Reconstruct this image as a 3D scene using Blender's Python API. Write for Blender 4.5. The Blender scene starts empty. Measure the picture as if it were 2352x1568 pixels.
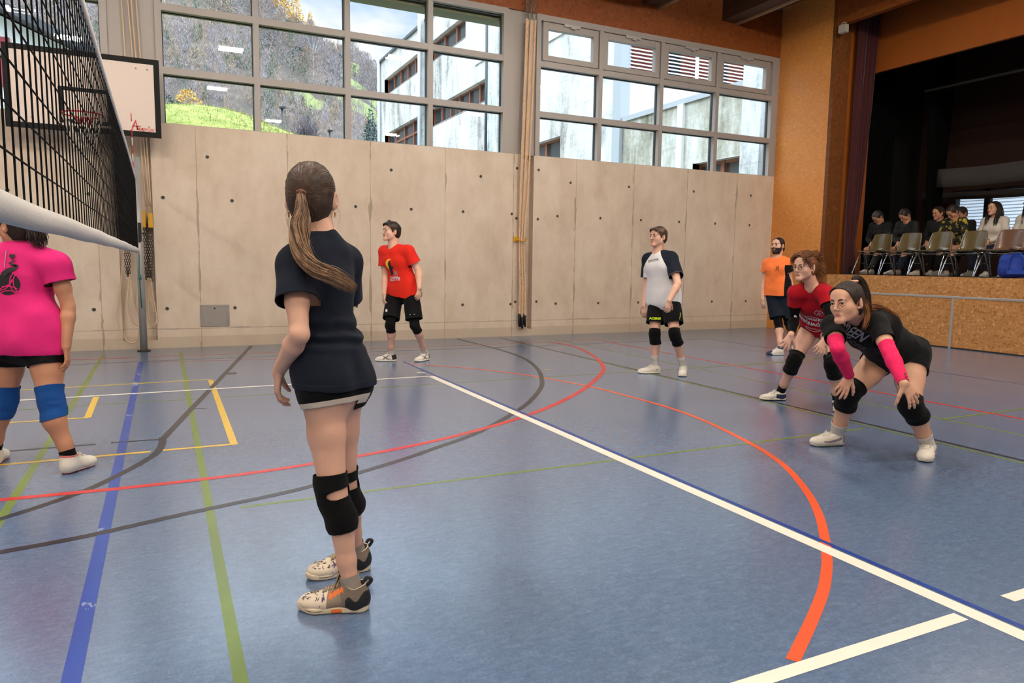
import bpy, bmesh, math, random
import numpy as np
from mathutils import Vector, Matrix
from mathutils.bvhtree import BVHTree

scene = bpy.context.scene
COL = scene.collection
RNG = random.Random(7)
NR = np.random.RandomState(11)

# ------------------------------------------------------------------ camera model (metres; x right along the window wall, y towards it)
IMG_W, IMG_H = 2352, 1568
CAM_F, CAM_PITCH, CAM_ROLL, CAM_YAW, CAM_H = 1648.42, -0.107885587, 0.0139438697, 0.451101285, 1.27
_cy, _sy = math.cos(CAM_YAW), math.sin(CAM_YAW)
_f0 = np.array([_sy, _cy, 0.0]); _r0 = np.array([_cy, -_sy, 0.0])
FW = _f0 * math.cos(CAM_PITCH) + np.array([0, 0, 1.0]) * math.sin(CAM_PITCH)
_u0 = np.cross(_r0, FW)
RT = _r0 * math.cos(CAM_ROLL) + _u0 * math.sin(CAM_ROLL)
UP = np.cross(RT, FW)
CAM = np.array([0.0, 0.0, CAM_H])
CR = _r0.copy(); CF = _f0.copy(); ZZ = np.array([0, 0, 1.0])      # level right / away directions of the view

def ray(x, y): return RT * ((x - IMG_W / 2) / CAM_F) - UP * ((y - IMG_H / 2) / CAM_F) + FW
def at(x, y, depth): return CAM + ray(x, y) * depth               # measured point at a known distance
def onz(x, y, z=0.0):
    d = ray(x, y); return CAM + d * ((z - CAM_H) / d[2])
def ony(x, y, Y):
    d = ray(x, y); return CAM + d * (Y / d[1])
def onx(x, y, X):
    d = ray(x, y); return CAM + d * (X / d[0])
def depth_of(p): return float((np.asarray(p) - CAM) @ FW)
def reach(prox, x, y, L, sign=1):
    """point on the sight line of (x,y) at bone length L from prox; sign +1 = the farther solution"""
    d = ray(x, y); dn = d / np.linalg.norm(d); m = np.asarray(prox) - CAM
    b = dn @ m; disc = b * b - m @ m + L * L
    t = b + sign * math.sqrt(disc) if disc > 0 else b
    return CAM + dn * t

# ------------------------------------------------------------------ objects
def setp(o, label=None, cat=None, group=None, kind=None):
    if label: o['label'] = label
    if cat: o['category'] = cat
    if group: o['group'] = group
    if kind: o['kind'] = kind
    return o

def empty(name, loc=(0, 0, 0), label=None, cat=None, group=None, kind=None, rz=0.0):
    o = bpy.data.objects.new(name, None); COL.objects.link(o)
    o.location = loc; o.rotation_euler = (0, 0, rz); o.empty_display_size = 0.1
    return setp(o, label, cat, group, kind)

def link(name, me, parent=None):
    o = bpy.data.objects.new(name, me); COL.objects.link(o)
    if parent is not None:
        o.parent = parent
        if parent.type == 'EMPTY' and not parent.get('local'):
            m = Matrix.Translation(parent.location) @ Matrix.Rotation(parent.rotation_euler.z, 4, 'Z')
            o.matrix_parent_inverse = m.inverted()
        elif parent.parent is not None and parent.parent.type == 'EMPTY' and not parent.parent.get('local'):
            pass
    return o

def npmesh(name, V, F, mats, mi=None, smooth=True):
    """F: (n,3)/(n,4) int array or a list of both"""
    Fs = F if isinstance(F, list) else [F]
    Fs = [np.asarray(f, np.int32) for f in Fs if len(f)]
    me = bpy.data.meshes.new(name)
    V = np.asarray(V, np.float32)
    me.vertices.add(len(V)); me.vertices.foreach_set('co', V.ravel())
    nl = sum(f.size for f in Fs); npl = sum(len(f) for f in Fs)
    me.loops.add(nl); me.polygons.add(npl)
    me.loops.foreach_set('vertex_index', np.concatenate([f.ravel() for f in Fs]))
    tot = np.concatenate([np.full(len(f), f.shape[1], np.int32) for f in Fs])
    st = np.concatenate([[0], np.cumsum(tot)[:-1]]).astype(np.int32)
    me.polygons.foreach_set('loop_start', st)
    try: me.polygons.foreach_set('loop_total', tot)
    except Exception: pass
    me.polygons.foreach_set('use_smooth', np.full(npl, bool(smooth)))
    for m in (mats if isinstance(mats, (list, tuple)) else [mats]): me.materials.append(m)
    if mi is not None: me.polygons.foreach_set('material_index', np.asarray(mi, np.int32))
    me.update(calc_edges=True); me.validate()
    return me

class MB:
    """collects shapes, then links them as one mesh object"""
    def __init__(s): s.V = []; s.F = []; s.M = []; s.S = []
    def add(s, V, F, m=0, smooth=False):
        b = len(s.V); s.V += [tuple(map(float, v)) for v in V]
        for f in F: s.F.append(tuple(b + i for i in f)); s.M.append(m); s.S.append(smooth)
        return s
    def box(s, c, d, m=0, R=None):
        hx, hy, hz = d[0] / 2, d[1] / 2, d[2] / 2
        P = [(-hx, -hy, -hz), (hx, -hy, -hz), (hx, hy, -hz), (-hx, hy, -hz), (-hx, -hy, hz), (hx, -hy, hz), (hx, hy, hz), (-hx, hy, hz)]
        if R is not None: P = [R @ Vector(p) for p in P]
        return s.add([(p[0] + c[0], p[1] + c[1], p[2] + c[2]) for p in P], [(3, 2, 1, 0), (4, 5, 6, 7), (0, 1, 5, 4), (1, 2, 6, 5), (2, 3, 7, 6), (3, 0, 4, 7)], m)
    def bb(s, x0, x1, y0, y1, z0, z1, m=0):
        return s.box(((x0 + x1) / 2, (y0 + y1) / 2, (z0 + z1) / 2), (abs(x1 - x0), abs(y1 - y0), abs(z1 - z0)), m)
    def tube(s, pts, r, n=8, m=0, cap=True, smooth=True):
        pts = [Vector(p) for p in pts]; N = len(pts)
        rs = r if isinstance(r, (list, tuple, np.ndarray)) else [r] * N
        V = []; ref = None
        for i, p in enumerate(pts):
            t = (pts[min(i + 1, N - 1)] - pts[max(i - 1, 0)])
            if t.length < 1e-9: t = Vector((0, 0, 1))
            t.normalize()
            if ref is None:
                ref = Vector((0, 0, 1)) if abs(t.z) < .9 else Vector((1, 0, 0))
            a = (ref - t * ref.dot(t)); a.normalize(); ref = a; b = t.cross(a)
            for k in range(n):
                w = 2 * math.pi * k / n; V.append(p + (a * math.cos(w) + b * math.sin(w)) * rs[i])
        F = []
        for i in range(N - 1):
            for k in range(n):
                k2 = (k + 1) % n; F.append((i * n + k, i * n + k2, (i + 1) * n + k2, (i + 1) * n + k))
        if cap: F.append(tuple(range(n))[::-1]); F.append(tuple((N - 1) * n + k for k in range(n)))
        return s.add(V, F, m, smooth)
    def strip(s, pts, w, z=0.0, m=0):
        """flat ribbon of width w along floor points"""
        P = [np.array(p[:2], float) for p in pts]; V = []
        for i, p in enumerate(P):
            t = P[min(i + 1, len(P) - 1)] - P[max(i - 1, 0)]; t /= max(np.linalg.norm(t), 1e-9)
            nrm = np.array([-t[1], t[0]]) * w / 2
            V += [(*(p + nrm), z), (*(p - nrm), z)]
        F = [(2 * i, 2 * i + 1, 2 * i + 3, 2 * i + 2) for i in range(len(P) - 1)]
        return s.add(V, F, m)
    def build(s, name, mats, parent=None, bevel=0.0, seg=2):
        me = bpy.data.meshes.new(name); me.from_pydata(s.V, [], s.F)
        for m in (mats if isinstance(mats, (list, tuple)) else [mats]): me.materials.append(m)
        me.polygons.foreach_set('material_index', s.M); me.polygons.foreach_set('use_smooth', s.S)
        me.update()
        o = link(name, me, parent)
        if bevel:
            b = o.modifiers.new('bevel', 'BEVEL'); b.width = bevel; b.segments = seg; b.limit_method = 'ANGLE'
        return o

# ------------------------------------------------------------------ materials
def srgb(r, g, b):
    f = lambda c: (c / 255) / 12.92 if c / 255 <= .04045 else ((c / 255 + .055) / 1.055) ** 2.4
    return (f(r), f(g), f(b), 1.0)

def mat(name, col, rough=0.6, metal=0.0, noise=0.0, scale=20.0, bump=0.0, bscale=None, spec=0.5, stretch=None, sss=0.0, sheen=0.0, coat=0.0):
    m = bpy.data.materials.new(name); m.use_nodes = True; nt = m.node_tree
    b = nt.nodes['Principled BSDF']
    b.inputs['Base Color'].default_value = col; b.inputs['Roughness'].default_value = rough
    b.inputs['Metallic'].default_value = metal; b.inputs['Specular IOR Level'].default_value = spec
    if sheen: b.inputs['Sheen Weight'].default_value = sheen
    if coat: b.inputs['Coat Weight'].default_value = coat
    tc = nt.nodes.new('ShaderNodeTexCoord'); mp = nt.nodes.new('ShaderNodeMapping')
    nt.links.new(tc.outputs['Object'], mp.inputs['Vector'])
    if stretch: mp.inputs['Scale'].default_value = stretch
    if noise:
        n = nt.nodes.new('ShaderNodeTexNoise'); n.inputs['Scale'].default_value = scale; n.inputs['Detail'].default_value = 5
        nt.links.new(mp.outputs[0], n.inputs['Vector'])
        mx = nt.nodes.new('ShaderNodeMix'); mx.data_type = 'RGBA'; nt.links.new(n.outputs['Fac'], mx.inputs[0])
        mx.inputs[6].default_value = tuple(c * (1 - noise) for c in col[:3]) + (1,)
        mx.inputs[7].default_value = tuple(min(1, c * (1 + noise)) for c in col[:3]) + (1,)
        nt.links.new(mx.outputs[2], b.inputs['Base Color'])
    if bump:
        n2 = nt.nodes.new('ShaderNodeTexNoise'); n2.inputs['Scale'].default_value = bscale or scale; n2.inputs['Detail'].default_value = 4
        nt.links.new(mp.outputs[0], n2.inputs['Vector'])
        bp = nt.nodes.new('ShaderNodeBump'); bp.inputs['Strength'].default_value = bump; bp.inputs['Distance'].default_value = 0.01
        nt.links.new(n2.outputs['Fac'], bp.inputs['Height']); nt.links.new(bp.outputs[0], b.inputs['Normal'])
    return m

class NT:
    """small helper for building node materials"""
    def __init__(s, name):
        s.m = bpy.data.materials.new(name); s.m.use_nodes = True; s.t = s.m.node_tree; s.b = s.t.nodes['Principled BSDF']
        s.tc = s.t.nodes.new('ShaderNodeTexCoord')
    def n(s, typ, **kw):
        x = s.t.nodes.new('ShaderNode' + typ)
        for k, v in kw.items(): setattr(x, k, v)
        return x
    def l(s, a, b): s.t.links.new(a, b)
    def coords(s, scale=(1, 1, 1), rot=(0, 0, 0), out='Object'):
        mp = s.n('Mapping'); mp.inputs['Scale'].default_value = scale; mp.inputs['Rotation'].default_value = rot
        s.l(s.tc.outputs[out], mp.inputs['Vector']); return mp.outputs[0]
    def noise(s, vec, scale, detail=4, rough=.55, dist=0.0):
        x = s.n('TexNoise'); x.inputs['Scale'].default_value = scale; x.inputs['Detail'].default_value = detail
        x.inputs['Roughness'].default_value = rough; x.inputs['Distortion'].default_value = dist
        s.l(vec, x.inputs['Vector']); return x.outputs['Fac']
    def ramp(s, fac, stops):
        r = s.n('ValToRGB'); e = r.color_ramp.elements
        while len(e) < len(stops): e.new(.5)
        for i, (p, c) in enumerate(stops): e[i].position = p; e[i].color = c if len(c) == 4 else (*c, 1)
        s.l(fac, r.inputs[0]); return r.outputs[0]
    def mix(s, fac, a, b, mode='MIX'):
        x = s.n('Mix'); x.data_type = 'RGBA'; x.blend_type = mode
        for i, v in ((0, fac), (6, a), (7, b)):
            if isinstance(v, (int, float)): x.inputs[i].default_value = v
            elif isinstance(v, tuple): x.inputs[i].default_value = v
            else: s.l(v, x.inputs[i])
        return x.outputs[2]
    def math(s, op, a, b=0.0):
        x = s.n('Math'); x.operation = op
        for i, v in ((0, a), (1, b)):
            if isinstance(v, (int, float)): x.inputs[i].default_value = v
            else: s.l(v, x.inputs[i])
        return x.outputs[0]
    def bump(s, h, strength=.3, dist=.01):
        x = s.n('Bump'); x.inputs['Strength'].default_value = strength; x.inputs['Distance'].default_value = dist
        s.l(h, x.inputs['Height']); s.l(x.outputs[0], s.b.inputs['Normal'])
    def set(s, col=None, rough=None, metal=None, spec=None):
        for k, v in (('Base Color', col), ('Roughness', rough), ('Metallic', metal), ('Specular IOR Level', spec)):
            if v is None: continue
            if isinstance(v, (int, float, tuple)): s.b.inputs[k].default_value = v
            else: s.l(v, s.b.inputs[k])
        return s.m
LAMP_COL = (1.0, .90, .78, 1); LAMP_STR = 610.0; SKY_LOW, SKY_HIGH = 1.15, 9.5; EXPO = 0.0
M_SKIN = {}
def skin(name, r, g, b):
    t = NT('skin ' + name); v = t.coords(); c = srgb(r, g, b)
    n = t.noise(v, 9, 3); n2 = t.noise(v, 60, 3)
    col = t.mix(n, tuple(x * y for x, y in zip(c[:3], (.90, .84, .80))) + (1,), tuple(min(1, x * y) for x, y in zip(c[:3], (1.08, 1.04, 1.0))) + (1,))
    t.bump(n2, .12, .002); t.b.inputs['Subsurface Weight'].default_value = 0.0
    return t.set(col, .52, spec=.35)
M_SKIN_A = skin('light', 214, 168, 142); M_SKIN_B = skin('tan', 196, 142, 112); M_SKIN_C = skin('pale', 222, 178, 156)
M_LIP = mat('lips', srgb(176, 104, 96), .45); M_EYE = mat('eye white', srgb(225, 220, 214), .25); M_PUPIL = mat('pupil', (.01, .01, .01, 1), .15)
M_IRIS_B = mat('brown iris', srgb(60, 38, 24), .2); M_LACE = mat('white lace', srgb(222, 216, 204), .8); M_LACE_G = mat('tan lace', srgb(176, 156, 130), .85)
def hairmat(name, dark, light, streak=120, rough=.42):
    t = NT('hair ' + name); v = t.coords((streak, streak, streak * .12)); n = t.noise(v, 1.0, 4)
    v2 = t.coords(); n2 = t.noise(v2, 11, 2)
    col = t.ramp(t.math('ADD', t.math('MULTIPLY', n, .6), t.math('MULTIPLY', n2, .4)), [(.34, dark), (.66, light)])
    t.bump(n, .5, .002); return t.set(col, rough, spec=.4)
M_HAIR_BROWN = hairmat('brown', srgb(44, 30, 22), srgb(84, 60, 44)); M_HAIR_HONEY = hairmat('honey', srgb(108, 80, 58), srgb(178, 140, 104), 70)
M_HAIR_DARK = hairmat('dark', srgb(22, 14, 10), srgb(52, 36, 26), 120, .55); M_HAIR_RED = hairmat('auburn', srgb(70, 40, 26), srgb(140, 86, 52), 40)
M_HAIR_COPPER = hairmat('copper', srgb(98, 58, 30), srgb(168, 106, 56)); M_BEARD = hairmat('beard', srgb(34, 22, 17), srgb(60, 40, 32), 200, .7)
def fabric(name, r, g, b, rough=.85, bump=.15, noise=.06):
    return mat('fabric ' + name, srgb(r, g, b), rough, noise=noise, scale=35, bump=bump, bscale=420, spec=.15, sheen=.03)
M_NAVY = fabric('navy', 20, 26, 39); M_BLACK = fabric('black', 11, 11, 13); M_BLACK2 = fabric('knit black', 10, 10, 11, .95, .35); M_PINK = fabric('pink', 222, 44, 122)
M_HOTPINK = fabric('hot pink', 236, 40, 98, .8, .35); M_RED = fabric('red', 226, 46, 32); M_DKRED = fabric('dark red', 168, 16, 30); M_ORANGE = fabric('orange', 255, 128, 66)
M_WHITE = fabric('white', 222, 220, 220); M_CREAM = fabric('cream', 216, 202, 184); M_BLUEPAD = fabric('blue pad', 24, 74, 140, .85, .3); M_SOCK = fabric('sock', 212, 204, 196, .9, .4)
M_GREYSOCK = fabric('grey sock', 160, 150, 140, .9, .5); M_LIME = fabric('lime', 190, 214, 40); M_GREY = fabric('grey print', 150, 150, 152); M_PRINTW = mat('white print', srgb(225, 222, 220), .6)
M_PRINTK = mat('black print', srgb(18, 18, 20), .6); M_YELLOW = mat('yellow print', srgb(236, 190, 50), .6); M_JEANS = fabric('denim', 36, 42, 58)
M_SHOEW = mat('shoe white', srgb(222, 214, 200), .6, noise=.12, scale=18, bump=.08); M_SHOEK = mat('shoe black', srgb(24, 24, 27), .6); M_SHOENAVY = mat('shoe navy', srgb(26, 34, 70), .5)
M_SHOEG = mat('shoe grey', srgb(136, 124, 128), .7); M_SHOETAN = mat('shoe tan', srgb(150, 132, 112), .85, noise=.22, scale=60); M_SHOEORANGE = mat('shoe orange', srgb(236, 122, 52), .55)
M_RUBBER = mat('sole cream', srgb(214, 198, 172), .6, noise=.1, scale=14); M_SOLEK = mat('sole dark', srgb(30, 28, 30), .7); M_SOLERED = mat('sole red', srgb(190, 70, 66), .6)
M_GOLD = mat('gold', srgb(200, 160, 90), .25, 1.0); M_SILVER = mat('silver chain', srgb(210, 205, 200), .3, 1.0); M_PURPLE = mat('purple print', srgb(104, 76, 150), .6)
M_NAIL = mat('nail', srgb(238, 226, 220), .3)
# ================================================================== sculpting with distance fields
def nrm(v):
    v = np.asarray(v, float); return v / max(np.linalg.norm(v), 1e-9)

def cone(a, b, ra, rb, k=.02, sub=False):
    a = np.asarray(a, float); b = np.asarray(b, float); r = max(ra, rb)
    def f(P):
        ba = (b - a).astype(np.float32); L2 = max(float(ba @ ba), 1e-9)
        t = np.clip(((P - a.astype(np.float32)) @ ba) / L2, 0, 1)
        q = P - a.astype(np.float32) - t[..., None] * ba
        return np.sqrt((q * q).sum(-1)) - (ra + (rb - ra) * t)
    return (f, np.minimum(a, b) - r, np.maximum(a, b) + r, k, sub)

def ball(c, r, k=.02, sub=False): return cone(c, c, r, r, k, sub)

def ello(c, axes, rad, k=.02, sub=False):
    c = np.asarray(c, np.float32); A = np.asarray(axes, np.float32); R = np.asarray(rad, np.float32); m = float(max(rad))
    def f(P):
        q = P - c; l = np.sqrt((q * q).sum(-1)) + 1e-6
        e = np.sqrt((((q @ A.T) / R) ** 2).sum(-1)) + 1e-6
        return l * (1 - 1 / e)
    return (f, c - m, c + m, k, sub)

def ell(c0, c1, w0, d0, w1, d1, R, k=.03, sub=False):
    """elliptical tapered limb / trunk piece; R is its sideways axis"""
    c0 = np.asarray(c0, np.float32); c1 = np.asarray(c1, np.float32); ax = c1 - c0; L = float(np.linalg.norm(ax)); axn = ax / max(L, 1e-6)
    R = np.asarray(R, np.float32); R = R - axn * (R @ axn); R /= np.linalg.norm(R); Fv = np.cross(axn, R)
    m = max(w0, d0, w1, d1)
    def f(P):
        t = np.clip(((P - c0) @ axn) / max(L, 1e-6), 0, 1); q = P - c0 - t[..., None] * ax
        w = w0 + (w1 - w0) * t; d = d0 + (d1 - d0) * t; mm = np.minimum(w, d)
        l = np.sqrt((q * q).sum(-1)) + 1e-6
        e = np.sqrt(((q @ R) / w) ** 2 + ((q @ Fv) / d) ** 2 + ((q @ axn) / mm) ** 2) + 1e-6
        return np.maximum(l * (1 - 1 / e), -mm)
    return (f, np.minimum(c0, c1) - m, np.maximum(c0, c1) + m, k, sub)

def eval_prims(prims, P):
    """field value at scattered points"""
    D = np.full(P.shape[:-1], 1.0, np.float32)
    for f, lo, hi, k, sub in prims:
        d = f(P)
        D = smax(D, -d, k) if sub else smin(D, d, k)
    return D

def smin(a, b, k):
    if k <= 0: return np.minimum(a, b)
    h = np.maximum(k - np.abs(a - b), 0) / k
    return np.minimum(a, b) - h * h * (k * .25)
def smax(a, b, k): return -smin(-a, -b, k)

def sculpt(prims, h, lo=None, hi=None, margin=.05):
    """surface-nets mesh of the united primitives"""
    los = np.min([p[1] for p in prims if not p[4]], 0); his = np.max([p[2] for p in prims if not p[4]], 0)
    lo = los - 3 * h if lo is None else np.maximum(lo, los - 3 * h); hi = his + 3 * h if hi is None else np.minimum(hi, his + 3 * h)
    lo = np.floor(np.asarray(lo) / h) * h
    n = np.ceil((hi - lo) / h).astype(int) + 1
    D = np.full(n, margin, np.float32)
    ax = [np.float32(lo[i]) + np.arange(n[i], dtype=np.float32) * np.float32(h) for i in range(3)]
    for f, a, b, k, sub in prims:
        i0 = np.clip(np.floor((a - margin - lo) / h).astype(int), 0, n); i1 = np.clip(np.ceil((b + margin - lo) / h).astype(int) + 1, 0, n)
        if np.any(i1 <= i0): continue
        s = tuple(slice(i0[i], i1[i]) for i in range(3))
        P = np.stack(np.meshgrid(ax[0][s[0]], ax[1][s[1]], ax[2][s[2]], indexing='ij'), -1)
        d = f(P).astype(np.float32)
        D[s] = smax(D[s], -d, k) if sub else smin(D[s], d, k)
    return nets(D, lo, h)

def nets(D, lo, h):
    S = D < 0
    nx, ny, nz = D.shape
    c = S[:-1, :-1, :-1].astype(np.int8)
    tot = np.zeros((nx - 1, ny - 1, nz - 1), np.int8)
    offs = [(i, j, k) for i in (0, 1) for j in (0, 1) for k in (0, 1)]
    for i, j, k in offs: tot += S[i:nx - 1 + i, j:ny - 1 + j, k:nz - 1 + k]
    act = np.argwhere((tot > 0) & (tot < 8))
    vid = np.full(tot.shape, -1, np.int32); vid[tuple(act.T)] = np.arange(len(act))
    vals = np.stack([D[act[:, 0] + i, act[:, 1] + j, act[:, 2] + k] for i, j, k in offs], 1)
    acc = np.zeros((len(act), 3), np.float64); cnt = np.zeros(len(act))
    for a in range(8):
        for b in range(a + 1, 8):
            if sum(x != y for x, y in zip(offs[a], offs[b])) != 1: continue
            va, vb = vals[:, a], vals[:, b]; m = (va < 0) != (vb < 0)
            t = np.where(m, va / np.where(va - vb == 0, 1, va - vb), 0)
            p = np.array(offs[a])[None] + t[:, None] * (np.array(offs[b]) - np.array(offs[a]))[None]
            acc[m] += p[m]; cnt[m] += 1
    V = (act + acc / cnt[:, None]) * h + np.asarray(lo)
    Q = []
    for axn in range(3):
        o1, o2 = [(1, 2), (2, 0), (0, 1)][axn]
        sl0 = [slice(None)] * 3; sl1 = [slice(None)] * 3
        sl0[axn] = slice(0, -1); sl1[axn] = slice(1, None)
        A = S[tuple(sl0)]; B = S[tuple(sl1)]
        e = np.argwhere(A != B)
        ok = (e[:, o1] > 0) & (e[:, o2] > 0) & (e[:, o1] < D.shape[o1] - 1) & (e[:, o2] < D.shape[o2] - 1)
        e = e[ok]
        if not len(e): continue
        d1 = np.zeros(3, int); d1[o1] = 1; d2 = np.zeros(3, int); d2[o2] = 1
        q = np.stack([vid[tuple((e - d1 - d2).T)], vid[tuple((e - d2).T)], vid[tuple(e.T)], vid[tuple((e - d1).T)]], 1)
        flip = ~A[tuple(e.T)]
        q[flip] = q[flip][:, ::-1]
        Q.append(q)
    F = np.concatenate(Q) if Q else np.zeros((0, 4), int)
    return V, F[(F >= 0).all(1)]

def tri(F):
    F = np.asarray(F)
    return F if F.shape[1] == 3 else np.concatenate([F[:, [0, 1, 2]], F[:, [0, 2, 3]]])

def split(V, F, c):
    """cut the triangles along c = 0; returns V, F, inside flag (c <= 0) per face"""
    F = tri(F); c = np.where(np.abs(c) < 1e-7, -1e-7, c); s = c > 0
    n = s[F].sum(1)
    keepF = [F[(n == 0)], F[(n == 3)]]; flags = [np.ones((n == 0).sum(), bool), np.zeros((n == 3).sum(), bool)]
    M = F[(n == 1) | (n == 2)]
    if len(M):
        # rotate so the odd corner is first
        sm = s[M]; odd = np.where(sm.sum(1) == 1, sm.argmax(1), (~sm).argmax(1))
        M = np.stack([M[np.arange(len(M)), (odd + i) % 3] for i in range(3)], 1)
        ab = M[:, [0, 1]]; ac = M[:, [0, 2]]
        E = np.sort(np.concatenate([ab, ac]), 1); U, inv = np.unique(E, axis=0, return_inverse=True); inv = inv.ravel()
        t = c[U[:, 0]] / (c[U[:, 0]] - c[U[:, 1]])
        NV = V[U[:, 0]] + t[:, None] * (V[U[:, 1]] - V[U[:, 0]])
        base = len(V); V = np.concatenate([V, NV]); iab = base + inv[:len(M)]; iac = base + inv[len(M):]
        oddin = ~s[M[:, 0]]
        keepF += [np.stack([M[:, 0], iab, iac], 1), np.stack([iab, M[:, 1], M[:, 2]], 1), np.stack([iab, M[:, 2], iac], 1)]
        flags += [oddin, ~oddin, ~oddin]
    return V, np.concatenate(keepF), np.concatenate(flags)

def compact(V, F):
    u, inv = np.unique(F, return_inverse=True); return V[u], inv.reshape(F.shape)
def clip(V, F, c):
    V, F, g = split(V, F, c); return compact(V, F[g])
def normals(V, F):
    F = tri(F); n = np.cross(V[F[:, 1]] - V[F[:, 0]], V[F[:, 2]] - V[F[:, 0]]); N = np.zeros_like(V)
    for i in range(3): np.add.at(N, F[:, i], n)
    return N / np.maximum(np.linalg.norm(N, axis=1, keepdims=True), 1e-12)
def solidify(V, F, t):
    F = tri(F); N = normals(V, F); n = len(V)
    E = np.concatenate([F[:, [0, 1]], F[:, [1, 2]], F[:, [2, 0]]]); key = np.sort(E, 1)
    U, idx, cnt = np.unique(key, axis=0, return_index=True, return_counts=True)
    be = E[idx[cnt == 1]]
    W = np.concatenate([V, V - N * t])
    side = np.concatenate([np.stack([be[:, 1], be[:, 0], be[:, 0] + n], 1), np.stack([be[:, 1], be[:, 0] + n, be[:, 1] + n], 1)])
    return W, np.concatenate([F, F[:, ::-1] + n, side]), len(F)

_H = NR.rand(64, 64, 64).astype(np.float32)
def vnoise(P):
    """smooth value noise in 0..1"""
    i = np.floor(P).astype(int); f = P - i; f = f * f * (3 - 2 * f); r = 0
    for a in (0, 1):
        for b in (0, 1):
            for c in (0, 1):
                w = (f[:, 0] if a else 1 - f[:, 0]) * (f[:, 1] if b else 1 - f[:, 1]) * (f[:, 2] if c else 1 - f[:, 2])
                r = r + w * _H[(i[:, 0] + a) % 64, (i[:, 1] + b) % 64, (i[:, 2] + c) % 64]
    return r
def smooth_mesh(V, F, it=1, lam=.5):
    F = tri(F); E = np.concatenate([F[:, [0, 1]], F[:, [1, 2]], F[:, [2, 0]]]); E = np.concatenate([E, E[:, ::-1]])
    for _ in range(it):
        S = np.zeros_like(V); C = np.zeros(len(V)); np.add.at(S, E[:, 0], V[E[:, 1]]); np.add.at(C, E[:, 0], 1)
        V = V + lam * (S / np.maximum(C, 1)[:, None] - V)
    return V

# ================================================================== the human figure
def basis(fwd, up=ZZ):
    f = nrm(fwd); r = nrm(np.cross(f, up)); u = np.cross(r, f); return r, f, u

class Head:
    def __init__(s, c, fwd, up=ZZ, size=1.0, fem=True):
        s.c = np.asarray(c, float); s.r, s.f, s.u = basis(fwd, up); s.s = size; s.fem = fem
        s.A = np.stack([s.r, s.f, s.u])
    def P(s, x, y, z): return s.c + s.s * (x * s.r + y * s.f + z * s.u)
    def loc(s, V): return ((V - s.c) @ s.A.T) / s.s
    def prims(s, neck):
        k = s.s; P = s.P; A = s.A; o = []
        E = lambda c, rad, kk=.02, sub=False, ax=None: o.append(ello(P(*c), A if ax is None else ax, [x * k for x in rad], kk * k, sub))
        C = lambda a, b, ra, rb, kk=.015, sub=False: o.append(cone(P(*a), P(*b), ra * k, rb * k, kk * k, sub))
        E((0, -.014, .034), (.073, .093, .084))
        E((0, .022, -.03), (.06 if s.fem else .062, .064, .078), .03)
        jw = .040 if s.fem else .046
        for sx in (-1, 1):
            C((sx * jw, .012, -.058), (sx * .012, .072, -.096), .02, .016, .03)
            E((sx * .036, .054, -.026), (.028, .026, .028), .03)
        C((-.010, .078, -.099), (.010, .078, -.099), .0135, .0135, .02)
        C((-.034, .083, .020), (.034, .083, .020), .011 if s.fem else .013, .011 if s.fem else .013, .02)
        E((0, .062, .05), (.056, .03, .035), .03)
        for sx in (-1, 1): E((sx * .032, .1, .0), (.020, .017, .0125), .014, True)
        C((0, .092, .010), (0, .111, -.029), .0068, .0098, .012)
        for sx in (-1, 1): C((sx * .0105, .101, -.0345), (sx * .0105, .099, -.0355), .0074, .0074, .006)
        C((-.016, .0845, -.0615), (.016, .0845, -.0615), .0068, .0068, .010)
        C((0, .0890, -.0605), (0, .0890, -.0605), .0068, .0068, .008)
        C((-.013, .0855, -.0735), (.013, .0855, -.0735), .0075, .0075, .010)
        C((-.022, .0952, -.067), (.022, .0952, -.067), .0018, .0018, .003, True)
        o += eyelids(s)
        for sx in (-1, 1):
            ax = np.stack([nrm(s.r * .85 + s.f * (-.52) * sx * -1 * -1), nrm(s.f * .85 + s.r * .52 * sx), s.u])
            E((sx * .080, -.016, -.006), (.010, .019, .032), .006, False, ax)
            E((sx * .0905, -.014, -.002), (.006, .010, .018), .004, True, ax)
            C((sx * .073, -.004, -.03), (sx * .073, -.004, -.032), .008, .008, .006)
        nr = .052 if s.fem else .062
        o.append(cone(P(0, -.03, -.05), neck, nr * k, nr * 1.05 * k, .03))
        return o

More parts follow.
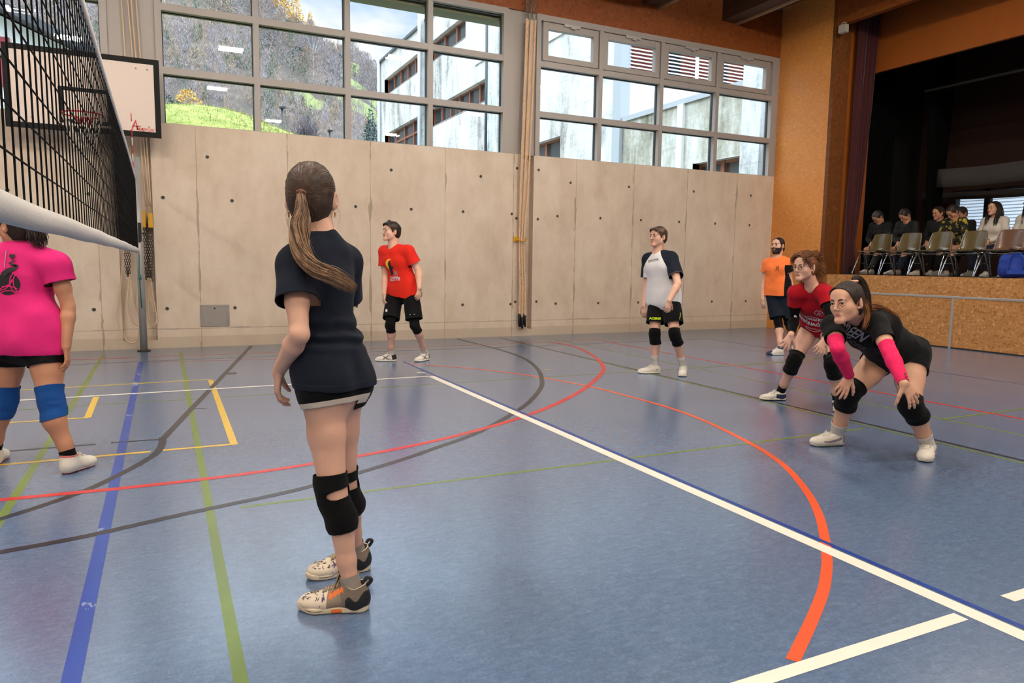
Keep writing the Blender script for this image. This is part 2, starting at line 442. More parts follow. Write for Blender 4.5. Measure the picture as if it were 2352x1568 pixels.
def hand_prims(w, d, n, side, curl=(.5, .5, .5, .5), spread=.1, s=1.0, thumb=.6, tcurl=.3):
    """w wrist, d towards the fingers, n palm normal, side +-1 says on which side the thumb sits"""
    d = nrm(d); n = nrm(n - d * (n @ d)); a = np.cross(d, n) * side; o = []
    kn = w + d * .088 * s
    o.append(ell(w + d * .012 * s, w + d * .078 * s, .027 * s, .017 * s, .037 * s, .0125 * s, a, .014))
    L = [.070, .078, .072, .056]; X = [.029, .0105, -.0095, -.028]; B = [.083, .088, .084, .076]
    for i in range(4):
        p = w + d * B[i] * s + a * X[i] * s; ang = 0; c = curl[i]
        dd = nrm(d + a * (X[i] / .03) * spread)
        for j, fr in enumerate((.44, .31, .25)):
            ang += c * (.75, 1.0, .8)[j]
            v = dd * math.cos(ang) + n * math.sin(ang); q = p + v * L[i] * fr * s
            r0 = (.0098, .0088, .008)[j] * s * (1 if i < 3 else .88); r1 = (.0088, .008, .0068)[j] * s * (1 if i < 3 else .88)
            o.append(cone(p, q, r0, r1, .006)); p = q
    p = w + d * .022 * s + a * .022 * s + n * .006 * s; v = nrm(d * .62 + a * thumb + n * .3)
    q = p + v * .048 * s; o.append(cone(p, q, .0155 * s, .0115 * s, .012))
    v = nrm(v + d * .35 + n * tcurl); q2 = q + v * .034 * s; o.append(cone(q, q2, .0112 * s, .0098 * s, .006))
    v = nrm(v + d * .15 + n * tcurl); o.append(cone(q2, q2 + v * .026 * s, .0098 * s, .0075 * s, .005))
    return o

class Body:
    """J: dict of joints in metres: hl hr kl kr al ar (hip knee ankle), sl sr el er wl wr (shoulder elbow wrist), nb (neck base), head (Head)"""
    def __init__(s, J, fem=True, bulk=1.0, scale=1.0, bow=(0, 0, 0), belly=0.0, leg=1.0, arm=1.0, butt=1.0):
        s.J = {k: (np.asarray(v, float) if not isinstance(v, (Head, dict)) else v) for k, v in J.items()}; s.fem = fem; s.b = bulk * scale; s.sc = scale
        s.bow = np.asarray(bow, float); s.belly = belly; s.butt = butt; s.lg = leg * s.b; s.am = arm * s.b
        J = s.J
        s.mh = (J['hl'] + J['hr']) / 2; s.ms = (J['sl'] + J['sr']) / 2
        s.rp = nrm(J['hr'] - J['hl']); s.rs = nrm(J['sr'] - J['sl'])
        s.tl = np.linalg.norm(J['nb'] - s.mh)
        s.fp = nrm(np.cross(nrm(s.spine(.2) - s.mh), s.rp)) * 1.0
        s.fs = nrm(np.cross(nrm(J['nb'] - s.spine(.75)), s.rs))
    def spine(s, t):
        return s.mh + (s.J['nb'] - s.mh) * t + s.bow * math.sin(math.pi * min(max(t, 0), 1))
    def right(s, t): return nrm(s.rp * (1 - t) + s.rs * t)
    def front(s, t):
        a = nrm(s.spine(min(t + .1, 1.0)) - s.spine(max(t - .1, 0))); return nrm(np.cross(a, s.right(t)))
    def trunk(s, e=0.0, k=.04):
        """trunk sections (t, half width, half depth)"""
        b = s.b; T = [(-.06, .158, .110), (.10, .160, .112), (.36, .122, .092 + s.belly), (.66, .142, .105), (.86, .128, .085)] if s.fem else \
                     [(-.06, .150, .108), (.10, .150, .106), (.36, .138, .098 + s.belly), (.66, .162, .112), (.86, .150, .092)]
        o = []
        for (t0, w0, d0), (t1, w1, d1) in zip(T[:-1], T[1:]):
            o.append(ell(s.spine(t0), s.spine(t1), w0 * b + e, d0 * b + e, w1 * b + e, d1 * b + e, s.right((t0 + t1) / 2), k))
        fr = s.front(.1)
        for sd in (-1, 1):
            o.append(ball(s.mh + s.rp * sd * .075 * b - fr * .055 * b * s.butt - nrm(s.J['nb'] - s.mh) * .02, .092 * b * s.butt + e, .05))
        fs = s.front(.7)
        if s.fem:
            for sd in (-1, 1): o.append(ball(s.spine(.64) + s.right(.64) * sd * .068 * b + fs * .062 * b, .062 * b + e, .05))
        else:
            for sd in (-1, 1): o.append(ball(s.spine(.70) + s.right(.7) * sd * .075 * b + fs * .045 * b, .07 * b + e, .05))
        J = s.J
        for sd, sh in ((-1, 'sl'), (1, 'sr')):
            o.append(cone(s.spine(.84) + s.right(.84) * sd * .06 * b, J[sh], .066 * b + e, .052 * s.am + e, .04))
            o.append(cone(J['nb'] * .98 + s.spine(.9) * .02 - s.front(.9) * .012, J[sh] * .75 + J['nb'] * .25, .030 * b + e * .4, .043 * b + e * .8, .045))
        return o
    def arm(s, sd, e=0.0, e2=None, part='all'):
        J = s.J; S, E, W = J['s' + sd], J['e' + sd], J['w' + sd]; b = s.am; e2 = e if e2 is None else e2
        f = 1.0 if s.fem else 1.14; o = []
        if part in ('all', 'upper'):
            o += [cone(S, S * .45 + E * .55, .048 * b * f + e, .043 * b * f + e, .04), cone(S * .45 + E * .55, E, .043 * b * f + e, .035 * b * f + e2, .02)]
        if part in ('all', 'fore'):
            o += [cone(E, E * .72 + W * .28, .036 * b * f + e2, .0385 * b * f + e2, .015), cone(E * .72 + W * .28, W, .0385 * b * f + e2, .0255 * b * f + e2, .015)]
        return o
    def leg(s, sd, e=0.0, part='all'):
        J = s.J; H, K, A = J['h' + sd], J['k' + sd], J['a' + sd]; b = s.lg; o = []
        fr = s.front(.0); sh = nrm(A - K); bk = -(fr - sh * (fr @ sh)); n = np.linalg.norm(bk); bk = bk / max(n, 1e-6)
        th = nrm(K - H); tf = fr - th * (fr @ th); tf = tf / max(np.linalg.norm(tf), 1e-6)
        if part in ('all', 'thigh'):
            o += [cone(H + (K - H) * .06, H + (K - H) * .5 + tf * .008, .094 * b + e, .076 * b + e, .04), cone(H + (K - H) * .5 + tf * .008, K, .076 * b + e, .054 * b + e, .02)]
        if part in ('all', 'shin'):
            c1 = K + (A - K) * .3 + bk * .014 * b
            o += [cone(K, c1, .052 * b + e, .054 * b + e, .02), cone(c1, K + (A - K) * .72, .054 * b + e, .038 * b + e, .03), cone(K + (A - K) * .72, A, .038 * b + e, .034 * b + e, .02)]
            o += [ball(K + tf * .012 * b, .048 * b + e, .02)]
        return o
    def skin(s):
        o = s.trunk() + s.leg('l') + s.leg('r')
        o += s.arm('l') + s.arm('r')
        for sd, a in (('l', 'fl'), ('r', 'fr')):
            if a in s.J: o.append(cone(s.J['a' + sd], s.J['a' + sd] + (s.J[a] - s.J['a' + sd]) * .55 + np.array([0, 0, -.03]), .036 * s.sc, .03 * s.sc, .02))
        return o

def build_body(root, B, hands, mats, h=.007, hh=.003, hd=.003):
    """one continuous skin mesh: trunk and limbs, with head and hands sampled finer"""
    J = B.J; H = J['head']
    main = B.skin(); headp = H.prims(J['nb'])
    handp = {sd: hand_prims(J['w' + sd], *hands[sd][:3], **hands[sd][3]) for sd in hands}
    allp = main + headp + sum(handp.values(), [])
    ncut = J['nb'] * .45 + H.P(0, -.03, -.05) * .55; nd = nrm(H.P(0, -.03, -.05) - J['nb'])
    hz = H.P(0, .012, .0)
    ch = lambda V: np.maximum(-(V - ncut) @ nd, np.linalg.norm(V - hz, axis=1) - .172 * H.s)      # <=0 inside the head zone
    cw = {}
    for sd in hands:
        w = J['w' + sd]; d = nrm(w - J['e' + sd])
        cw[sd] = (lambda w, d: lambda V: np.maximum(-(V - (w - d * .03)) @ d, np.linalg.norm(V - w, axis=1) - .24))(w, d)
    V, F = sculpt(allp, h)
    c = -ch(V)
    for sd in hands: c = np.maximum(c, -cw[sd](V))
    parts = [clip(V, F, c - .0005)]
    V, F = sculpt(headp + main, hd, H.c - .2, H.c + .2); V, F = clip(V, F, ch(V))
    L = H.loc(V); lf = 1 - (L[:, 0] / .0225) ** 2 - ((L[:, 2] + .0672 + .0015 * np.cos(L[:, 0] * 300)) / .0095) ** 2
    V, F, lg = split(V, F, np.where(L[:, 1] > .07, lf, -1)); parts.append((V, F))
    nhead0 = len(parts[0][1])
    for sd in hands:
        w = J['w' + sd]; fore = B.arm(sd)
        V, F = sculpt(main + handp[sd], hh, w - .25, w + .25); parts.append(clip(V, F, cw[sd](V)))
    Vs = []; Fs = []; b = 0
    for V, F in parts: Vs.append(V); Fs.append(F + b); b += len(V)
    V = np.concatenate(Vs); F = np.concatenate(Fs)
    mi = np.zeros(len(F), int); n0 = len(parts[0][1]); mi[n0:n0 + len(lg)] = np.where(lg, 0, 1)
    return link('body', npmesh('body', V, F, mats, mi), root)

def eyes(root, H, iris):
    """eyeballs with iris, pupil and upper lids"""
    for sx in (-1, 1):
        c = H.P(sx * .032, .0785, .000); r = .0118 * H.s; V = []; F = []; M = []
        n, m = 20, 20
        ax = nrm(H.f + H.r * sx * .05); b1 = nrm(np.cross(ax, H.u)); b2 = np.cross(b1, ax)
        for i in range(n + 1):
            a = math.pi * i / n
            for j in range(m):
                w = 2 * math.pi * j / m; V.append(c + r * (ax * math.cos(a) + (b1 * math.cos(w) + b2 * math.sin(w)) * math.sin(a)))
        for i in range(n):
            for j in range(m):
                F.append((i * m + j, (i + 1) * m + j, (i + 1) * m + (j + 1) % m, i * m + (j + 1) % m)); M.append(2 if i < 2 else (1 if i < 4 else 0))
        link('eye', npmesh('eye', np.array(V), np.array(F), [M_EYE, iris, M_PUPIL], M), root)

def eyelids(H):
    o = []
    k = H.s
    for sx in (-1, 1):
        for a, b, r in (((.019, .0875, .006), (.032, .0905, .0105), .0040), ((.032, .0905, .0105), (.046, .083, .006), .0038), ((.020, .087, -.007), (.032, .0885, -.0115), .0030), ((.032, .0885, -.0115), (.046, .082, -.006), .0030)):
            o.append(cone(H.P(sx * a[0], a[1], a[2]), H.P(sx * b[0], b[1], b[2]), r * k, r * k, .005 * k))
    return o

def brows(root, H, m, th=.0035):
    for sx in (-1, 1):
        b = MB(); pts = [H.P(sx * x, y, z) for x, y, z in ((.014, .0985, .019), (.024, .0985, .0235), (.036, .0935, .0245), (.050, .080, .018))]
        b.tube(pts, [th * .9 * H.s, th * 1.1 * H.s, th * H.s, th * .4 * H.s], 6); b.build('eyebrow', m, root)
    for sx in (-1, 1):
        b = MB(); b.tube([H.P(sx * x, y, z) for x, y, z in ((.0195, .0895, .003), (.027, .0935, .0068), (.036, .0925, .007), (.045, .085, .003))], [.001 * H.s, .0016 * H.s, .0017 * H.s, .001 * H.s], 5); b.build('eyelash', m, root)

def cloth(root, name, prims, h, cut, mats, t=.003, fold=None, colour=None, decals=(), smooth=1):
    """garment: sculpted, cut open along cut(V) > 0, folded, given a thickness; colour = list of (scalar fn, material index where fn > 0)"""
    V, F = sculpt(prims, h); V, F = clip(V, F, cut(V))
    if smooth: V = smooth_mesh(V, F, smooth, .4)
    if fold is not None: V = V + normals(V, F) * fold(V)[:, None]
    mi = np.zeros(len(F), int)
    for fn, k in (colour or []):
        # cut along the seam, keep both sides
        side = None; tag = mi
        V2, F2, g = split_tag(V, F, fn(V), tag)
        V, F, mi = V2, F2[0], F2[1]; mi = np.where(g, mi, k)
    Vo, Fo = V, F
    W, G, n = solidify(V, F, t); mi2 = np.concatenate([mi, mi, np.zeros(len(G) - 2 * n, int)])
    # decals are laid on the outer skin
    if decals:
        bv = BVHTree.FromPolygons([Vector(v) for v in Vo], [tuple(map(int, f)) for f in Fo])
        for li, (c, r, u, nn, polyV, polyF, k) in enumerate(decals):
            r = np.asarray(r); u = np.asarray(u); nn = np.asarray(nn); base = len(W); new = []; ok = []
            for x, y in polyV:
                o = np.asarray(c) + r * x + u * y + nn * .25
                hit = bv.ray_cast(Vector(o), Vector(-nn), .6)
                if hit[0] is None: new.append(o); ok.append(False)
                else: new.append(np.array(hit[0]) + np.array(hit[1]) * (.0018 + .0007 * min(li, 8))); ok.append(True)
            fs = [f for f in polyF if all(ok[i] for i in f)]
            if fs:
                W = np.concatenate([W, np.array(new)]); G = np.concatenate([G, np.array(fs) + base]); mi2 = np.concatenate([mi2, np.full(len(fs), k)])
        W, G = compact(W, G)
    return link(name, npmesh(name, W, G, mats, mi2), root)

def split_tag(V, F, c, tag):
    F = tri(F); key = np.arange(len(F))
    # carry tags through the split by nearest source face: redo the split per tag value
    outF = []; outG = []; outT = []; Vc = V
    ids = [np.where(tag == k)[0] for k in np.unique(tag)]
    cc = c
    allF = F; V2, F2, g = split(V, allF, c)
    # recover tags: faces in split() are emitted in a fixed order
    s = np.where(np.abs(c) < 1e-7, -1e-7, c) > 0; n = s[F].sum(1)
    t1 = tag[(n == 1) | (n == 2)]
    T = np.concatenate([tag[n == 0], tag[n == 3], t1, t1, t1]) if len(t1) else np.concatenate([tag[n == 0], tag[n == 3]])
    return V2, (F2, T), g

def text_poly(txt, size, font=None, bold=0.0, shear=0.0, sub=2, width=1.0):
    """flat outline of a word, centred, finely divided"""
    cu = bpy.data.curves.new('txt', 'FONT'); cu.body = txt; cu.size = size; cu.align_x = 'CENTER'; cu.align_y = 'CENTER'; cu.offset = bold; cu.shear = shear; cu.resolution_u = 3
    o = bpy.data.objects.new('txt', cu); COL.objects.link(o); dg = bpy.context.evaluated_depsgraph_get(); dg.update()
    me = bpy.data.meshes.new_from_object(o.evaluated_get(dg))
    bm = bmesh.new(); bm.from_mesh(me); bmesh.ops.triangulate(bm, faces=bm.faces[:])
    for _ in range(sub):
        lg = [e for e in bm.edges if e.calc_length() > size * .18]
        if lg: bmesh.ops.subdivide_edges(bm, edges=lg, cuts=1); bmesh.ops.triangulate(bm, faces=bm.faces[:])
    bm.verts.index_update()
    V = [(v.co.x * width, v.co.y) for v in bm.verts]; F = [tuple(v.index for v in f.verts) for f in bm.faces]; bm.free()
    bpy.data.objects.remove(o); bpy.data.meshes.remove(me); bpy.data.curves.remove(cu)
    return V, F

def poly_fill(pts, step=None):
    """triangulated filled outline from a list of 2-d points"""
    bm = bmesh.new(); vs = [bm.verts.new((x, y, 0)) for x, y in pts]; f = bm.faces.new(vs); bmesh.ops.triangulate(bm, faces=[f])
    step = step or .02
    for _ in range(3):
        lg = [e for e in bm.edges if e.calc_length() > step]
        if lg: bmesh.ops.subdivide_edges(bm, edges=lg, cuts=1); bmesh.ops.triangulate(bm, faces=bm.faces[:])
    bm.verts.index_update(); V = [(v.co.x, v.co.y) for v in bm.verts]; F = [tuple(v.index for v in f.verts) for f in bm.faces]; bm.free()
    return V, F
def ribbon(pts, w):
    """flat stroke along 2-d points"""
    P = [np.array(p, float) for p in pts]; V = []; ws = w if isinstance(w, (list, tuple)) else [w] * len(P)
    for i, p in enumerate(P):
        t = P[min(i + 1, len(P) - 1)] - P[max(i - 1, 0)]; t /= max(np.linalg.norm(t), 1e-9); q = np.array([-t[1], t[0]]) * ws[i] / 2
        V += [tuple(p + q), tuple(p - q)]
    F = []
    for i in range(len(P) - 1): F += [(2 * i, 2 * i + 1, 2 * i + 3), (2 * i, 2 * i + 3, 2 * i + 2)]
    return V, F
def shift(VF, dx, dy): return [(x + dx, y + dy) for x, y in VF[0]], VF[1]
def arc_pts(cx, cy, rx, ry, a0, a1, n=14): return [(cx + rx * math.cos(math.radians(a0 + (a1 - a0) * i / n)), cy + ry * math.sin(math.radians(a0 + (a1 - a0) * i / n))) for i in range(n + 1)]

def pipe_cut(axis_a, axis_b, rad=.14):
    """>0 beyond b along a->b, near the axis"""
    a = np.asarray(axis_a); d = nrm(np.asarray(axis_b) - a); b = np.asarray(axis_b)
    return lambda V: (V - b) @ d

def strands(name, parent, curves, m, r0=.002, n=4):
    """many tapered hair strands in one mesh; curves = list of (k,3) arrays"""
    Vs = []; Fs = []; base = 0
    for c in curves:
        c = np.asarray(c); K = len(c); T = np.gradient(c, axis=0); T /= np.maximum(np.linalg.norm(T, axis=1, keepdims=True), 1e-9)
        ref = np.array([.3, .5, .8]); A = np.cross(T, ref); A /= np.maximum(np.linalg.norm(A, axis=1, keepdims=True), 1e-9); Bn = np.cross(T, A)
        t = np.linspace(0, 1, K); rr = (r0[0] + (r0[1] - r0[0]) * t) if isinstance(r0, tuple) else r0 * np.minimum(1, (1.02 - t) * 3)
        for k in range(n):
            w = 2 * math.pi * k / n; Vs.append(c + (A * math.cos(w) + Bn * math.sin(w)) * np.asarray(rr)[:, None])
        i = np.arange(K - 1)
        for k in range(n):
            k2 = (k + 1) % n
            Fs.append(np.stack([base + k * K + i, base + k * K + i + 1, base + k2 * K + i + 1, base + k2 * K + i], 1))
        base += n * K
    return link(name, npmesh(name, np.concatenate(Vs), np.concatenate(Fs), m), parent)

def spline(pts, n=12):
    P = np.asarray(pts, float); K = len(P); out = []
    for i in range(K - 1):
        p0, p1, p2, p3 = P[max(i - 1, 0)], P[i], P[i + 1], P[min(i + 2, K - 1)]
        for t in np.linspace(0, 1, n, endpoint=False):
            out.append(.5 * ((2 * p1) + (-p0 + p2) * t + (2 * p0 - 5 * p1 + 4 * p2 - p3) * t * t + (-p0 + 3 * p1 - 3 * p2 + p3) * t ** 3))
    out.append(P[-1]); return np.array(out)

# ------------------------------------------------------------------ shoes
class Shoe:
    """heel and toe points on the ground; side +1 when the little toe lies to the right of heel->toe"""
    def __init__(s, heel, toe, side=1, up=ZZ):
        s.o = np.asarray(heel, float); s.L = np.linalg.norm(np.asarray(toe) - s.o); s.f = nrm(np.asarray(toe) - s.o); s.r = nrm(np.cross(s.f, up)) * side; s.u = np.cross(np.cross(s.f, up), s.f); s.u = nrm(s.u)
        s.A = np.stack([s.r, s.f, s.u]); s.k = s.L / .285
    def P(s, x, y, z): return s.o + s.k * (x * s.r + y * s.f + z * s.u)
    def loc(s, V): return ((V - s.o) @ s.A.T) / s.k
    def sole_prims(s, th=.026, flare=.0):
        chain = [(0, .040, .034), (.002, .09, .031), (.004, .15, .036), (.006, .2, .044), (.000, .240, .036)]
        def f(P):
            q = ((P - s.o.astype(np.float32)) @ s.A.T.astype(np.float32)) / s.k; d = np.full(q.shape[:-1], 9., np.float32)
            for (x0, y0, r0), (x1, y1, r1) in zip(chain[:-1], chain[1:]):
                bx, by = x1 - x0, y1 - y0; t = np.clip(((q[..., 0] - x0) * bx + (q[..., 1] - y0) * by) / (bx * bx + by * by), 0, 1)
                d = smin(d, np.hypot(q[..., 0] - x0 - bx * t, q[..., 1] - y0 - by * t) - (r0 + (r1 - r0) * t), .02)
            lift = np.maximum(q[..., 1] - .215, 0) ** 2 * 2.2 + np.maximum(.03 - q[..., 1], 0) ** 2 * 5
            zt = th + np.maximum(.09 - q[..., 1], 0) * flare
            z = q[..., 2] - lift
            d = d - (.004 + .1 * np.clip(z, 0, .02) * 0)
            dz = np.maximum(.001 - z, z - zt)
            return (smax(d, dz, .008)) * s.k
        c = s.P(0, .14, .02); R = .17 * s.k
        return [(f, c - R, c + R, 0, False)]
    def upper_prims(s, e=0.0, high=.0):
        P = s.P; k = s.k; A = s.A; o = []
        o.append(ello(P(0, .046, .045), A, [(.034 + e) * k, (.041 + e) * k, (.048 + e) * k], .02))
        o.append(cone(P(0, .052, .05), P(0, .058, .10 + high), (.037 + e) * k, (.039 + e) * k, .02))
        o.append(ell(P(0, .07, .055), P(.003, .16, .040), (.036 + e) * k, (.040 + e) * k, (.040 + e) * k, (.030 + e) * k, s.r, .03))
        o.append(ello(P(.004, .205, .032), A, [(.044 + e) * k, (.064 + e) * k, (.028 + e) * k], .03))
        o.append(cone(P(0, .078, .088), P(.002, .14, .058), (.028 + e) * k, (.022 + e) * k, .02))
        return o

def build_shoe(root, S, mats, colour=None, h=.0035, collar=.088, slope=.25, sole_th=.026, lace=True, name='shoe', sole_mat=None, lace_mat=None, flare=.25, sole_colour=None, high=0.0, marks=(), fit=.003):
    V, F = sculpt(S.upper_prims(fit, high=high), h)
    L = S.loc(V); c = np.maximum(L[:, 2] - (collar + slope * (np.abs(L[:, 1] - .052)) * np.where(L[:, 1] < .052, .8, .9)), -(L[:, 2] - .012))
    V, F = clip(V, F, c); mi = np.zeros(len(F), int)
    for fn, k in (colour or []):
        V, (F, mi), g = split_tag(V, F, fn(S.loc(V)), mi); mi = np.where(g, mi, k)
    W, G, n = solidify(V, F, .005 * S.k); mi = np.concatenate([mi, mi, np.zeros(len(G) - 2 * n, int)])
    if marks:
        bv = BVHTree.FromPolygons([Vector(v) for v in V], [tuple(map(int, f)) for f in F])
        for (x0, y0, dirn), (pv, pf), k in marks:
            base = len(W); new = []
            for a, b in pv:
                o = S.P(x0, y0, .04) + S.k * (a * S.f + b * np.cross(S.A[1], dirn[0] * S.r + dirn[1] * S.u)) + .2 * (dirn[0] * S.r + dirn[1] * S.u) * S.k; dd = -(dirn[0] * S.r + dirn[1] * S.u)
                hit = bv.ray_cast(Vector(o), Vector(dd), .5)
                new.append(np.array(hit[0]) + np.array(hit[1]) * .0012 if hit[0] is not None else o * np.nan)
            new = np.array(new); fs = [f for f in pf if np.isfinite(new[list(f)]).all()]
            if fs:
                u, inv = np.unique(np.array(fs), return_inverse=True); W = np.concatenate([W, new[u]]); G = np.concatenate([G, inv.reshape(-1, 3) + base]); mi = np.concatenate([mi, np.full(len(fs), k)])
    sh = link(name, npmesh(name, W, G, mats, mi), root)
    V, F = sculpt(S.sole_prims(sole_th, flare), h); F = tri(F); mi = np.zeros(len(F), int)
    for fn, k in (sole_colour or []):
        V, (F, mi), g = split_tag(V, F, fn(S.loc(V)), mi); mi = np.where(g, mi, k)
    so = link('sole', npmesh('sole', V, F, sole_mat if sole_mat else mats[0], mi), sh)
    if lace:
        b = MB(); bv = BVHTree.FromPolygons([Vector(v) for v in W], [tuple(map(int, f)) for f in G])
        def on(x, y, up=.001):
            hit = bv.ray_cast(Vector(S.P(x, y, .25)), Vector(-S.u), .4)
            return np.array(hit[0]) + S.u * up * S.k if hit[0] is not None else S.P(x, y, .06)
        y0 = .122 if fit > .01 else .108
        for i in range(6):
            y = y0 + i * .0125; w = .020
            for dy in (-1, 1):
                b.tube([on(-w, y - dy * .005), on(-w * .5, y - dy * .002, .003), on(w * .5, y + dy * .002, .003), on(w, y + dy * .005)], .0034 * S.k, 5)
        for dx in (-1, 1):
            b.tube(spline([on(0, y0, .004), on(dx * .016, y0 + .006, .016), on(dx * .030, y0 + .012, .014), on(dx * .020, y0 + .010, .004), on(0, y0 + .002, .004)], 4), .0028 * S.k, 5)
            b.tube(spline([on(0, y0, .004), on(dx * .018, y0 + .020, .008), on(dx * .033, y0 + .032, .004)], 4), .0028 * S.k, 5)
        b.build('laces', lace_mat or M_LACE, sh)
    return sh
# ================================================================== the hall
D = 11.34                      # window wall
def osb(name, dark, mid, light, scale=1.0, rough=.45):
    t = NT(name); v = t.coords((1, 1, 1)); warp = t.n('TexNoise'); warp.inputs['Scale'].default_value = 6; t.l(v, warp.inputs['Vector'])
    mv = t.mix(.08, v, warp.outputs['Color'], 'ADD')
    vo = t.n('TexVoronoi'); vo.inputs['Scale'].default_value = 26 * scale; mp = t.n('Mapping'); mp.inputs['Scale'].default_value = (1.0, .42, 1.0); t.l(mv, mp.inputs['Vector']); t.l(mp.outputs[0], vo.inputs['Vector'])
    vo2 = t.n('TexVoronoi'); vo2.inputs['Scale'].default_value = 40 * scale; mp2 = t.n('Mapping'); mp2.inputs['Scale'].default_value = (.5, 1.0, .42); mp2.inputs['Rotation'].default_value = (.5, .3, .6); t.l(mv, mp2.inputs['Vector']); t.l(mp2.outputs[0], vo2.inputs['Vector'])
    sep = t.n('SeparateColor'); t.l(vo.outputs['Color'], sep.inputs[0]); sep2 = t.n('SeparateColor'); t.l(vo2.outputs['Color'], sep2.inputs[0])
    f = t.math('ADD', t.math('MULTIPLY', sep.outputs[0], .5), t.math('MULTIPLY', sep2.outputs[1], .5))
    f = t.math('ADD', t.math('MULTIPLY', f, .75), t.math('MULTIPLY', t.noise(v, 90 * scale, 3), .25))
    col = t.ramp(f, [(.20, dark), (.42, mid), (.60, mid), (.86, light)]); t.bump(f, .12, .004)
    return t.set(col, rough, spec=.4)
M_OSB = osb('strand board', srgb(158, 102, 52), srgb(190, 132, 74), srgb(220, 168, 112), 1.5); M_OSB2 = osb('strand board smooth', srgb(206, 130, 62), srgb(216, 142, 72), srgb(228, 160, 92), 1.8, .38)
M_OSBD = osb('stained board', srgb(120, 58, 18), srgb(136, 70, 24), srgb(150, 82, 32), .8, .55)
M_ORWOOD = mat('orange stained wood', srgb(150, 78, 22), .5, noise=.12, scale=6, stretch=(1, 1, .2))

def concrete_mat():
    t = NT('fair-faced concrete'); v = t.coords(); sx = t.n('SeparateXYZ'); t.l(t.tc.outputs['Object'], sx.inputs[0]); X, Z = sx.outputs[0], sx.outputs[2]
    big = t.noise(v, .55, 4); mid = t.noise(t.coords((1.2, 1.2, .7)), 3.2, 5, .6); fine = t.noise(v, 42, 3); vert = t.noise(t.coords((1.6, 1, .45)), 2.0, 4, .6)
    base = t.ramp(t.math('ADD', t.math('MULTIPLY', big, .5), t.math('MULTIPLY', mid, .5)), [(.32, srgb(192, 172, 152)), (.5, srgb(210, 192, 172)), (.68, srgb(222, 206, 188))])
    base = t.mix(t.math('MULTIPLY', t.math('MAXIMUM', t.math('SUBTRACT', vert, .55), 0.0), .9), base, srgb(158, 138, 116))
    base = t.mix(t.math('MULTIPLY', fine, .10), base, srgb(120, 108, 94))
    # panel joints every 1.254 m with uneven dark seepage
    fx = t.math('SUBTRACT', t.math('FRACT', t.math('DIVIDE', t.math('SUBTRACT', X, .466 - .627), 1.254)), .5); ax = t.math('ABSOLUTE', fx)
    jn = t.noise(t.coords((9, 1, 1.3)), 1.6, 3); jt = t.math('MULTIPLY', t.math('LESS_THAN', ax, .0042), .42)
    sp = t.math('MULTIPLY', t.math('LESS_THAN', ax, t.math('MULTIPLY', t.math('SUBTRACT', jn, .47), .12)), .50)
    hz = t.math('MULTIPLY', t.math('LESS_THAN', t.math('ABSOLUTE', t.math('SUBTRACT', Z, .272)), .006), .40); hs = t.math('MULTIPLY', t.math('LESS_THAN', t.math('ABSOLUTE', t.math('SUBTRACT', Z, .275)), t.math('MULTIPLY', t.math('SUBTRACT', t.noise(t.coords((2, 1, 2)), 2.5, 3), .5), .09)), .42)
    m = t.math('MAXIMUM', t.math('MAXIMUM', jt, sp), t.math('MAXIMUM', hz, hs))
    base = t.mix(m, base, srgb(112, 94, 76))
    # pores
    vo = t.n('TexVoronoi'); vo.inputs['Scale'].default_value = 7; t.l(v, vo.inputs['Vector']); pr = t.math('MULTIPLY', t.math('LESS_THAN', vo.outputs['Distance'], .035), .55)
    base = t.mix(pr, base, srgb(70, 60, 50)); base = t.mix(t.math('MULTIPLY', t.math('LESS_THAN', Z, .16), t.math('MULTIPLY', mid, .5)), base, srgb(130, 112, 84))
    t.bump(t.math('ADD', mid, t.math('MULTIPLY', fine, .3)), .06, .01)
    return t.set(base, .78, spec=.3)
M_CONC = concrete_mat()
M_CONCD = mat('hole shade', srgb(70, 60, 50), .9); M_CONCRIM = mat('concrete rim', srgb(196, 184, 168), .8)
M_FRAME = mat('window frame paint', srgb(158, 150, 144), .45, noise=.03, scale=4); M_FRAMED = mat('window seal', srgb(34, 36, 36), .5); M_STEEL = mat('brushed steel', srgb(178, 174, 170), .35, .9, noise=.1, scale=3, stretch=(1, 1, 14))
M_ALU = mat('aluminium', srgb(176, 172, 168), .42, .35); M_DARKWOOD = mat('dark timber', srgb(74, 46, 26), .7, noise=.2, scale=3); M_BEAM_LIT = mat('lit beam edge', srgb(150, 116, 84), .6, noise=.15, scale=3)
M_CEIL = mat('dark ceiling', srgb(58, 40, 28), .8, noise=.15, scale=2); M_PLASTER = mat('plain wall', srgb(180, 160, 138), .85, noise=.05, scale=3); M_ROPE = mat('hemp rope', srgb(214, 180, 146), .85, noise=.14, scale=120)
M_CORD = mat('thin cord', srgb(212, 184, 152), .8); M_YPAINT = mat('yellow bracket', srgb(218, 164, 30), .45); M_CHAIN = mat('dark chain', srgb(70, 64, 58), .4, .8); M_GALV = mat('zinc chain', srgb(150, 146, 138), .35, .9)
M_BLK = mat('matt black', srgb(14, 14, 15), .7); M_BLKFR = mat('board edging', (.002, .002, .002, 1), .6, spec=.2); M_BOARD = mat('backboard white', srgb(214, 196, 184), .45); M_REDP = mat('red steel', srgb(196, 30, 36), .4); M_REDPR = mat('red print', srgb(204, 44, 52), .5)
M_NETW = mat('net tape', srgb(206, 202, 198), .75, noise=.08, scale=30, bump=.2, bscale=90); M_NETK = mat('net cord', (.0015, .0015, .002, 1), .8, spec=.15); M_WHITEP = mat('white paint', srgb(232, 226, 214), .5); M_GREENS = mat('green strap', srgb(40, 110, 96), .6)

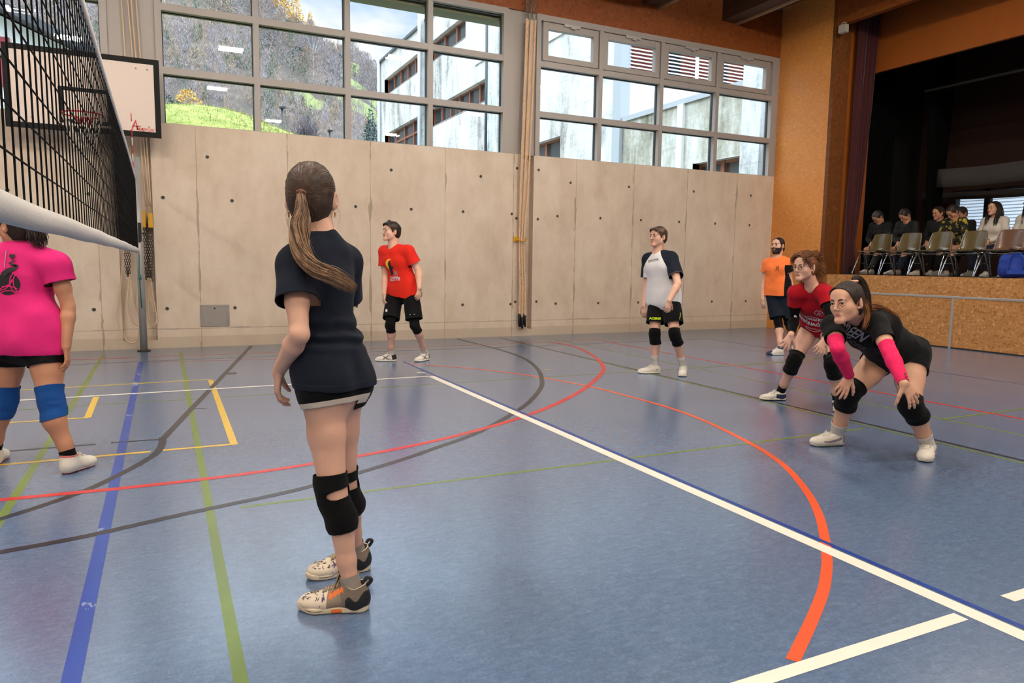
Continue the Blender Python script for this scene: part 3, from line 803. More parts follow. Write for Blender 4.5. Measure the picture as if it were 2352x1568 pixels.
def floor_mat():
    t = NT('marbled lino'); v = t.coords(); st = t.coords((1.0, 2.4, 1)); st2 = t.coords((2.0, 1.0, 1), (0, 0, .5))
    a = t.noise(st, 16, 5, .7, .7); b = t.noise(st2, 48, 4, .7, .8); c = t.noise(v, .35, 3); fl = t.noise(t.coords((1.0, 2.8, 1), (0, 0, .25)), 70, 3, .65, 1.6); fd = t.noise(t.coords((2.4, 1.0, 1), (0, 0, -.3)), 60, 3, .65, 1.6)
    f = t.math('ADD', t.math('MULTIPLY', a, .55), t.math('MULTIPLY', b, .45))
    col = t.ramp(f, [(.30, srgb(72, 94, 125)), (.46, srgb(86, 109, 142)), (.58, srgb(98, 121, 154)), (.72, srgb(117, 138, 166))])
    col = t.mix(t.math('MULTIPLY', t.math('GREATER_THAN', fl, .64), .40), col, srgb(158, 164, 172)); col = t.mix(t.math('MULTIPLY', t.math('GREATER_THAN', fd, .64), .45), col, srgb(52, 64, 88))
    col = t.mix(t.math('MULTIPLY', c, .15), col, srgb(86, 94, 110))
    sc = t.n('TexNoise'); sc.inputs['Scale'].default_value = 1.6; sc.inputs['Detail'].default_value = 5; t.l(t.coords((1, .4, 1), (0, 0, .9)), sc.inputs['Vector'])
    ro = t.math('ADD', t.math('MULTIPLY', sc.outputs['Fac'], .10), .20)
    t.b.inputs['Coat Weight'].default_value = .55; t.b.inputs['Coat Roughness'].default_value = .24
    return t.set(col, ro, spec=.5)
M_FLOOR = floor_mat()
def line_mat(name, r, g, b, wear=0.0):
    t = NT('court ' + name); v = t.coords((1.5, .6, 1)); n = t.noise(v, 5, 6, .7)
    col = t.mix(t.math('MULTIPLY', t.noise(t.coords(), 30, 3), .10), srgb(r, g, b), srgb(r * .8, g * .8, b * .8))
    if wear: col = t.mix(t.math('MULTIPLY', t.math('GREATER_THAN', n, .61), .85), col, srgb(140, 156, 180))
    return t.set(col, .30, spec=.5)
L_BLUE = line_mat('blue', 36, 72, 160, 1); L_BLUE2 = line_mat('deep blue', 28, 64, 150); L_GREEN = line_mat('green', 112, 134, 52); L_WHITE = line_mat('white', 240, 232, 218); L_RED = line_mat('red', 206, 44, 44); L_BLACK = line_mat('black', 44, 44, 50)
L_ORANGE = line_mat('orange', 232, 92, 52); L_YELLOW = line_mat('yellow', 232, 190, 66); L_PURPLE = line_mat('grey-blue', 76, 84, 120); L_THINRED = line_mat('thin red', 214, 74, 60)

def build_floor():
    b = MB(); b.bb(-8, 11.5, -7.5, 11.56, -.12, 0); fl = b.build('floor', M_FLOOR); setp(fl, kind='structure')
    zi = [0]
    def ln(pts, w, m, world=False, n=6, curve=False):
        P = [onz(*p) for p in pts] if not world else [np.array([*p, 0.0]) for p in pts]
        if curve: P = list(spline(P, n))
        zi[0] += 1; s = MB(); s.strip(P, w, .0004 + .00003 * zi[0]); return s.build('court_line', m, fl)
    red = [(0, 1148), (300, 1119), (600, 1083), (900, 1033), (1100, 987), (1240, 943), (1330, 900), (1375, 865), (1386, 845), (1372, 824), (1340, 804), (1300, 791), (1262, 785.5)]
    P = [onz(*p) for p in red]; P = [P[0] + (P[0] - P[1]) * 6] + P
    ln([(.168, 10.8), (.168, -4)], .042, L_GREEN, True); ln([(-.757, 10.79), (-.757, -3)], .045, L_GREEN, True)
    ln([(-4, onz(27, 940.8)[1]), (8, onz(1452, 854.4)[1])], .028, L_GREEN, True)
    yg = onz(1400, 1057.8)[1]; ln([(onz(550, 1160)[0], yg), (onz(1985, 984)[0], yg)], .028, L_GREEN, True)
    for a, c in (((1189, 785.5), (1900, 960)), ((1274, 779), (1900, 906.7))):
        A, Bq = onz(*a), onz(*c); ln([(A[0], A[1]), (Bq[0], -4)], .03, L_GREEN, True)
    ln([(2160.7, 962.6), (2352, 938.5), (2600, 907)], .03, L_GREEN); ln([(1605.8, 845), (1793, 830), (1900, 821.5)], .03, L_GREEN)
    A, Bq = onz(1146.6, 775.3), onz(1900, 951.3); ln([(A[0], A[1]), (Bq[0], -4)], .04, L_BLACK, True)
    A, Bq = onz(1367.7, 779.6), onz(2000, 896.7); ln([(A[0], A[1]), (Bq[0], -4)], .045, L_RED, True)
    ln([(1600, 779), (1629, 778.6), (1780, 800.7), (2135, 852), (2352, 883), (2500, 905)], .035, L_PURPLE)
    ln([(162, 826), (311, 821)], .05, L_RED); ln([(341, 819), (633, 809), (1262, 785.5), (1368, 779.6)], .03, L_THINRED); ln([(60, 842), (340, 829.3), (639, 817.5), (900, 806), (1261, 793), (1600, 779)], .028, L_PURPLE); ln([(340, 831.5), (627, 824.5), (938, 812)], .02, L_THINRED)
    ln([(-.295, 9.865), (-.295, -4)], .055, L_BLUE, True)
    ln([(485.5, 871), (39.6, 896), (-300, 915)], .04, L_YELLOW); ln([(484, 873), (538, 1021)], .05, L_YELLOW); ln([(541, 1019.5), (374, 1034)], .042, L_YELLOW); ln([(346, 1037), (0, 1067.5), (-200, 1085)], .042, L_YELLOW)
    ln([(203, 959), (19, 970.7), (-200, 985)], .038, L_YELLOW); ln([(201, 959), (221, 911)], .05, L_YELLOW)
    ln([(938, 835.7), (1070, 845), (1150, 853.5), (1236, 865.4), (1350.7, 886.7), (1431.5, 906.7), (1537.8, 936.5), (1622.8, 968.3), (1716, 1014), (1771.6, 1047), (1814, 1081), (1856.6, 1134), (1882, 1185), (1895, 1240.5), (1899, 1277), (1899, 1305), (1892.5, 1350), (1878, 1392), (1856, 1443), (1820.6, 1517)], .045, L_ORANGE, curve=True)
    ln([(576.8, 794.4), (373, 1009)], .05, L_BLACK); ln([(373.6, 1004), (372, 1020), (362, 1037), (341, 1053), (293, 1080), (207, 1121.6), (103, 1159), (0, 1192), (-150, 1240)], .05, L_BLACK, curve=True)
    ln([(368, 1008.5), (255, 1016.5)], .028, L_BLACK); ln([(220, 1020), (0, 1037), (-100, 1045)], .028, L_BLACK)
    ln([(-200, 1303), (0, 1268), (193, 1232), (379, 1190), (489, 1166), (700, 1120), (900, 1062.7), (1000, 1028.7), (1097.7, 993), (1172, 953), (1214.6, 923.7), (1240, 894), (1245, 875), (1236, 849), (1206, 824), (1155, 805), (1091, 788), (1049, 778)], .05, L_BLACK, curve=True)
    zi[0] += 1; s = MB(); s.strip(list(spline(P, 6)), .055, .0004 + .00003 * zi[0]); s.build('court_line', L_RED, fl)
    A = onz(917, 831); ln([(onz(1772.7, 1200)[0] + .034, A[1]), (onz(1772.7, 1200)[0] + .034, -4)], .028, L_BLUE2, True)
    ln([(2.665, 7.58), (2.665, -4)], .075, L_WHITE, True); y0 = onz(500, 892.5)[1]; ln([(-5, y0), (2.63, y0)], .055, L_WHITE, True)
    a1, a2 = onz(2207.5, 1415.5), onz(1736, 1568); ln([(a1[0], a1[1]), (a1[0] - 4, a1[1])], .055, L_WHITE, True); a3 = onz(2322, 1378); ln([(a3[0], a1[1] + .015), (a3[0] + 2, a1[1] + .015)], .055, L_WHITE, True)
    q = onz(967, 856); ln([(q[0] - .05, q[1]), (q[0] + .05, q[1])], .06, L_WHITE, True); q = onz(532, 857); ln([(q[0] - .05, q[1]), (q[0] + .05, q[1])], .12, L_BLACK, True); q = onz(1259, 849); ln([(q[0] - .04, q[1]), (q[0] + .04, q[1])], .03, L_YELLOW, True)
    for x, y in ((497, 895), (461, 938)): q = onz(x, y); ln([(q[0] - .05, q[1]), (q[0] + .05, q[1])], .015, L_BLACK, True)
    return fl

def build_shell():
    S = lambda o: setp(o, kind='structure')
    # concrete wall with two rope niches and form-tie holes, shade painted as dark discs
    b = MB(); top = 3.145; n0, n1, n2, n3 = -.545, -.11, 5.62, 5.87
    for x0, x1 in ((-8, n0), (n1, n2), (n3, 11.585)): b.bb(x0, x1, D, D + .22, 0, top)
    for x0, x1 in ((n0, n1), (n2, n3)): b.bb(x0, x1, D, D + .22, 0, .12); b.bb(x0, x1, D + .16, D + .22, .12, top)
    def disc(x, z, r, m, y):
        n = 14; V = [(x, y, z)] + [(x + r * math.cos(a), y, z + r * math.sin(a)) for a in np.linspace(0, 2 * math.pi, n, endpoint=False)]; b.add(V, [(0, 1 + (k + 1) % n, 1 + k)[::-1] for k in range(n)], m)
    holes = [(.02 + .905 * k, z) for z in (2.12, .56) for k in range(-4, 13) if not (n2 - .15 < .02 + .905 * k < n3 + .05)] + [(x, 2.72) for x in (.61, 1.9, 3.31, 4.86, 6.61, 7.87, 9.4, 10.88)] + [(x, z) for x in (n2 - .08, n3 + .09) for z in (2.9, 2.05, .6)]
    for x, z in holes: disc(x, z, .034, 1, D - .0015); disc(x + .004, z + .005, .024, 2, D - .003)
    S(b.build('wall_back', [M_CONC, M_CONCRIM, M_CONCD], None))
    b = MB(); b.bb(-8, 12.0, D, D + .25, 5.52, 6.45); S(b.build('trim_1', M_OSBD))
    b = MB(); b.bb(-.575, .0, D + .04, D + .2, top, 5.52); b.bb(5.345, 5.885, D + .04, D + .2, top, 5.52); b.bb(11.40, 11.52, D + .01, D + .2, top, 5.52); S(b.build('wall_pilaster', M_FRAME))
    b = MB(); b.bb(-8.2, -8, -7.7, D + .2, 0, 6.5); S(b.build('wall_left', M_CONC))
    b = MB(); b.bb(-8.2, 19.2, -7.7, -7.5, 0, 6.5); S(b.build('wall_front', M_PLASTER))
    b = MB(); b.bb(-8.2, 12.6, -7.7, D + .25, 6.5, 6.65); S(b.build('ceiling', M_CEIL))
    for i, x in enumerate((-6.6, -4.5, -2.3, -.1, 2.0, 4.1, 6.2, 8.25, 10.12)):
        b = MB(); b.bb(x - .19, x + .19, -7.5, D, 6.02, 6.5); b.bb(x + .13, x + .21, -7.5, D, 5.985, 6.05, 1); S(b.build('beam', [M_DARKWOOD, M_BEAM_LIT], None))  # paler strip paints the lit lower right edge of each beam
    # right wall: pillar, stage front, header
    b = MB(); b.bb(11.5, 11.62, 10.061, D, 0, 6.5); b.bb(11.5, 11.62, 9.98, 10.061, 0, 1.15); S(b.build('wall_right', M_OSB2))
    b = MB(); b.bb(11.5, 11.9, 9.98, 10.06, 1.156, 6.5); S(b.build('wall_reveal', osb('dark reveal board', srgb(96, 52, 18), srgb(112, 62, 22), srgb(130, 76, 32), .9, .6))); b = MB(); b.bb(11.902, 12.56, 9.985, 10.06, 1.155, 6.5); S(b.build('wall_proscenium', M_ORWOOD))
    b = MB(); b.bb(11.5, 11.62, -7.5, 9.979, 5.77, 6.5); b.bb(11.5, 11.62, -7.5, -2, 1.155, 5.77); S(b.build('wall_header', M_OSBD))
    b = MB(); b.bb(12.55, 12.62, -7.5, 9.98, 5.04, 6.5); S(b.build('wall_fascia', M_ORWOOD))
    b = MB(); b.bb(11.5, 11.56, -7.5, 9.98, .845, 1.155); S(b.build('wall_stage', M_OSB))
    for i, y in enumerate((9.98, 7.37, 4.87, 2.37, -.13, -2.63, -5.13)):
        b = MB(); b.bb(11.505, 11.56, y - (2.61 if i == 0 else 2.5) + .018, y - .018, .02, .815); b.bb(11.5, 11.504, y - 2.3, y - 2.28, .06, .08); S(b.build('wall_stage_panel', M_OSB))
    b = MB(); b.bb(11.498, 11.55, -7.5, 9.98, .812, .842)
    for y in (7.37, 4.87, 2.37, -.13, -2.63): b.bb(11.498, 11.53, y - .02, y + .02, 0, .815)
    S(b.build('trim_2', M_ALU)); b = MB(); b.bb(11.5, 11.54, -7.5, 9.98, 0, .02); S(b.build('baseboard_right', M_BLK))
    b = MB(); b.bb(11.56, 19.2, -7.5, 11.5, 1.0, 1.15); S(b.build('floor_stage', mat('stage floor', srgb(60, 44, 32), .5, noise=.15, scale=5)))
    SB = mat('stage dark wall', srgb(12, 10, 9), .95); SO = mat('stage board wall', srgb(46, 21, 8), .9, noise=.1, scale=4)
    b = MB(); b.bb(12.4, 19.2, 11.3, 11.5, 1.15, 6.5); S(b.build('wall_wing', SB)); b = MB(); b.bb(11.62, 19.2, -7.7, 11.5, 6.5, 6.65); S(b.build('ceiling_stage', SB))
    wy0, wy1, wz0, wz1, WX = 2.0, 10.45, 1.98, 3.02, 16.0
    b = MB(); b.bb(WX, WX + .2, -7.5, wy0, 1.15, 6.5); b.bb(WX, WX + .2, wy1, 11.3, 1.15, 6.5); b.bb(WX, WX + .2, wy0, wy1, 1.15, wz0); b.bb(WX, WX + .2, wy0, wy1, wz1, 6.5); S(b.build('wall_stage_back', SO))
    # stage window with outside slat blind
    w = S(empty('window_4', (WX, 6, wz0)));
    b = MB()
    for y in (wy1, 9.70, 8.3, 6.9, 5.5, 4.1, 2.7, wy0): b.bb(WX + .02, WX + .12, y - .06, y + .06, wz0, wz1)
    b.bb(WX + .02, WX + .12, wy0, wy1, wz0 - .03, wz0 + .05); b.bb(WX + .02, WX + .12, wy0, wy1, wz1 - .05, wz1 + .03); b.build('window_frame', M_BLK, w)
    pane(w, (WX + .07, wy0, wz0), (WX + .07, wy1, wz1))
    b = MB(); n = 15
    for i in range(n):
        z = wz0 + (i + .5) * (wz1 - wz0) / n; b.box((WX + .28, (wy0 + wy1) / 2, z), (.072, wy1 - wy0, .003), 0, Matrix.Rotation(1.15, 3, 'Y'))
    b.build('blind_slats', translucent('blind white', (.93, .94, .96, 1)), w)

def glass_mat():
    m = bpy.data.materials.new('window glass'); m.use_nodes = True; t = m.node_tree; t.nodes.clear()
    o = t.nodes.new('ShaderNodeOutputMaterial'); mx = t.nodes.new('ShaderNodeMixShader'); tr = t.nodes.new('ShaderNodeBsdfTransparent'); gl = t.nodes.new('ShaderNodeBsdfGlossy'); fr = t.nodes.new('ShaderNodeFresnel')
    tr.inputs[0].default_value = (.96, .985, .98, 1); gl.inputs['Roughness'].default_value = 0.0; gl.inputs[0].default_value = (.8, .8, .8, 1); fr.inputs[0].default_value = 1.45
    t.links.new(fr.outputs[0], mx.inputs[0]); t.links.new(tr.outputs[0], mx.inputs[1]); t.links.new(gl.outputs[0], mx.inputs[2]); t.links.new(mx.outputs[0], o.inputs[0]); return m
M_GLASS = glass_mat()
def pane(parent, a, c, name='glass_pane'):
    a = np.array(a); c = np.array(c); V = [a, np.array([c[0], c[1], a[2]]), c, np.array([a[0], a[1], c[2]])]
    me = bpy.data.meshes.new(name); me.from_pydata([tuple(v) for v in V], [], [(0, 1, 2, 3)]); me.materials.append(M_GLASS); return link(name, me, parent)

def translucent(name, c):
    m = bpy.data.materials.new(name); m.use_nodes = True; t = m.node_tree; t.nodes.clear(); o = t.nodes.new('ShaderNodeOutputMaterial'); mx = t.nodes.new('ShaderNodeMixShader'); d = t.nodes.new('ShaderNodeBsdfDiffuse'); tl = t.nodes.new('ShaderNodeBsdfTranslucent')
    d.inputs[0].default_value = c; tl.inputs[0].default_value = c; mx.inputs[0].default_value = .85; t.links.new(d.outputs[0], mx.inputs[1]); t.links.new(tl.outputs[0], mx.inputs[2]); t.links.new(mx.outputs[0], o.inputs[0]); return m
def build_windows():
    z0, zt = 3.145, 5.52; tz = (4.715, 3.87); ws = [(-4.6, -.575, [-3.25, -1.92]), (.0, 5.345, [1.316, 2.642, 3.972]), (5.885, 11.40, [7.195, 8.548, 9.895])]
    for i, (xa, xb, ms) in enumerate(ws):
        w = setp(empty('window_%d' % (i + 1), ((xa + xb) / 2, D, z0)), kind='structure'); b = MB(); y0, y1 = D - .005, D + .17; fw = .085
        b.bb(xa, xa + fw, y0, y1, z0, zt); b.bb(xb - fw, xb, y0, y1, z0, zt); b.bb(xa + fw, xb - fw, y0 + .001, y1 - .002, zt - .10, zt - .001); b.bb(xa + fw, xb - fw, D + .06, y1 - .003, z0, z0 + .015)
        for x in ms: b.bb(x - .040, x + .040, y0 + .0005, y1 - .001, z0 + .001, zt - .102)
        xs = [xa + fw] + ms + [xb - fw]
        for z in tz:
            for j in range(len(xs) - 1): b.bb(xs[j] + (.040 if j else 0), xs[j + 1] - (.040 if j + 1 < len(xs) - 1 else 0), y0 + .004, y1 - .02, z - .056, z + .038)
        for j in range(len(xs) - 1):           # glazing beads: a darker inner step round every pane
            for za, zb in ((z0, tz[1] - .056), (tz[1] + .038, tz[0] - .056), (tz[0] + .038, zt - .1)):
                xl, xr = xs[j] + (.040 if j else 0), xs[j + 1] - (.040 if j + 1 < len(xs) - 1 else 0)
                for q in ((xl, xl + .014, za, zb), (xr - .014, xr, za, zb), (xl, xr, zb - .014, zb)): b.bb(q[0], q[1], D + .09, D + .135, q[2], q[3], 1)
        b.build('window_frame', [M_FRAME, M_FRAMED], w)
        for j in range(len(xs) - 1):
            if i == 2:                          # tilting sashes with a latch
                xl, xr, za, zb = xs[j] + .05, xs[j + 1] - .05, tz[0] + .055, zt - .105; s = MB(); f = .105
                s.bb(xl, xl + f, D + .02, D + .12, za, zb); s.bb(xr - f, xr, D + .02, D + .12, za, zb); s.bb(xl + f, xr - f, D + .021, D + .12, za, za + f * .9); s.bb(xl + f, xr - f, D + .021, D + .12, zb - f * 1.1, zb)
                so = s.build('sash', M_FRAME, w, .006); h = MB(); xm = (xl + xr) / 2
                h.bb(xm - .16, xm + .16, D - .012, D + .02, zb - .035, zb + .01); h.bb(xm - .03, xm + .07, D - .03, D + .0, zb - .06, zb - .02); h.tube([(xm + .03, D - .02, zb - .03), (xm + .03, D - .035, zb - .085)], .009, 6); h.build('sash_latch', M_ALU, so, .003)
        for za, zb in ((z0, tz[1]), (tz[1], tz[0]), (tz[0], zt)):
            for j in range(len(xs) - 1): pane(w, (xs[j], D + .11, za), (xs[j + 1], D + .11, zb))
    # small soffit of the outside blind box above window 1
    b = MB(); b.bb(-.1, 5.4, D + .2, D + .5, 5.36, 5.6); setp(b.build('trim_3', mat('soffit', srgb(116, 118, 92), .7)), kind='structure')

def build_lamps():
    em = bpy.data.materials.new('lit tube'); em.use_nodes = True; t = em.node_tree; t.nodes.clear(); o = t.nodes.new('ShaderNodeOutputMaterial'); e = t.nodes.new('ShaderNodeEmission'); e.inputs[0].default_value = LAMP_COL; e.inputs[1].default_value = LAMP_STR; t.links.new(e.outputs[0], o.inputs[0])
    hs = mat('lamp housing', srgb(190, 186, 180), .5); spots = [(1.55, 4.77), (1.52, .54), (3.57, -3.57), (5.13, 5.94), (5.39, 1.58), (7.94, -4.1), (9.19, .88), (9.36, 5.08), (-2.34, 5.59), (-1.7, 3.97), (-2.3, .6), (-1.0, -3.8), (-5.5, 4.5), (-5.5, -.5), (-5.3, -4.5), (11.0, -3.9)]
    for i, (x, y) in enumerate(spots):
        if (x > 10.9): continue
        r = empty('ceiling_lamp', (x, y, 6.02), 'twin tube lamp hanging under the dark ceiling of the hall, mirrored in the window panes', 'lamp', 'hall ceiling lamps')
        b = MB(); b.bb(x - .30, x + .30, y - .22, y + .22, 6.09, 6.14); b.bb(x - .30, x - .285, y - .22, y + .22, 6.02, 6.14); b.bb(x + .285, x + .30, y - .22, y + .22, 6.02, 6.14); b.tube([(x - .2, y, 6.14), (x - .2, y, 6.5)], .01, 6); b.tube([(x + .2, y, 6.14), (x + .2, y, 6.5)], .01, 6); b.build('housing', hs, r)
        for dy in (-.11, .11):
            b = MB(); b.tube([(x - .26, y + dy, 6.04), (x + .26, y + dy, 6.04)], .024, 10); b.build('tube', em, r)

# ------------------------------------------------------------------ fittings
def chain(b, pts, r=.006, L=.034, m=0):
    P = spline(pts, 10); seg = np.linalg.norm(np.diff(P, axis=0), axis=1); cum = np.concatenate([[0], np.cumsum(seg)]); n = int(cum[-1] / (L * .78))
    for i in range(n):
        s = (i + .5) / n * cum[-1]; c = np.array([np.interp(s, cum, P[:, k]) for k in range(3)]); c2 = np.array([np.interp(min(s + .01, cum[-1]), cum, P[:, k]) for k in range(3)]); d = nrm(c2 - c) if np.linalg.norm(c2 - c) > 1e-6 else -ZZ
        a = nrm(np.cross(d, np.array([1, .2, 0]))); q = np.cross(d, a); a = a if i % 2 else q
        b.tube([c + d * (L * .5 * math.cos(w)) + a * (L * .27 * math.sin(w)) for w in np.linspace(0, 2 * math.pi, 9)], r * .55, 5, m, False)

def twisted(b, P, r, m=0, tw=26):
    """rope laid from three strands"""
    P = spline(P, 10); n = len(P); seg = np.concatenate([[0], np.cumsum(np.linalg.norm(np.diff(P, axis=0), axis=1))]); N = int(seg[-1] / .022) + 2; s = np.linspace(0, seg[-1], N); Q = np.stack([np.interp(s, seg, P[:, k]) for k in range(3)], 1)
    T = np.gradient(Q, axis=0); T /= np.linalg.norm(T, axis=1, keepdims=True); A = np.cross(T, np.array([0, 1.0, .05])); A /= np.maximum(np.linalg.norm(A, axis=1, keepdims=True), 1e-6); Bn = np.cross(T, A)
    for k in range(3):
        w = s * tw * 2 + k * 2.094; b.tube(list(Q + (A * np.cos(w)[:, None] + Bn * np.sin(w)[:, None]) * r * .5), r * .56, 6, m)

def build_fittings():
    # climbing ropes gathered in the right niche
    for k in range(5):
        x = (k - 2) * .036; y = 11.20 + (k % 2) * .035
        r = empty('hanging_climbing_rope', (5.63 + x, y, .3), ['leftmost beige climbing rope of the bundle tied to the niche', 'second beige climbing rope from the left in the bundle', 'middle beige climbing rope of the bundle hanging by the pilaster', 'fourth beige climbing rope from the left in the bundle', 'rightmost beige climbing rope of the bundle tied to the niche'][k], 'climbing rope', 'climbing ropes gathered at the niche')
        b = MB(); zb = .40 - (k % 3) * .03; twisted(b, [(5.70 + x * 1.15, y, 5.35), (5.665 + x * 1.1, y, 4.0), (5.63 + x, y + .02, 2.6), (5.615 + x * .6, y + .06, 1.69), (5.625 + x * .7, y + .03, 1.0), (5.63 + x * .8, y + .03, zb)], .0185); b.build('rope', M_ROPE, r)
        b = MB(); b.tube([(5.63 + x * .8, y + .03, zb), (5.633 + x * .8, y + .03, zb - .2)], [.023, .02], 10); b.build('end_sleeve', M_BLK, r)
        b = MB(); chain(b, [(5.70 + x * 1.15, y, 5.36), (5.70 + x, y, 6.0)], .008, .06); b.build('chain', M_GALV, r)
    b = MB(); b.bb(5.49, 5.575, D - .03, D - .001, 1.65, 1.74); b.bb(5.67, 5.72, D - .03, D - .001, 1.66, 1.73); b.tube([(5.5, D - .05, 1.69), (5.6, D - .2, 1.66), (5.72, D - .05, 1.69)], .012, 6)
    setp(b.build('rope_bracket', M_YPAINT, None), 'yellow bracket holding the climbing ropes to the right niche', 'bracket')
    # cords, chains and loops in the left niche
    for k, (xa, x2, z) in enumerate(((-.30, -.19, 1.98), (-.26, -.15, 2.0), (-.20, -.13, 1.99), (-.38, -.35, 2.0))):
        b = MB(); b.tube(spline([(xa - .05, D - .06, 5.9), (xa, D - .06, 4.4), (x2, D - .03, z)], 8), .009, 6); setp(b.build('hoist_cord', M_CORD), 'thin beige hoisting cord running up the pilaster above the left niche', 'cord', 'hoisting cords on the left pilaster')
    b = MB(); b.bb(-.255, -.205, D - .02, D + .1, 1.70, 1.93); b.bb(-.175, -.115, D - .02, D + .1, 1.70, 1.90); setp(b.build('cord_bracket', M_YPAINT, None, .004), 'yellow cord bracket on the edge of the left niche', 'bracket')
    for k, (x, z1, z2) in enumerate(((-.215, 1.75, .98), (-.17, 1.78, .95), (-.45, 1.5, 1.02))):
        b = MB()
        for q in range(3): chain(b, [(x + (q - 1) * .018, D + .02, z1), (x + (q - 1) * .026, D + .0, (z1 + z2) / 2), (x + (q - 1) * .012, D + .02, z2)], .008, .05)
        setp(b.build('hanging_chain', M_CHAIN), ['dark chain hanging right behind the silver post, left strand', 'dark chain hanging in the left niche beside the yellow bracket', 'short dark chain hanging left of the silver post'][k], 'chain', 'chains in the left niche')
    loops = [[(-.50, D - .05, 1.25), (-.56, D - .08, .75), (-.60, D - .08, .42), (-.50, D - .1, .14), (-.38, D - .1, .12), (-.33, D - .08, .35)], [(-.43, D - .03, 1.05), (-.47, D - .06, .65), (-.42, D - .07, .40), (-.33, D - .05, .33)], [(-.43, D - .02, 1.05), (-.40, D - .04, .7), (-.34, D - .03, .5)], [(-.19, D - .03, 1.0), (-.22, D - .05, .6), (-.20, D - .07, .36), (-.13, D - .08, .36), (-.12, D - .06, .5), (-.16, D - .04, .8), (-.17, D - .03, 1.0)], [(-.21, D - .02, 1.0), (-.18, D - .03, .7), (-.14, D - .04, .52)]]
    for k, pts in enumerate(loops):
        b = MB(); b.tube(spline(pts, 10), .0085, 6); setp(b.build('hanging_rope', M_CORD), ['long beige rope loop reaching almost to the floor left of the post', 'short beige rope loop in the left niche', 'straight beige rope end behind the post', 'beige rope loop hanging right of the silver post', 'beige rope end right of the silver post'][k], 'rope', 'rope loops by the net post')
    # hatch in the wall
    r = empty('wall_hatch', (.65, D, .45), 'steel access hatch low in the concrete wall', 'hatch'); b = MB(); x0, x1, z0, z1 = .452, .848, .30, .612
    for q in ((x0 + .03, x1 - .03, z0, z0 + .03), (x0 + .03, x1 - .03, z1 - .03, z1), (x0, x0 + .03, z0, z1), (x1 - .03, x1, z0, z1)): b.bb(q[0], q[1], D - .012, D + .01, q[2], q[3])
    for x in (x0 + .015, x1 - .015):
        for z in (z0 + .015, z1 - .015): b.tube([(x, D - .016, z), (x, D - .01, z)], .006, 8)
    b.build('frame', M_STEEL, r); b = MB(); b.bb(x0 + .032, x1 - .032, D - .008, D + .006, z0 + .032, z1 - .032); d = b.build('door', M_STEEL, r)
    b = MB(); b.tube([((x0 + x1) / 2, D - .014, z1 - .05), ((x0 + x1) / 2, D - .006, z1 - .05)], .012, 10); b.build('lock', M_CHAIN, d)
    for x in (x0 + .08, x1 - .08): b = MB(); b.bb(x - .02, x + .02, D - .018, D - .006, z0 + .028, z0 + .052); b.build('hinge', M_ALU, d)
    # basketball hoop
    Y = 10.9; x0, x1, z0, z1 = -1.69, .03, 2.875, 3.87; r = empty('basketball_hoop', (-.83, D, 3.0), 'white basketball backboard with black edging and red rim high on the wall', 'basketball hoop')
    b = MB(); b.bb(x0, x1, Y, Y + .03, z0, z1); e = .06
    for q in ((x0 + e + .008, x1 - e - .008, z0, z0 + e), (x0 + e + .008, x1 - e - .008, z1 - e, z1), (x0, x0 + e, z0, z1), (x1 - e, x1, z0, z1)): b.bb(q[0] - .004, q[1] + .004, Y - .004, Y + .034, q[2] - .004, q[3] + .004, 1)
    q0, q1, w0, w1 = -1.125, -.535, 2.97, 3.42
    for q in ((q0 + .05, q1 - .05, w0, w0 + .05), (q0 + .05, q1 - .05, w1 - .05, w1), (q0, q0 + .05, w0, w1), (q1 - .05, q1, w0, w1)): b.bb(q[0], q[1], Y - .0035, Y, q[2], q[3], 1)
    for x in (-1.55, -1.42, -.24, -.11):
        for z in (z0 + .13, z1 - .13): b.tube([(x, Y - .006, z), (x, Y, z)], .012, 8, 2)
    def deco(VF, x, z, s=1): b.add([(x + a * s, Y - .003, z + c * s) for a, c in VF[0]], [tuple(f) for f in VF[1]], 3)
    deco(text_poly('SPORT', .062, bold=.0004), -.105, z0 + .085); deco(text_poly('REA', .045, bold=.002, shear=.1), -.222, z0 + .09)
    deco(ribbon([(-.05, -.05), (.005, .075), (.012, .10)], [.02, .016, .004]), -.275, z0 + .11); deco(ribbon([(.01, .09), (.02, .02), (.03, -.03)], [.006, .014, .018]), -.275, z0 + .11); deco(ribbon([(-.05, .02), (.03, .012), (.07, .02)], [.006, .014, .006]), -.275, z0 + .11); deco(ribbon([(-.01, -.028), (.16, -.018)], [.008, .003]), -.255, z0 + .075)
    bo = b.build('backboard', [M_BOARD, M_BLKFR, M_ALU, M_REDPR], r)
    b = MB(); c = np.array([-.84, 10.57, 3.035]); R_ = .225
    b.tube([c + R_ * np.array([math.cos(a), math.sin(a), 0]) for a in np.linspace(0, 2 * math.pi, 40)], .010, 8); b.bb(-.93, -.75, Y - .02, Y, 2.98, 3.05); b.bb(-.90, -.78, 10.78, Y, 3.02, 3.032)
    for s in (-1, 1): b.tube([c + np.array([s * .06, .2, 0]), (-.84 + s * .03, Y - .01, 2.94)], .008, 6)
    b.build('rim', M_REDP, r); b = MB(); n = 12
    for k in range(n):
        for sg in (1, -1):
            pts = []
            for j in range(7):
                t = j / 6; a = 2 * math.pi * (k + sg * t * 1.5) / n; rr = R_ * (1 - .48 * t ** .8); pts.append(c + np.array([rr * math.cos(a), rr * math.sin(a), -.02 - .43 * t]))
            b.tube(pts, .0055, 5)
    b.build('basket_net', mat('basket cord', srgb(214, 204, 190), .8), r); b = MB()
    for x in (-1.3, -.36):
        for z in (3.05, 3.7): b.tube([(x, Y + .06, z), (x, D - .012, z - .05)], .025, 8)
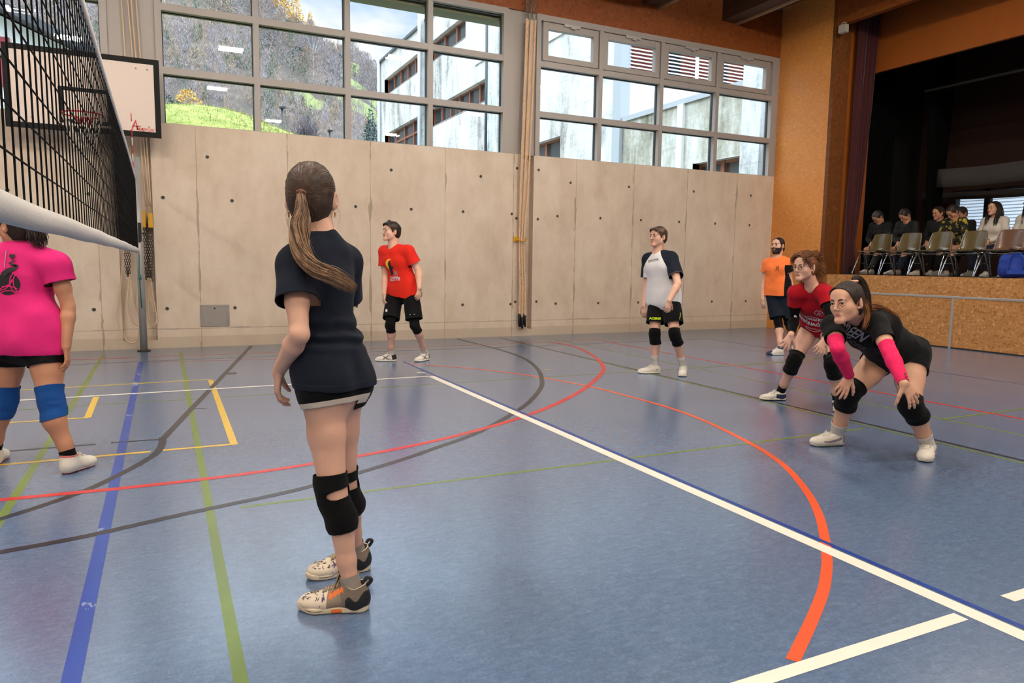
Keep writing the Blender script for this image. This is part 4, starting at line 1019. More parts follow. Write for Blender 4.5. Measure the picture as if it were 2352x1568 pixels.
    b.tube([(-1.3, Y + .06, 3.05), (-1.3, Y + .06, 3.7)], .02, 8); b.tube([(-.36, Y + .06, 3.05), (-.36, Y + .06, 3.7)], .02, 8); b.tube([(-1.3, Y + .06, 3.4), (-.36, Y + .06, 3.4)], .02, 8); b.build('wall_bracket', M_ALU, r)
    # volleyball post, net and antenna
    px, py = -.285, 11.07; r = empty('net_post', (px, py, 0), 'silver metal volleyball post standing at the wall end of the net', 'net post'); b = MB()
    b.tube([(px, py, 0), (px, py, 2.61)], .047, 20); b.tube([(px, py, 2.61), (px, py, 2.62)], .05, 20)
    for a in (-1.9, -1.2): b.tube([(px + .047 * math.cos(a), py + .047 * math.sin(a), .02), (px + .047 * math.cos(a), py + .047 * math.sin(a), 2.6)], .006, 6)
    b.build('tube', M_ALU, r); b = MB(); b.tube([(px, py, 0), (px, py, .012)], .085, 20); b.build('floor_collar', M_CHAIN, r)
    b = MB(); b.bb(px - .03, px + .03, py - .09, py - .045, 1.50, 1.75); b.tube([(px, py - .07, 1.62), (px + .08, py - .09, 1.60)], .008, 6); b.build('winch', M_BLK, r, .006)
    b = MB(); b.tube([(px - .01, py - .06, 1.33), (px - .02, py - .07, 1.1), (px - .005, py - .06, .60)], .007, 6); b.tube([(px - .012, py - .07, 1.05), (px - .012, py - .07, .99)], .018, 8); b.build('tension_strap', M_GREENS, r)
    r = empty('volleyball_net', (-.295, 6.2, 1.4), 'black volleyball net with white top and bottom tapes stretching from the post towards the viewer', 'net'); X = -.295; ya, yb = 1.15, 10.68
    zt = lambda y: float(np.interp(y, [1, 4, 5.4, 8.3, 9.95, 10.7], [2.462, 2.454, 2.44, 2.408, 2.362, 2.35])) - .03; zb = lambda y: 1.39 + .0015 * math.sin(y * 5); xo = lambda y, z: X + .012 * math.sin(math.pi * (y - ya) / (yb - ya)) * (2.43 - z)
    b = MB()
    nv = int((yb - ya) / .10)
    for i in range(nv + 1):
        y = ya + (yb - ya) * i / nv; pts = []
        for j in range(8):
            t = j / 7; z = zb(y) + (zt(y) - zb(y)) * t; wob = .010 * math.sin(i * 1.7 + j) * max(0, (.55 - t)); pts.append((xo(y, z), y + wob, z))
        b.tube(pts, .0026, 5, 0, False)
    for j in range(1, 10):
        b.tube([(xo(y, zb(y) + (zt(y) - zb(y)) * j / 10), y, zb(y) + (zt(y) - zb(y)) * j / 10) for y in np.linspace(ya, yb, 60)], .0026, 5, 0, False)
    b.build('mesh', M_NETK, r)
    def tape(nm, fz, h, th, sag=0):
        q = MB(); ys = np.linspace(ya, yb, 70); V = []; F = []
        for i, y in enumerate(ys):
            z = fz(y); tw = .08 * math.sin(y * 2.1) * sag
            for dx, dz in ((-th, -h / 2), (th, -h / 2), (th * 1.5, 0), (th, h / 2), (-th, h / 2), (-th * 1.5, 0)): V.append((xo(y, z) + dx + tw * dz, y, z + dz))
        for i in range(len(ys) - 1):
            for k in range(6): F.append((i * 6 + k, i * 6 + (k + 1) % 6, (i + 1) * 6 + (k + 1) % 6, (i + 1) * 6 + k))
        F += [tuple(range(6))[::-1], tuple(len(V) - 6 + k for k in range(6))]; q.add(V, F, 0, True); return q.build(nm, M_NETW, r)
    tape('top_tape', lambda y: zt(y) - .0, .07, .006); tape('bottom_tape', lambda y: zb(y) - .02, .062, .010, 1)
    q = MB(); q.tube([(X, yb, zt(yb)), (-.29, py - .04, zt(yb) + .02)], .005, 6); q.tube([(X, yb, zb(yb)), (-.29, py - .05, zb(yb) - .03)], .004, 6); q.tube([(X, yb + .01, zb(yb)), (X, yb + .01, zt(yb))], .006, 6); q.build('side_cord', M_NETW, r)
    r2 = empty('antenna', (X, 10.05, 1.4), 'thin red and white striped antenna standing on the net near the post', 'antenna'); 
    q = MB(); ax, ay = X - .012, 10.55; z = 1.4
    k = 0
    while z < 3.18:
        q.tube([(ax, ay, z), (ax, ay, min(z + .1, 3.2))], .0055, 6, k % 2); z += .1; k += 1
    q.build('rod', [M_REDP, M_WHITEP], r2)

def shell_chair(x, y, rz, label, m, group='shell chairs along the stage edge'):
    r = empty('shell_chair', (x, y, 1.155), label, 'chair', group, rz=rz); r['local'] = 1
    # profile from the front of the seat to the top of the back (facing +y locally)
    prof = [(.245, .425), (.20, .440), (.10, .425), (.0, .412), (-.10, .410), (-.165, .425), (-.205, .475), (-.225, .56), (-.245, .66), (-.262, .745), (-.268, .775)]; P = spline([(0, a, c) for a, c in prof], 4); n = len(P); m_ = 15; V = []; F = []
    for i, p in enumerate(P):
        t = i / (n - 1); w = np.interp(t, [0, .15, .45, .6, .8, .93, 1], [.19, .225, .228, .222, .205, .18, .13]); bow = np.interp(t, [0, .3, .55, .75, 1], [.01, .04, .075, .05, .02])
        for k in range(m_):
            u = -1 + 2 * k / (m_ - 1); lift = bow * abs(u) ** 2.2; t2 = np.interp(t, [0, .45, .65, 1], [0, .1, .9, 1]); V.append((u * w, p[1] + lift * t2, p[2] + lift * (1 - t2) * .7))
    for i in range(n - 1):
        for k in range(m_ - 1): F.append((i * m_ + k, i * m_ + k + 1, (i + 1) * m_ + k + 1, (i + 1) * m_ + k))
    V = np.array(V); W, G, _ = solidify(V, np.array(F), .008); link('shell', npmesh('shell', W, G, m), r)
    def leg(s, ya, yb):
        b = MB(); b.tube(spline([(s * .20, ya * .25, .405), (s * .235, ya * .4, .395), (s * .25, ya * .75, .30), (s * .272, yb, .002)], 6), .011, 8); return b.build('leg', M_CHROME, r)
    for s in (-1, 1): leg(s, .16, .25); leg(s, -.16, -.24)
    b = MB()
    for s in (-1, 1):
        b.tube([(s * .20, .04, .405), (s * .20, -.04, .405)], .011, 8); b.tube([(s * .256, .145, .22), (s * .256, -.14, .22)], .007, 6)
    for yy in (.07, -.07): b.tube([(-.2, yy, .40), (-.1, yy, .385), (.1, yy, .385), (.2, yy, .40)], .009, 8)
    b.build('underframe', M_CHROME, r); return r
M_CHROME = mat('chrome', srgb(215, 215, 215), .15, 1.0); M_SHELL = mat('olive shell', srgb(98, 84, 52), .2, noise=.05, scale=30, coat=.5); M_SHELL2 = mat('brown shell', srgb(112, 82, 64), .2, noise=.05, scale=30, coat=.4)

def curtain(name, x0, y0, x1, y1, z0, z1, m, label, amp=.05, folds=7, taper=None, cat='curtain', group=None):
    nx, nz = folds * 10, 24; V = []; F = []; d = np.array([x1 - x0, y1 - y0]); L = np.linalg.norm(d); d /= L; nn = np.array([-d[1], d[0]])
    for j in range(nz + 1):
        t = j / nz; z = z0 + (z1 - z0) * t; a, c = (0, 1) if taper is None else taper(t)
        for i in range(nx + 1):
            s = i / nx; p = np.array([x0, y0]) + d * L * (a + (c - a) * s) + nn * amp * (math.sin(s * folds * 6.283 + .6 * math.sin(t * 3)) + .4 * math.sin(s * folds * 11 + 1 + t)) * (.7 + .3 * (1 - t)); V.append((*p, z))
    for j in range(nz):
        for i in range(nx): F.append((j * (nx + 1) + i, j * (nx + 1) + i + 1, (j + 1) * (nx + 1) + i + 1, (j + 1) * (nx + 1) + i))
    W, G, _ = solidify(np.array(V), np.array(F), .008); return setp(link(name, npmesh(name, W, G, m)), label, cat, group)

def build_stage():
    names = ['olive plastic shell chair at the left end of the row on the stage edge', 'olive shell chair second from the left on the stage edge', 'olive shell chair third from the left on the stage edge', 'olive shell chair fourth from the left on the stage edge', 'pinkish brown shell chair beside the blue bag on the stage edge', 'shell chair half hidden behind the blue bag at the picture edge']
    for i, y in enumerate((9.28, 8.70, 8.13, 7.55, 6.98, 6.41)): shell_chair(12.04, y, math.pi / 2 + .04, names[i], M_SHELL if i < 4 else M_SHELL2)
    red = mat('red velvet', srgb(58, 9, 13), .95, noise=.15, scale=5, sheen=.3); blk = mat('black drape', srgb(6, 6, 6), 1.0, spec=.1); gry = mat('grey cloth', srgb(70, 66, 64), .9, noise=.06, scale=4)
    curtain('red_curtain', 11.93, 9.82, 12.52, 9.88, 1.16, 6.4, red, 'dark red stage curtain gathered at the left side of the stage opening', .05, 5, lambda t: (0, np.interp(t, [0, .12, .3, .6, 1], [.42, .36, .58, .82, 1.0])))
    curtain('stage_curtain', 12.7, 10.6, 14.3, 10.75, 1.16, 6.3, blk, 'black side drape right of the orange stage panel', .05, 8)
    curtain('stage_curtain', 14.0, 9.75, 15.4, 10.2, 1.6, 6.3, blk, 'black drape pulled narrow towards its lower end beside the stage window', .05, 7, lambda t: (np.interp(t, [0, .3, .6, 1], [.30, .20, .05, 0]), np.interp(t, [0, .3, .6, 1], [.62, .72, .9, 1.0])))
    for k, (x, z0, z1, lab) in enumerate(((14.6, 3.05, 3.42, 'grey cloth border hanging across the stage above the window'), (15.6, 2.86, 3.02, 'narrow grey cloth sagging across the top of the stage window'))):
        V = []; F = []; n = 40
        for i in range(n + 1):
            y = 2 + (7.9 if k == 0 else 9) * i / n; s = -.10 * math.sin(math.pi * ((y - 2) % 4.6) / 4.6)
            for z in (z0, (z0 + z1) / 2, z1): V.append((x + .04 * math.sin(y * 3), y, z + s))
        for i in range(n):
            for j in range(2): F.append((i * 3 + j, i * 3 + j + 1, (i + 1) * 3 + j + 1, (i + 1) * 3 + j))
        W, G, _ = solidify(np.array(V), np.array(F), .01); setp(link('border_curtain', npmesh('border_curtain', W, G, gry)), lab, 'curtain')
    b = MB(); b.tube([(13.6, 1, 4.75), (13.6, 9.6, 4.75)], .03, 10); setp(b.build('stage_pipe', mat('dark pipe', srgb(90, 84, 78), .4, .6)), 'dark metal pipe hanging under the stage ceiling', 'pipe')  # plain metal pipe over the stage, carries no curtain
    # blue sports bag
    bl = mat('blue nylon', srgb(22, 56, 150), .55, noise=.08, scale=25, bump=.2, bscale=60); x0, y1, y0 = 11.555, 6.80, 6.22; r = empty('sports_bag', (x0 + .10, 6.5, 1.155), 'blue sports bag standing on the stage edge in front of the chairs', 'bag')
    A = np.stack([np.array([0, 1.0, 0]), np.array([1.0, 0, 0]), ZZ]); body = [ell((x0 + .10, y0 + .10, 1.30), (x0 + .10, y1 - .10, 1.30), .14, .095, .14, .095, ZZ, .05), ell((x0 + .10, y0 + .08, 1.43), (x0 + .10, y1 - .10, 1.44), .09, .075, .09, .075, ZZ, .06)]
    V, F = sculpt(body, .012); V[:, 2] = np.maximum(V[:, 2], 1.157); V = V + normals(V, F) * ((vnoise(V * 9) - .5) * .03)[:, None]; V[:, 2] = np.maximum(V[:, 2], 1.157); link('body', npmesh('body', V, F, bl), r)
    b = MB(); b.tube([(x0 + .002, y, z) for y, z in ((y1 - .22, 1.28), (y1 - .22, 1.45), (y1 - .27, 1.53), (y1 - .36, 1.53), (y1 - .42, 1.45), (y1 - .42, 1.28))], .012, 6); b.bb(x0 - .012, x0 + .02, y1 - .44, y1 - .20, 1.22, 1.28); b.build('handle', mat('blue strap', srgb(30, 66, 160), .7), r)
    b = MB(); b.tube(spline([(x0 + .07, y0 + .06, 1.52), (x0 + .06, 6.5, 1.535), (x0 + .07, y1 - .06, 1.48)], 6), .016, 8); b.build('flap', mat('black nylon', srgb(24, 26, 34), .6), r)
    b = MB(); b.bb(12.0, 12.2, 6.3, 6.5, 1.60, 1.74); setp(b.build('blue_cloth', bl, None, .02), 'bright blue bundle lying on the last chair', 'cloth')
    # small white sensor box beside the pillar top
    b = MB(); p = np.array([11.45, 9.786, 5.66]); b.box(p, (.10, .15, .14)); b.tube([p + (0, -.06, .09), p + (0, 0, .12), p + (0, .06, .09)], .012, 6); setp(b.build('sensor_box', mat('sensor housing', srgb(190, 180, 168), .5), None, .012), 'small white sensor box high on the corner of the wooden pillar', 'sensor')
# ================================================================== outside the windows
def weathered(name, a, b_, c, sc=1.0):
    t = NT(name); v = t.coords(); vert = t.noise(t.coords((1.3, 1.3, .25)), 1.1 * sc, 6, .7, .4); pat = t.noise(v, .28 * sc, 4, .6); brd = t.noise(t.coords((.15, .15, 5)), 2.5, 3); fine = t.noise(v, 9, 5, .7)
    f = t.math('ADD', t.math('MULTIPLY', vert, .45), t.math('ADD', t.math('MULTIPLY', pat, .35), t.math('MULTIPLY', fine, .20)))
    col = t.ramp(f, [(.36, a), (.47, b_), (.62, c)]); col = t.mix(t.math('MULTIPLY', t.math('GREATER_THAN', brd, .62), .18), col, a)
    return t.set(col, .85, spec=.2)
M_WCON = weathered('weathered concrete', srgb(106, 100, 92), srgb(184, 180, 172), srgb(216, 212, 204)); M_WCON2 = weathered('mossy concrete', srgb(104, 100, 84), srgb(156, 152, 136), srgb(202, 202, 194), 1.6); M_COLC = weathered('board-marked column', srgb(110, 110, 106), srgb(178, 180, 176), srgb(214, 218, 216), 2.5)
M_BROWNF = mat('brown window frame', srgb(128, 78, 56), .5); M_DGLASS = mat('dark outside glass', srgb(60, 68, 70), .08, spec=.8); M_PALE = mat('pale metal sheet', srgb(206, 208, 206), .5, noise=.03, scale=3); M_PIPE = mat('zinc downpipe', srgb(160, 164, 166), .5, .1); M_DPIPE = mat('dark downpipe', srgb(34, 36, 38), .5); M_CAP = mat('roof edge metal', srgb(82, 88, 92), .5, .3)
M_SIDING = mat('pale render', srgb(214, 212, 206), .8, noise=.05, scale=4); M_SLAT = mat('white slat', srgb(236, 238, 240), .5); M_TERRA = mat('terracotta wall', srgb(148, 74, 52), .8, noise=.1, scale=2); M_DSHUT = mat('dark gap', srgb(40, 42, 46), .6)

def window_band(parent, X, y0, y1, z0, z1, n, name='window', transom=None):
    """recessed strip of windows in a wall facing -x"""
    w = MB(); dp = .32
    w.bb(X + dp, X + dp + .02, y0, y1, z0, z1, 1); w.bb(X, X + dp, y0, y1, z1 - .02, z1, 2); w.bb(X, X + dp, y0, y1, z0 - .03, z0 + .02, 2); w.bb(X, X + dp, y0 - .02, y0, z0, z1, 2); w.bb(X, X + dp, y1, y1 + .02, z0, z1, 2)
    for i in range(n + 1):
        y = y0 + (y1 - y0) * i / n; w.bb(X + dp - .10, X + dp, y - .07, y + .07, z0, z1)
    w.bb(X + dp - .08, X + dp, y0, y1, z1 - .10, z1); w.bb(X + dp - .08, X + dp, y0, y1, z0, z0 + .08)
    if transom: w.bb(X + dp - .08, X + dp, y0, y1, transom - .06, transom + .06)
    return w.build(name, [M_BROWNF, M_DGLASS, M_WCON], parent)

def build_school():
    X = 13.5; r = empty('school_building', (X, 35, 0), 'long weathered concrete school building with strips of brown-framed windows outside', 'building')
    bands = [(40.4, 47.6, 12.10, 13.18, 5), (33.5, 38.6, 12.10, 13.18, 3), (40.4, 47.6, 7.6, 9.67, 4), (30.9, 38.6, 8.65, 9.67, 6), (23.99, 30.0, 4.9, 6.06, 4), (40.4, 47.6, 3.4, 6.06, 4), (31, 38.6, 4.9, 6.06, 5)]
    Y0, Y1, Zt = 20.4, 48.8, 14.45
    # wall built as a grid that leaves the window strips open
    ys = sorted({Y0, Y1} | {v for q in bands for v in q[:2]}); zs = sorted({0, Zt} | {v for q in bands for v in q[2:4]}); b = MB()
    for i in range(len(ys) - 1):
        for j in range(len(zs) - 1):
            yc, zc = (ys[i] + ys[i + 1]) / 2, (zs[j] + zs[j + 1]) / 2
            if any(q[0] < yc < q[1] and q[2] < zc < q[3] for q in bands): continue
            b.bb(X, X + .4, ys[i], ys[i + 1], zs[j], zs[j + 1])
    b.bb(X + .4, X + 9, Y1 - .4, Y1, 0, Zt); b.bb(X + .4, X + 9, Y0, Y0 + .4, 0, Zt); b.bb(X + .4, X + 9, Y0, Y1, Zt - .3, Zt); b.bb(X + .5, X + .55, Y0, Y1, 0, Zt); b.build('wall', M_WCON, r)
    b = MB(); b.bb(X - .12, X + 9, Y0, Y1 + .1, Zt, Zt + .14); b.build('roof_edge', M_CAP, r)
    for q in bands: window_band(r, X, *q, transom=(q[3] - .75 if q[3] - q[2] > 1.9 else None))
    b = MB(); b.bb(X - .35, X + .1, 39.3, 39.75, 0, Zt + .5); b.build('fin', M_COLC, r); b = MB(); b.tube([(X - .42, 39.2, 0), (X - .42, 39.2, Zt + .3)], .09, 10); b.build('downpipe', M_PIPE, r); b = MB(); b.tube([(X - .1, Y1 - .2, 0), (X - .1, Y1 - .2, Zt + .2)], .14, 10); b.build('downpipe', M_PIPE, r)
    b = MB(); b.bb(X - .06, X + .02, 30.6, 32.2, 10.48, 12.75); b.bb(X - .12, X + .02, 30.6, 32.3, 12.75, 13.0); b.build('shutter', M_PALE, r); b = MB(); b.bb(X - .06, X + .02, 21.4, 26.2, 9.67, 11.4); b.build('shutter', M_PALE, r)
    b = MB(); b.tube([(X - .16, 30.45, 0), (X - .16, 30.45, Zt)], .11, 10); b.build('downpipe', M_DPIPE, r); b = MB(); b.bb(X - .25, X + .3, 29.15, 30.2, 0, Zt); b.build('column', M_COLC, r)
    b = MB(); b.bb(X - .1, X + .3, 20.35, 21.05, 0, 12); b.build('column', M_COLC, r); b = MB(); b.bb(X - .12, X + .25, 19.9, 20.34, 0, 12); b.build('downpipe', M_PIPE, r)
    # cross wing with slat blind
    r = empty('cross_wing', (17, 20, 0), 'pale rendered wing behind the low roof with white slats over terracotta wall', 'building'); b = MB(); b.bb(X + .32, 24, 20.0, 20.3, 0, 7.55); b.build('wall', M_SIDING, r)
    b = MB(); b.bb(X + .32, 24, 20.25, 20.38, 7.55, 12); b.build('back_wall', M_TERRA, r); b = MB()
    for xa in (15.55, 17.6, 19.9): b.bb(xa, xa + .42, 20.2, 20.26, 7.55, 12)
    b.build('dark_opening', M_DSHUT, r); b = MB(); z = 7.62
    while z < 11.5: b.box((18.7, 19.9, z), (10.0, .085, .012), 0, Matrix.Rotation(.75, 3, 'X')); z += .115
    for xa in (16.35, 18.95, 21.6): b.bb(xa, xa + .09, 19.82, 19.9, 7.55, 11.6)
    b.build('slat_blind', M_SLAT, r)
    # low wing along the yard
    r = empty('low_wing', (X, 17, 0), 'low mossy concrete wing with flat roof and brown windows', 'building'); bands = [(14.45, 16.35, 2.6, 4.15, 2), (17.1, 18.0, 2.6, 4.15, 1)]; b = MB(); ys = [14.37, 14.45, 16.35, 17.1, 18.0, 19.85]; zs = [0, 2.6, 4.15, 5.85]
    for i in range(5):
        for j in range(3):
            if j == 1 and i in (1, 3): continue
            b.bb(X, X + .35, ys[i], ys[i + 1], zs[j], zs[j + 1])
    b.bb(X + .35, 22, 14.37, 19.85, 5.5, 5.85); b.build('wall', M_WCON2, r)
    for q in bands: window_band(r, X, *q)
    b = MB(); b.bb(X - .06, 22, 14.37, 19.87, 5.85, 6.0); b.build('roof_edge', M_PIPE, r); b = MB(); b.bb(X - .10, X, 16.78, 17.02, 0, 5.85); b.build('downpipe', M_PALE, r); b = MB(); b.bb(X - .15, X + .3, 13.72, 14.37, 0, 10); b.build('column', M_COLC, r)

def ridge(u):
    return np.interp(u, [-.6, -.1, .047, .122, .15, .177, .202, .228, .251, .274, .32, .42, .6, 1.0], [.44, .40, .37, .333, .306, .292, .281, .272, .264, .246, .20, .13, .08, .05])
def hill_z(x, y):
    u = x / np.maximum(y, 1); e = ridge(u); p = np.clip((y - 95) / 330, 0, 1) ** .8; back = np.clip(1 - (y - 425) / 300, .3, 1)
    return 1.27 + 425 * e * p * back - 1.5 + 2.2 * np.sin(x * .045 + 1) * np.sin(y * .03) * p
def build_hills():
    ys = np.concatenate([np.linspace(60, 430, 60), np.linspace(450, 650, 8)]); us = np.linspace(-.75, 1.0, 110); Y, U = np.meshgrid(ys, us, indexing='ij'); Xg = U * Y; Z = hill_z(Xg, Y); Z = Z + (NR.rand(*Z.shape) - .5) * 1.6
    n0, n1 = Y.shape; V = np.stack([Xg, Y, Z], -1).reshape(-1, 3); idx = np.arange(n0 * n1).reshape(n0, n1); F = np.stack([idx[:-1, :-1], idx[:-1, 1:], idx[1:, 1:], idx[1:, :-1]], -1).reshape(-1, 4)
    t = NT('autumn hillside'); v = t.coords(); n1_ = t.noise(v, .02, 5, .6); n2 = t.noise(v, .12, 5, .7); n3 = t.noise(t.coords((1, 1, .3)), .5, 4, .7)
    col = t.ramp(t.math('ADD', t.math('MULTIPLY', n1_, .4), t.math('ADD', t.math('MULTIPLY', n2, .35), t.math('MULTIPLY', n3, .25))), [(.36, srgb(66, 62, 58)), (.46, srgb(82, 74, 68)), (.54, srgb(92, 82, 74)), (.64, srgb(82, 82, 62))])
    sx = t.n('SeparateXYZ'); t.l(t.tc.outputs['Object'], sx.inputs[0])
    for (mx, my, rx, ry) in ((78, 352, 13, 46), (50, 190, 9, 20), (30, 170, 6, 8), (62, 240, 7, 26)):
        dx = t.math('DIVIDE', t.math('SUBTRACT', sx.outputs[0], mx), rx); dy = t.math('DIVIDE', t.math('SUBTRACT', sx.outputs[1], my), ry); dd = t.math('ADD', t.math('ADD', t.math('MULTIPLY', dx, dx), t.math('MULTIPLY', dy, dy)), t.math('MULTIPLY', n2, .9))
        col = t.mix(t.math('LESS_THAN', dd, 1.3), col, srgb(110, 118, 72))
    t.set(col, .95, spec=.1); setp(link('hills', npmesh('hills', V, F, t.m)), kind='structure')
    b = MB(); b.bb(-60, 140, D + .3, 95, -.6, -.1); setp(b.build('ground', mat('yard ground', srgb(120, 122, 112), .9, noise=.1, scale=2)), kind='structure')

def cards(n, f, size, rs, up=.5):
    """loose twigs or leaves: small slim triangles scattered by f(i) -> centre, outward direction"""
    V = []; F = []
    for i in range(n):
        c, d, L, w = f(i); d = nrm(d); s = nrm(np.cross(d, rs.randn(3))); V += [c - s * w, c + s * w, c + d * L]; F.append((3 * i, 3 * i + 1, 3 * i + 2))
    return np.array(V), np.array(F)
def tree_meshes():
    rs = np.random.RandomState(5); out = {}
    tw = lambda nm, a, b_: hairless(nm, a, b_)
    def hairless(nm, a, b_):
        t = NT(nm); n = t.noise(t.coords(), .9, 3); oi = t.n('ObjectInfo'); k = t.math('ADD', t.math('MULTIPLY', n, .5), t.math('MULTIPLY', oi.outputs['Random'], .5)); return t.set(t.ramp(k, [(.25, a), (.75, b_)]), .95, spec=.05)
    bark = mat('grey bark', srgb(126, 120, 118), .95); bark2 = mat('pale bark', srgb(176, 174, 172), .9)
    def bare(m, H=11, Wd=3.4, n=620, tr=bark):
        b = MB(); b.tube([(0, 0, -1.5), (.1, 0, H * .3), (.0, .1, H * .8)], [.2, .15, .04], 5)
        for k in range(9):
            a = rs.uniform(0, 6.3); z = rs.uniform(.3, .75) * H; L = rs.uniform(.25, .5) * H; b.tube([(0, 0, z), (math.cos(a) * L * .3, math.sin(a) * L * .3, z + L * .5), (math.cos(a) * L * .5, math.sin(a) * L * .5, z + L)], [.08, .05, .015], 4)
        tk = bpy.data.meshes.new('trunk'); tk.from_pydata(b.V, [], b.F); tk.materials.append(tr)
        def f(i):
            a = rs.uniform(0, 6.3); q = math.sqrt(rs.rand()); zz = rs.uniform(.18, 1); rr = Wd * q * math.sin(math.pi * min(1, zz * .92 + .06)) ** .7; c = np.array([rr * math.cos(a), rr * math.sin(a), zz * H * .93]); return c, np.array([c[0] * .25, c[1] * .25, 1.1]) + rs.randn(3) * .5, rs.uniform(.6, 1.5), rs.uniform(.035, .085)
        V, F = cards(n, f, 1, rs); return tk, npmesh('twigs', V, F, m, smooth=False)
    def leafy(m, H=12, Wd=3.2, n=900, cone_=False, lo=.12, leaf=.5):
        b = MB(); b.tube([(0, 0, -1.5), (0, 0, H * .9)], [.2, .05], 5); tk = bpy.data.meshes.new('trunk'); tk.from_pydata(b.V, [], b.F); tk.materials.append(bark)
        def f(i):
            a = rs.uniform(0, 6.3); q = rs.rand() ** .45; zz = rs.uniform(lo, 1) if not cone_ else lo + (1 - lo) * (1 - math.sqrt(rs.rand())); prof = (1 - zz) ** .85 * 1.05 if cone_ else math.sin(math.pi * min(1, (zz - lo) / (1 - lo) * .9 + .08)) ** .6
            rr = Wd * q * prof; c = np.array([rr * math.cos(a), rr * math.sin(a), zz * H]); return c, np.array([c[0], c[1], -.5 if cone_ else .6]) * .5 + rs.randn(3) * .6, leaf * rs.uniform(.7, 1.5), leaf * rs.uniform(.25, .5)
        V, F = cards(n, f, 1, rs); return tk, npmesh('foliage', V, F, m, smooth=False)
    out['mauve'] = [bare(tw('hazed mauve twigs', srgb(120, 112, 112), srgb(150, 140, 140))) for _ in range(2)]; out['brown'] = [bare(tw('hazed brown twigs', srgb(128, 112, 100), srgb(160, 140, 118)), 10, 3.6) for _ in range(2)]; out['birch'] = [bare(tw('hazed pale twigs', srgb(116, 112, 116), srgb(140, 134, 134)), 13, 2.2, 260, bark2)]  # twigs and green leaves paled to paint in distance haze
    out['green'] = [leafy(tw('hazed green leaves', srgb(78, 90, 86), srgb(104, 112, 94)), 8, 3.4, 700, False, .1, .4)]; out['spruce'] = [leafy(tw('spruce needles', srgb(50, 70, 72), srgb(72, 92, 90)), 14, 3.2, 900, True, .05, .6)]; out['larch'] = [leafy(tw('golden needles', srgb(172, 132, 56), srgb(208, 170, 92)), 14, 4.2, 800, True, .06, .6), leafy(tw('golden leaves', srgb(170, 130, 60), srgb(204, 168, 96)), 12, 4.6, 800, False, .1, .6)]
    return out
def plant(kind, T, x, y, z, s, lab, grp, rs, cat='tree', name='tree'):
    tk, fo = T[kind][rs.randint(len(T[kind]))]; r = empty(name, (x, y, z), lab, cat, grp, rz=rs.uniform(0, 6.3)); r.scale = (s, s, s * rs.uniform(.9, 1.15)); r['local'] = 1
    link('trunk', tk, r); link('twigs' if kind in ('mauve', 'brown', 'birch') else 'foliage', fo, r)
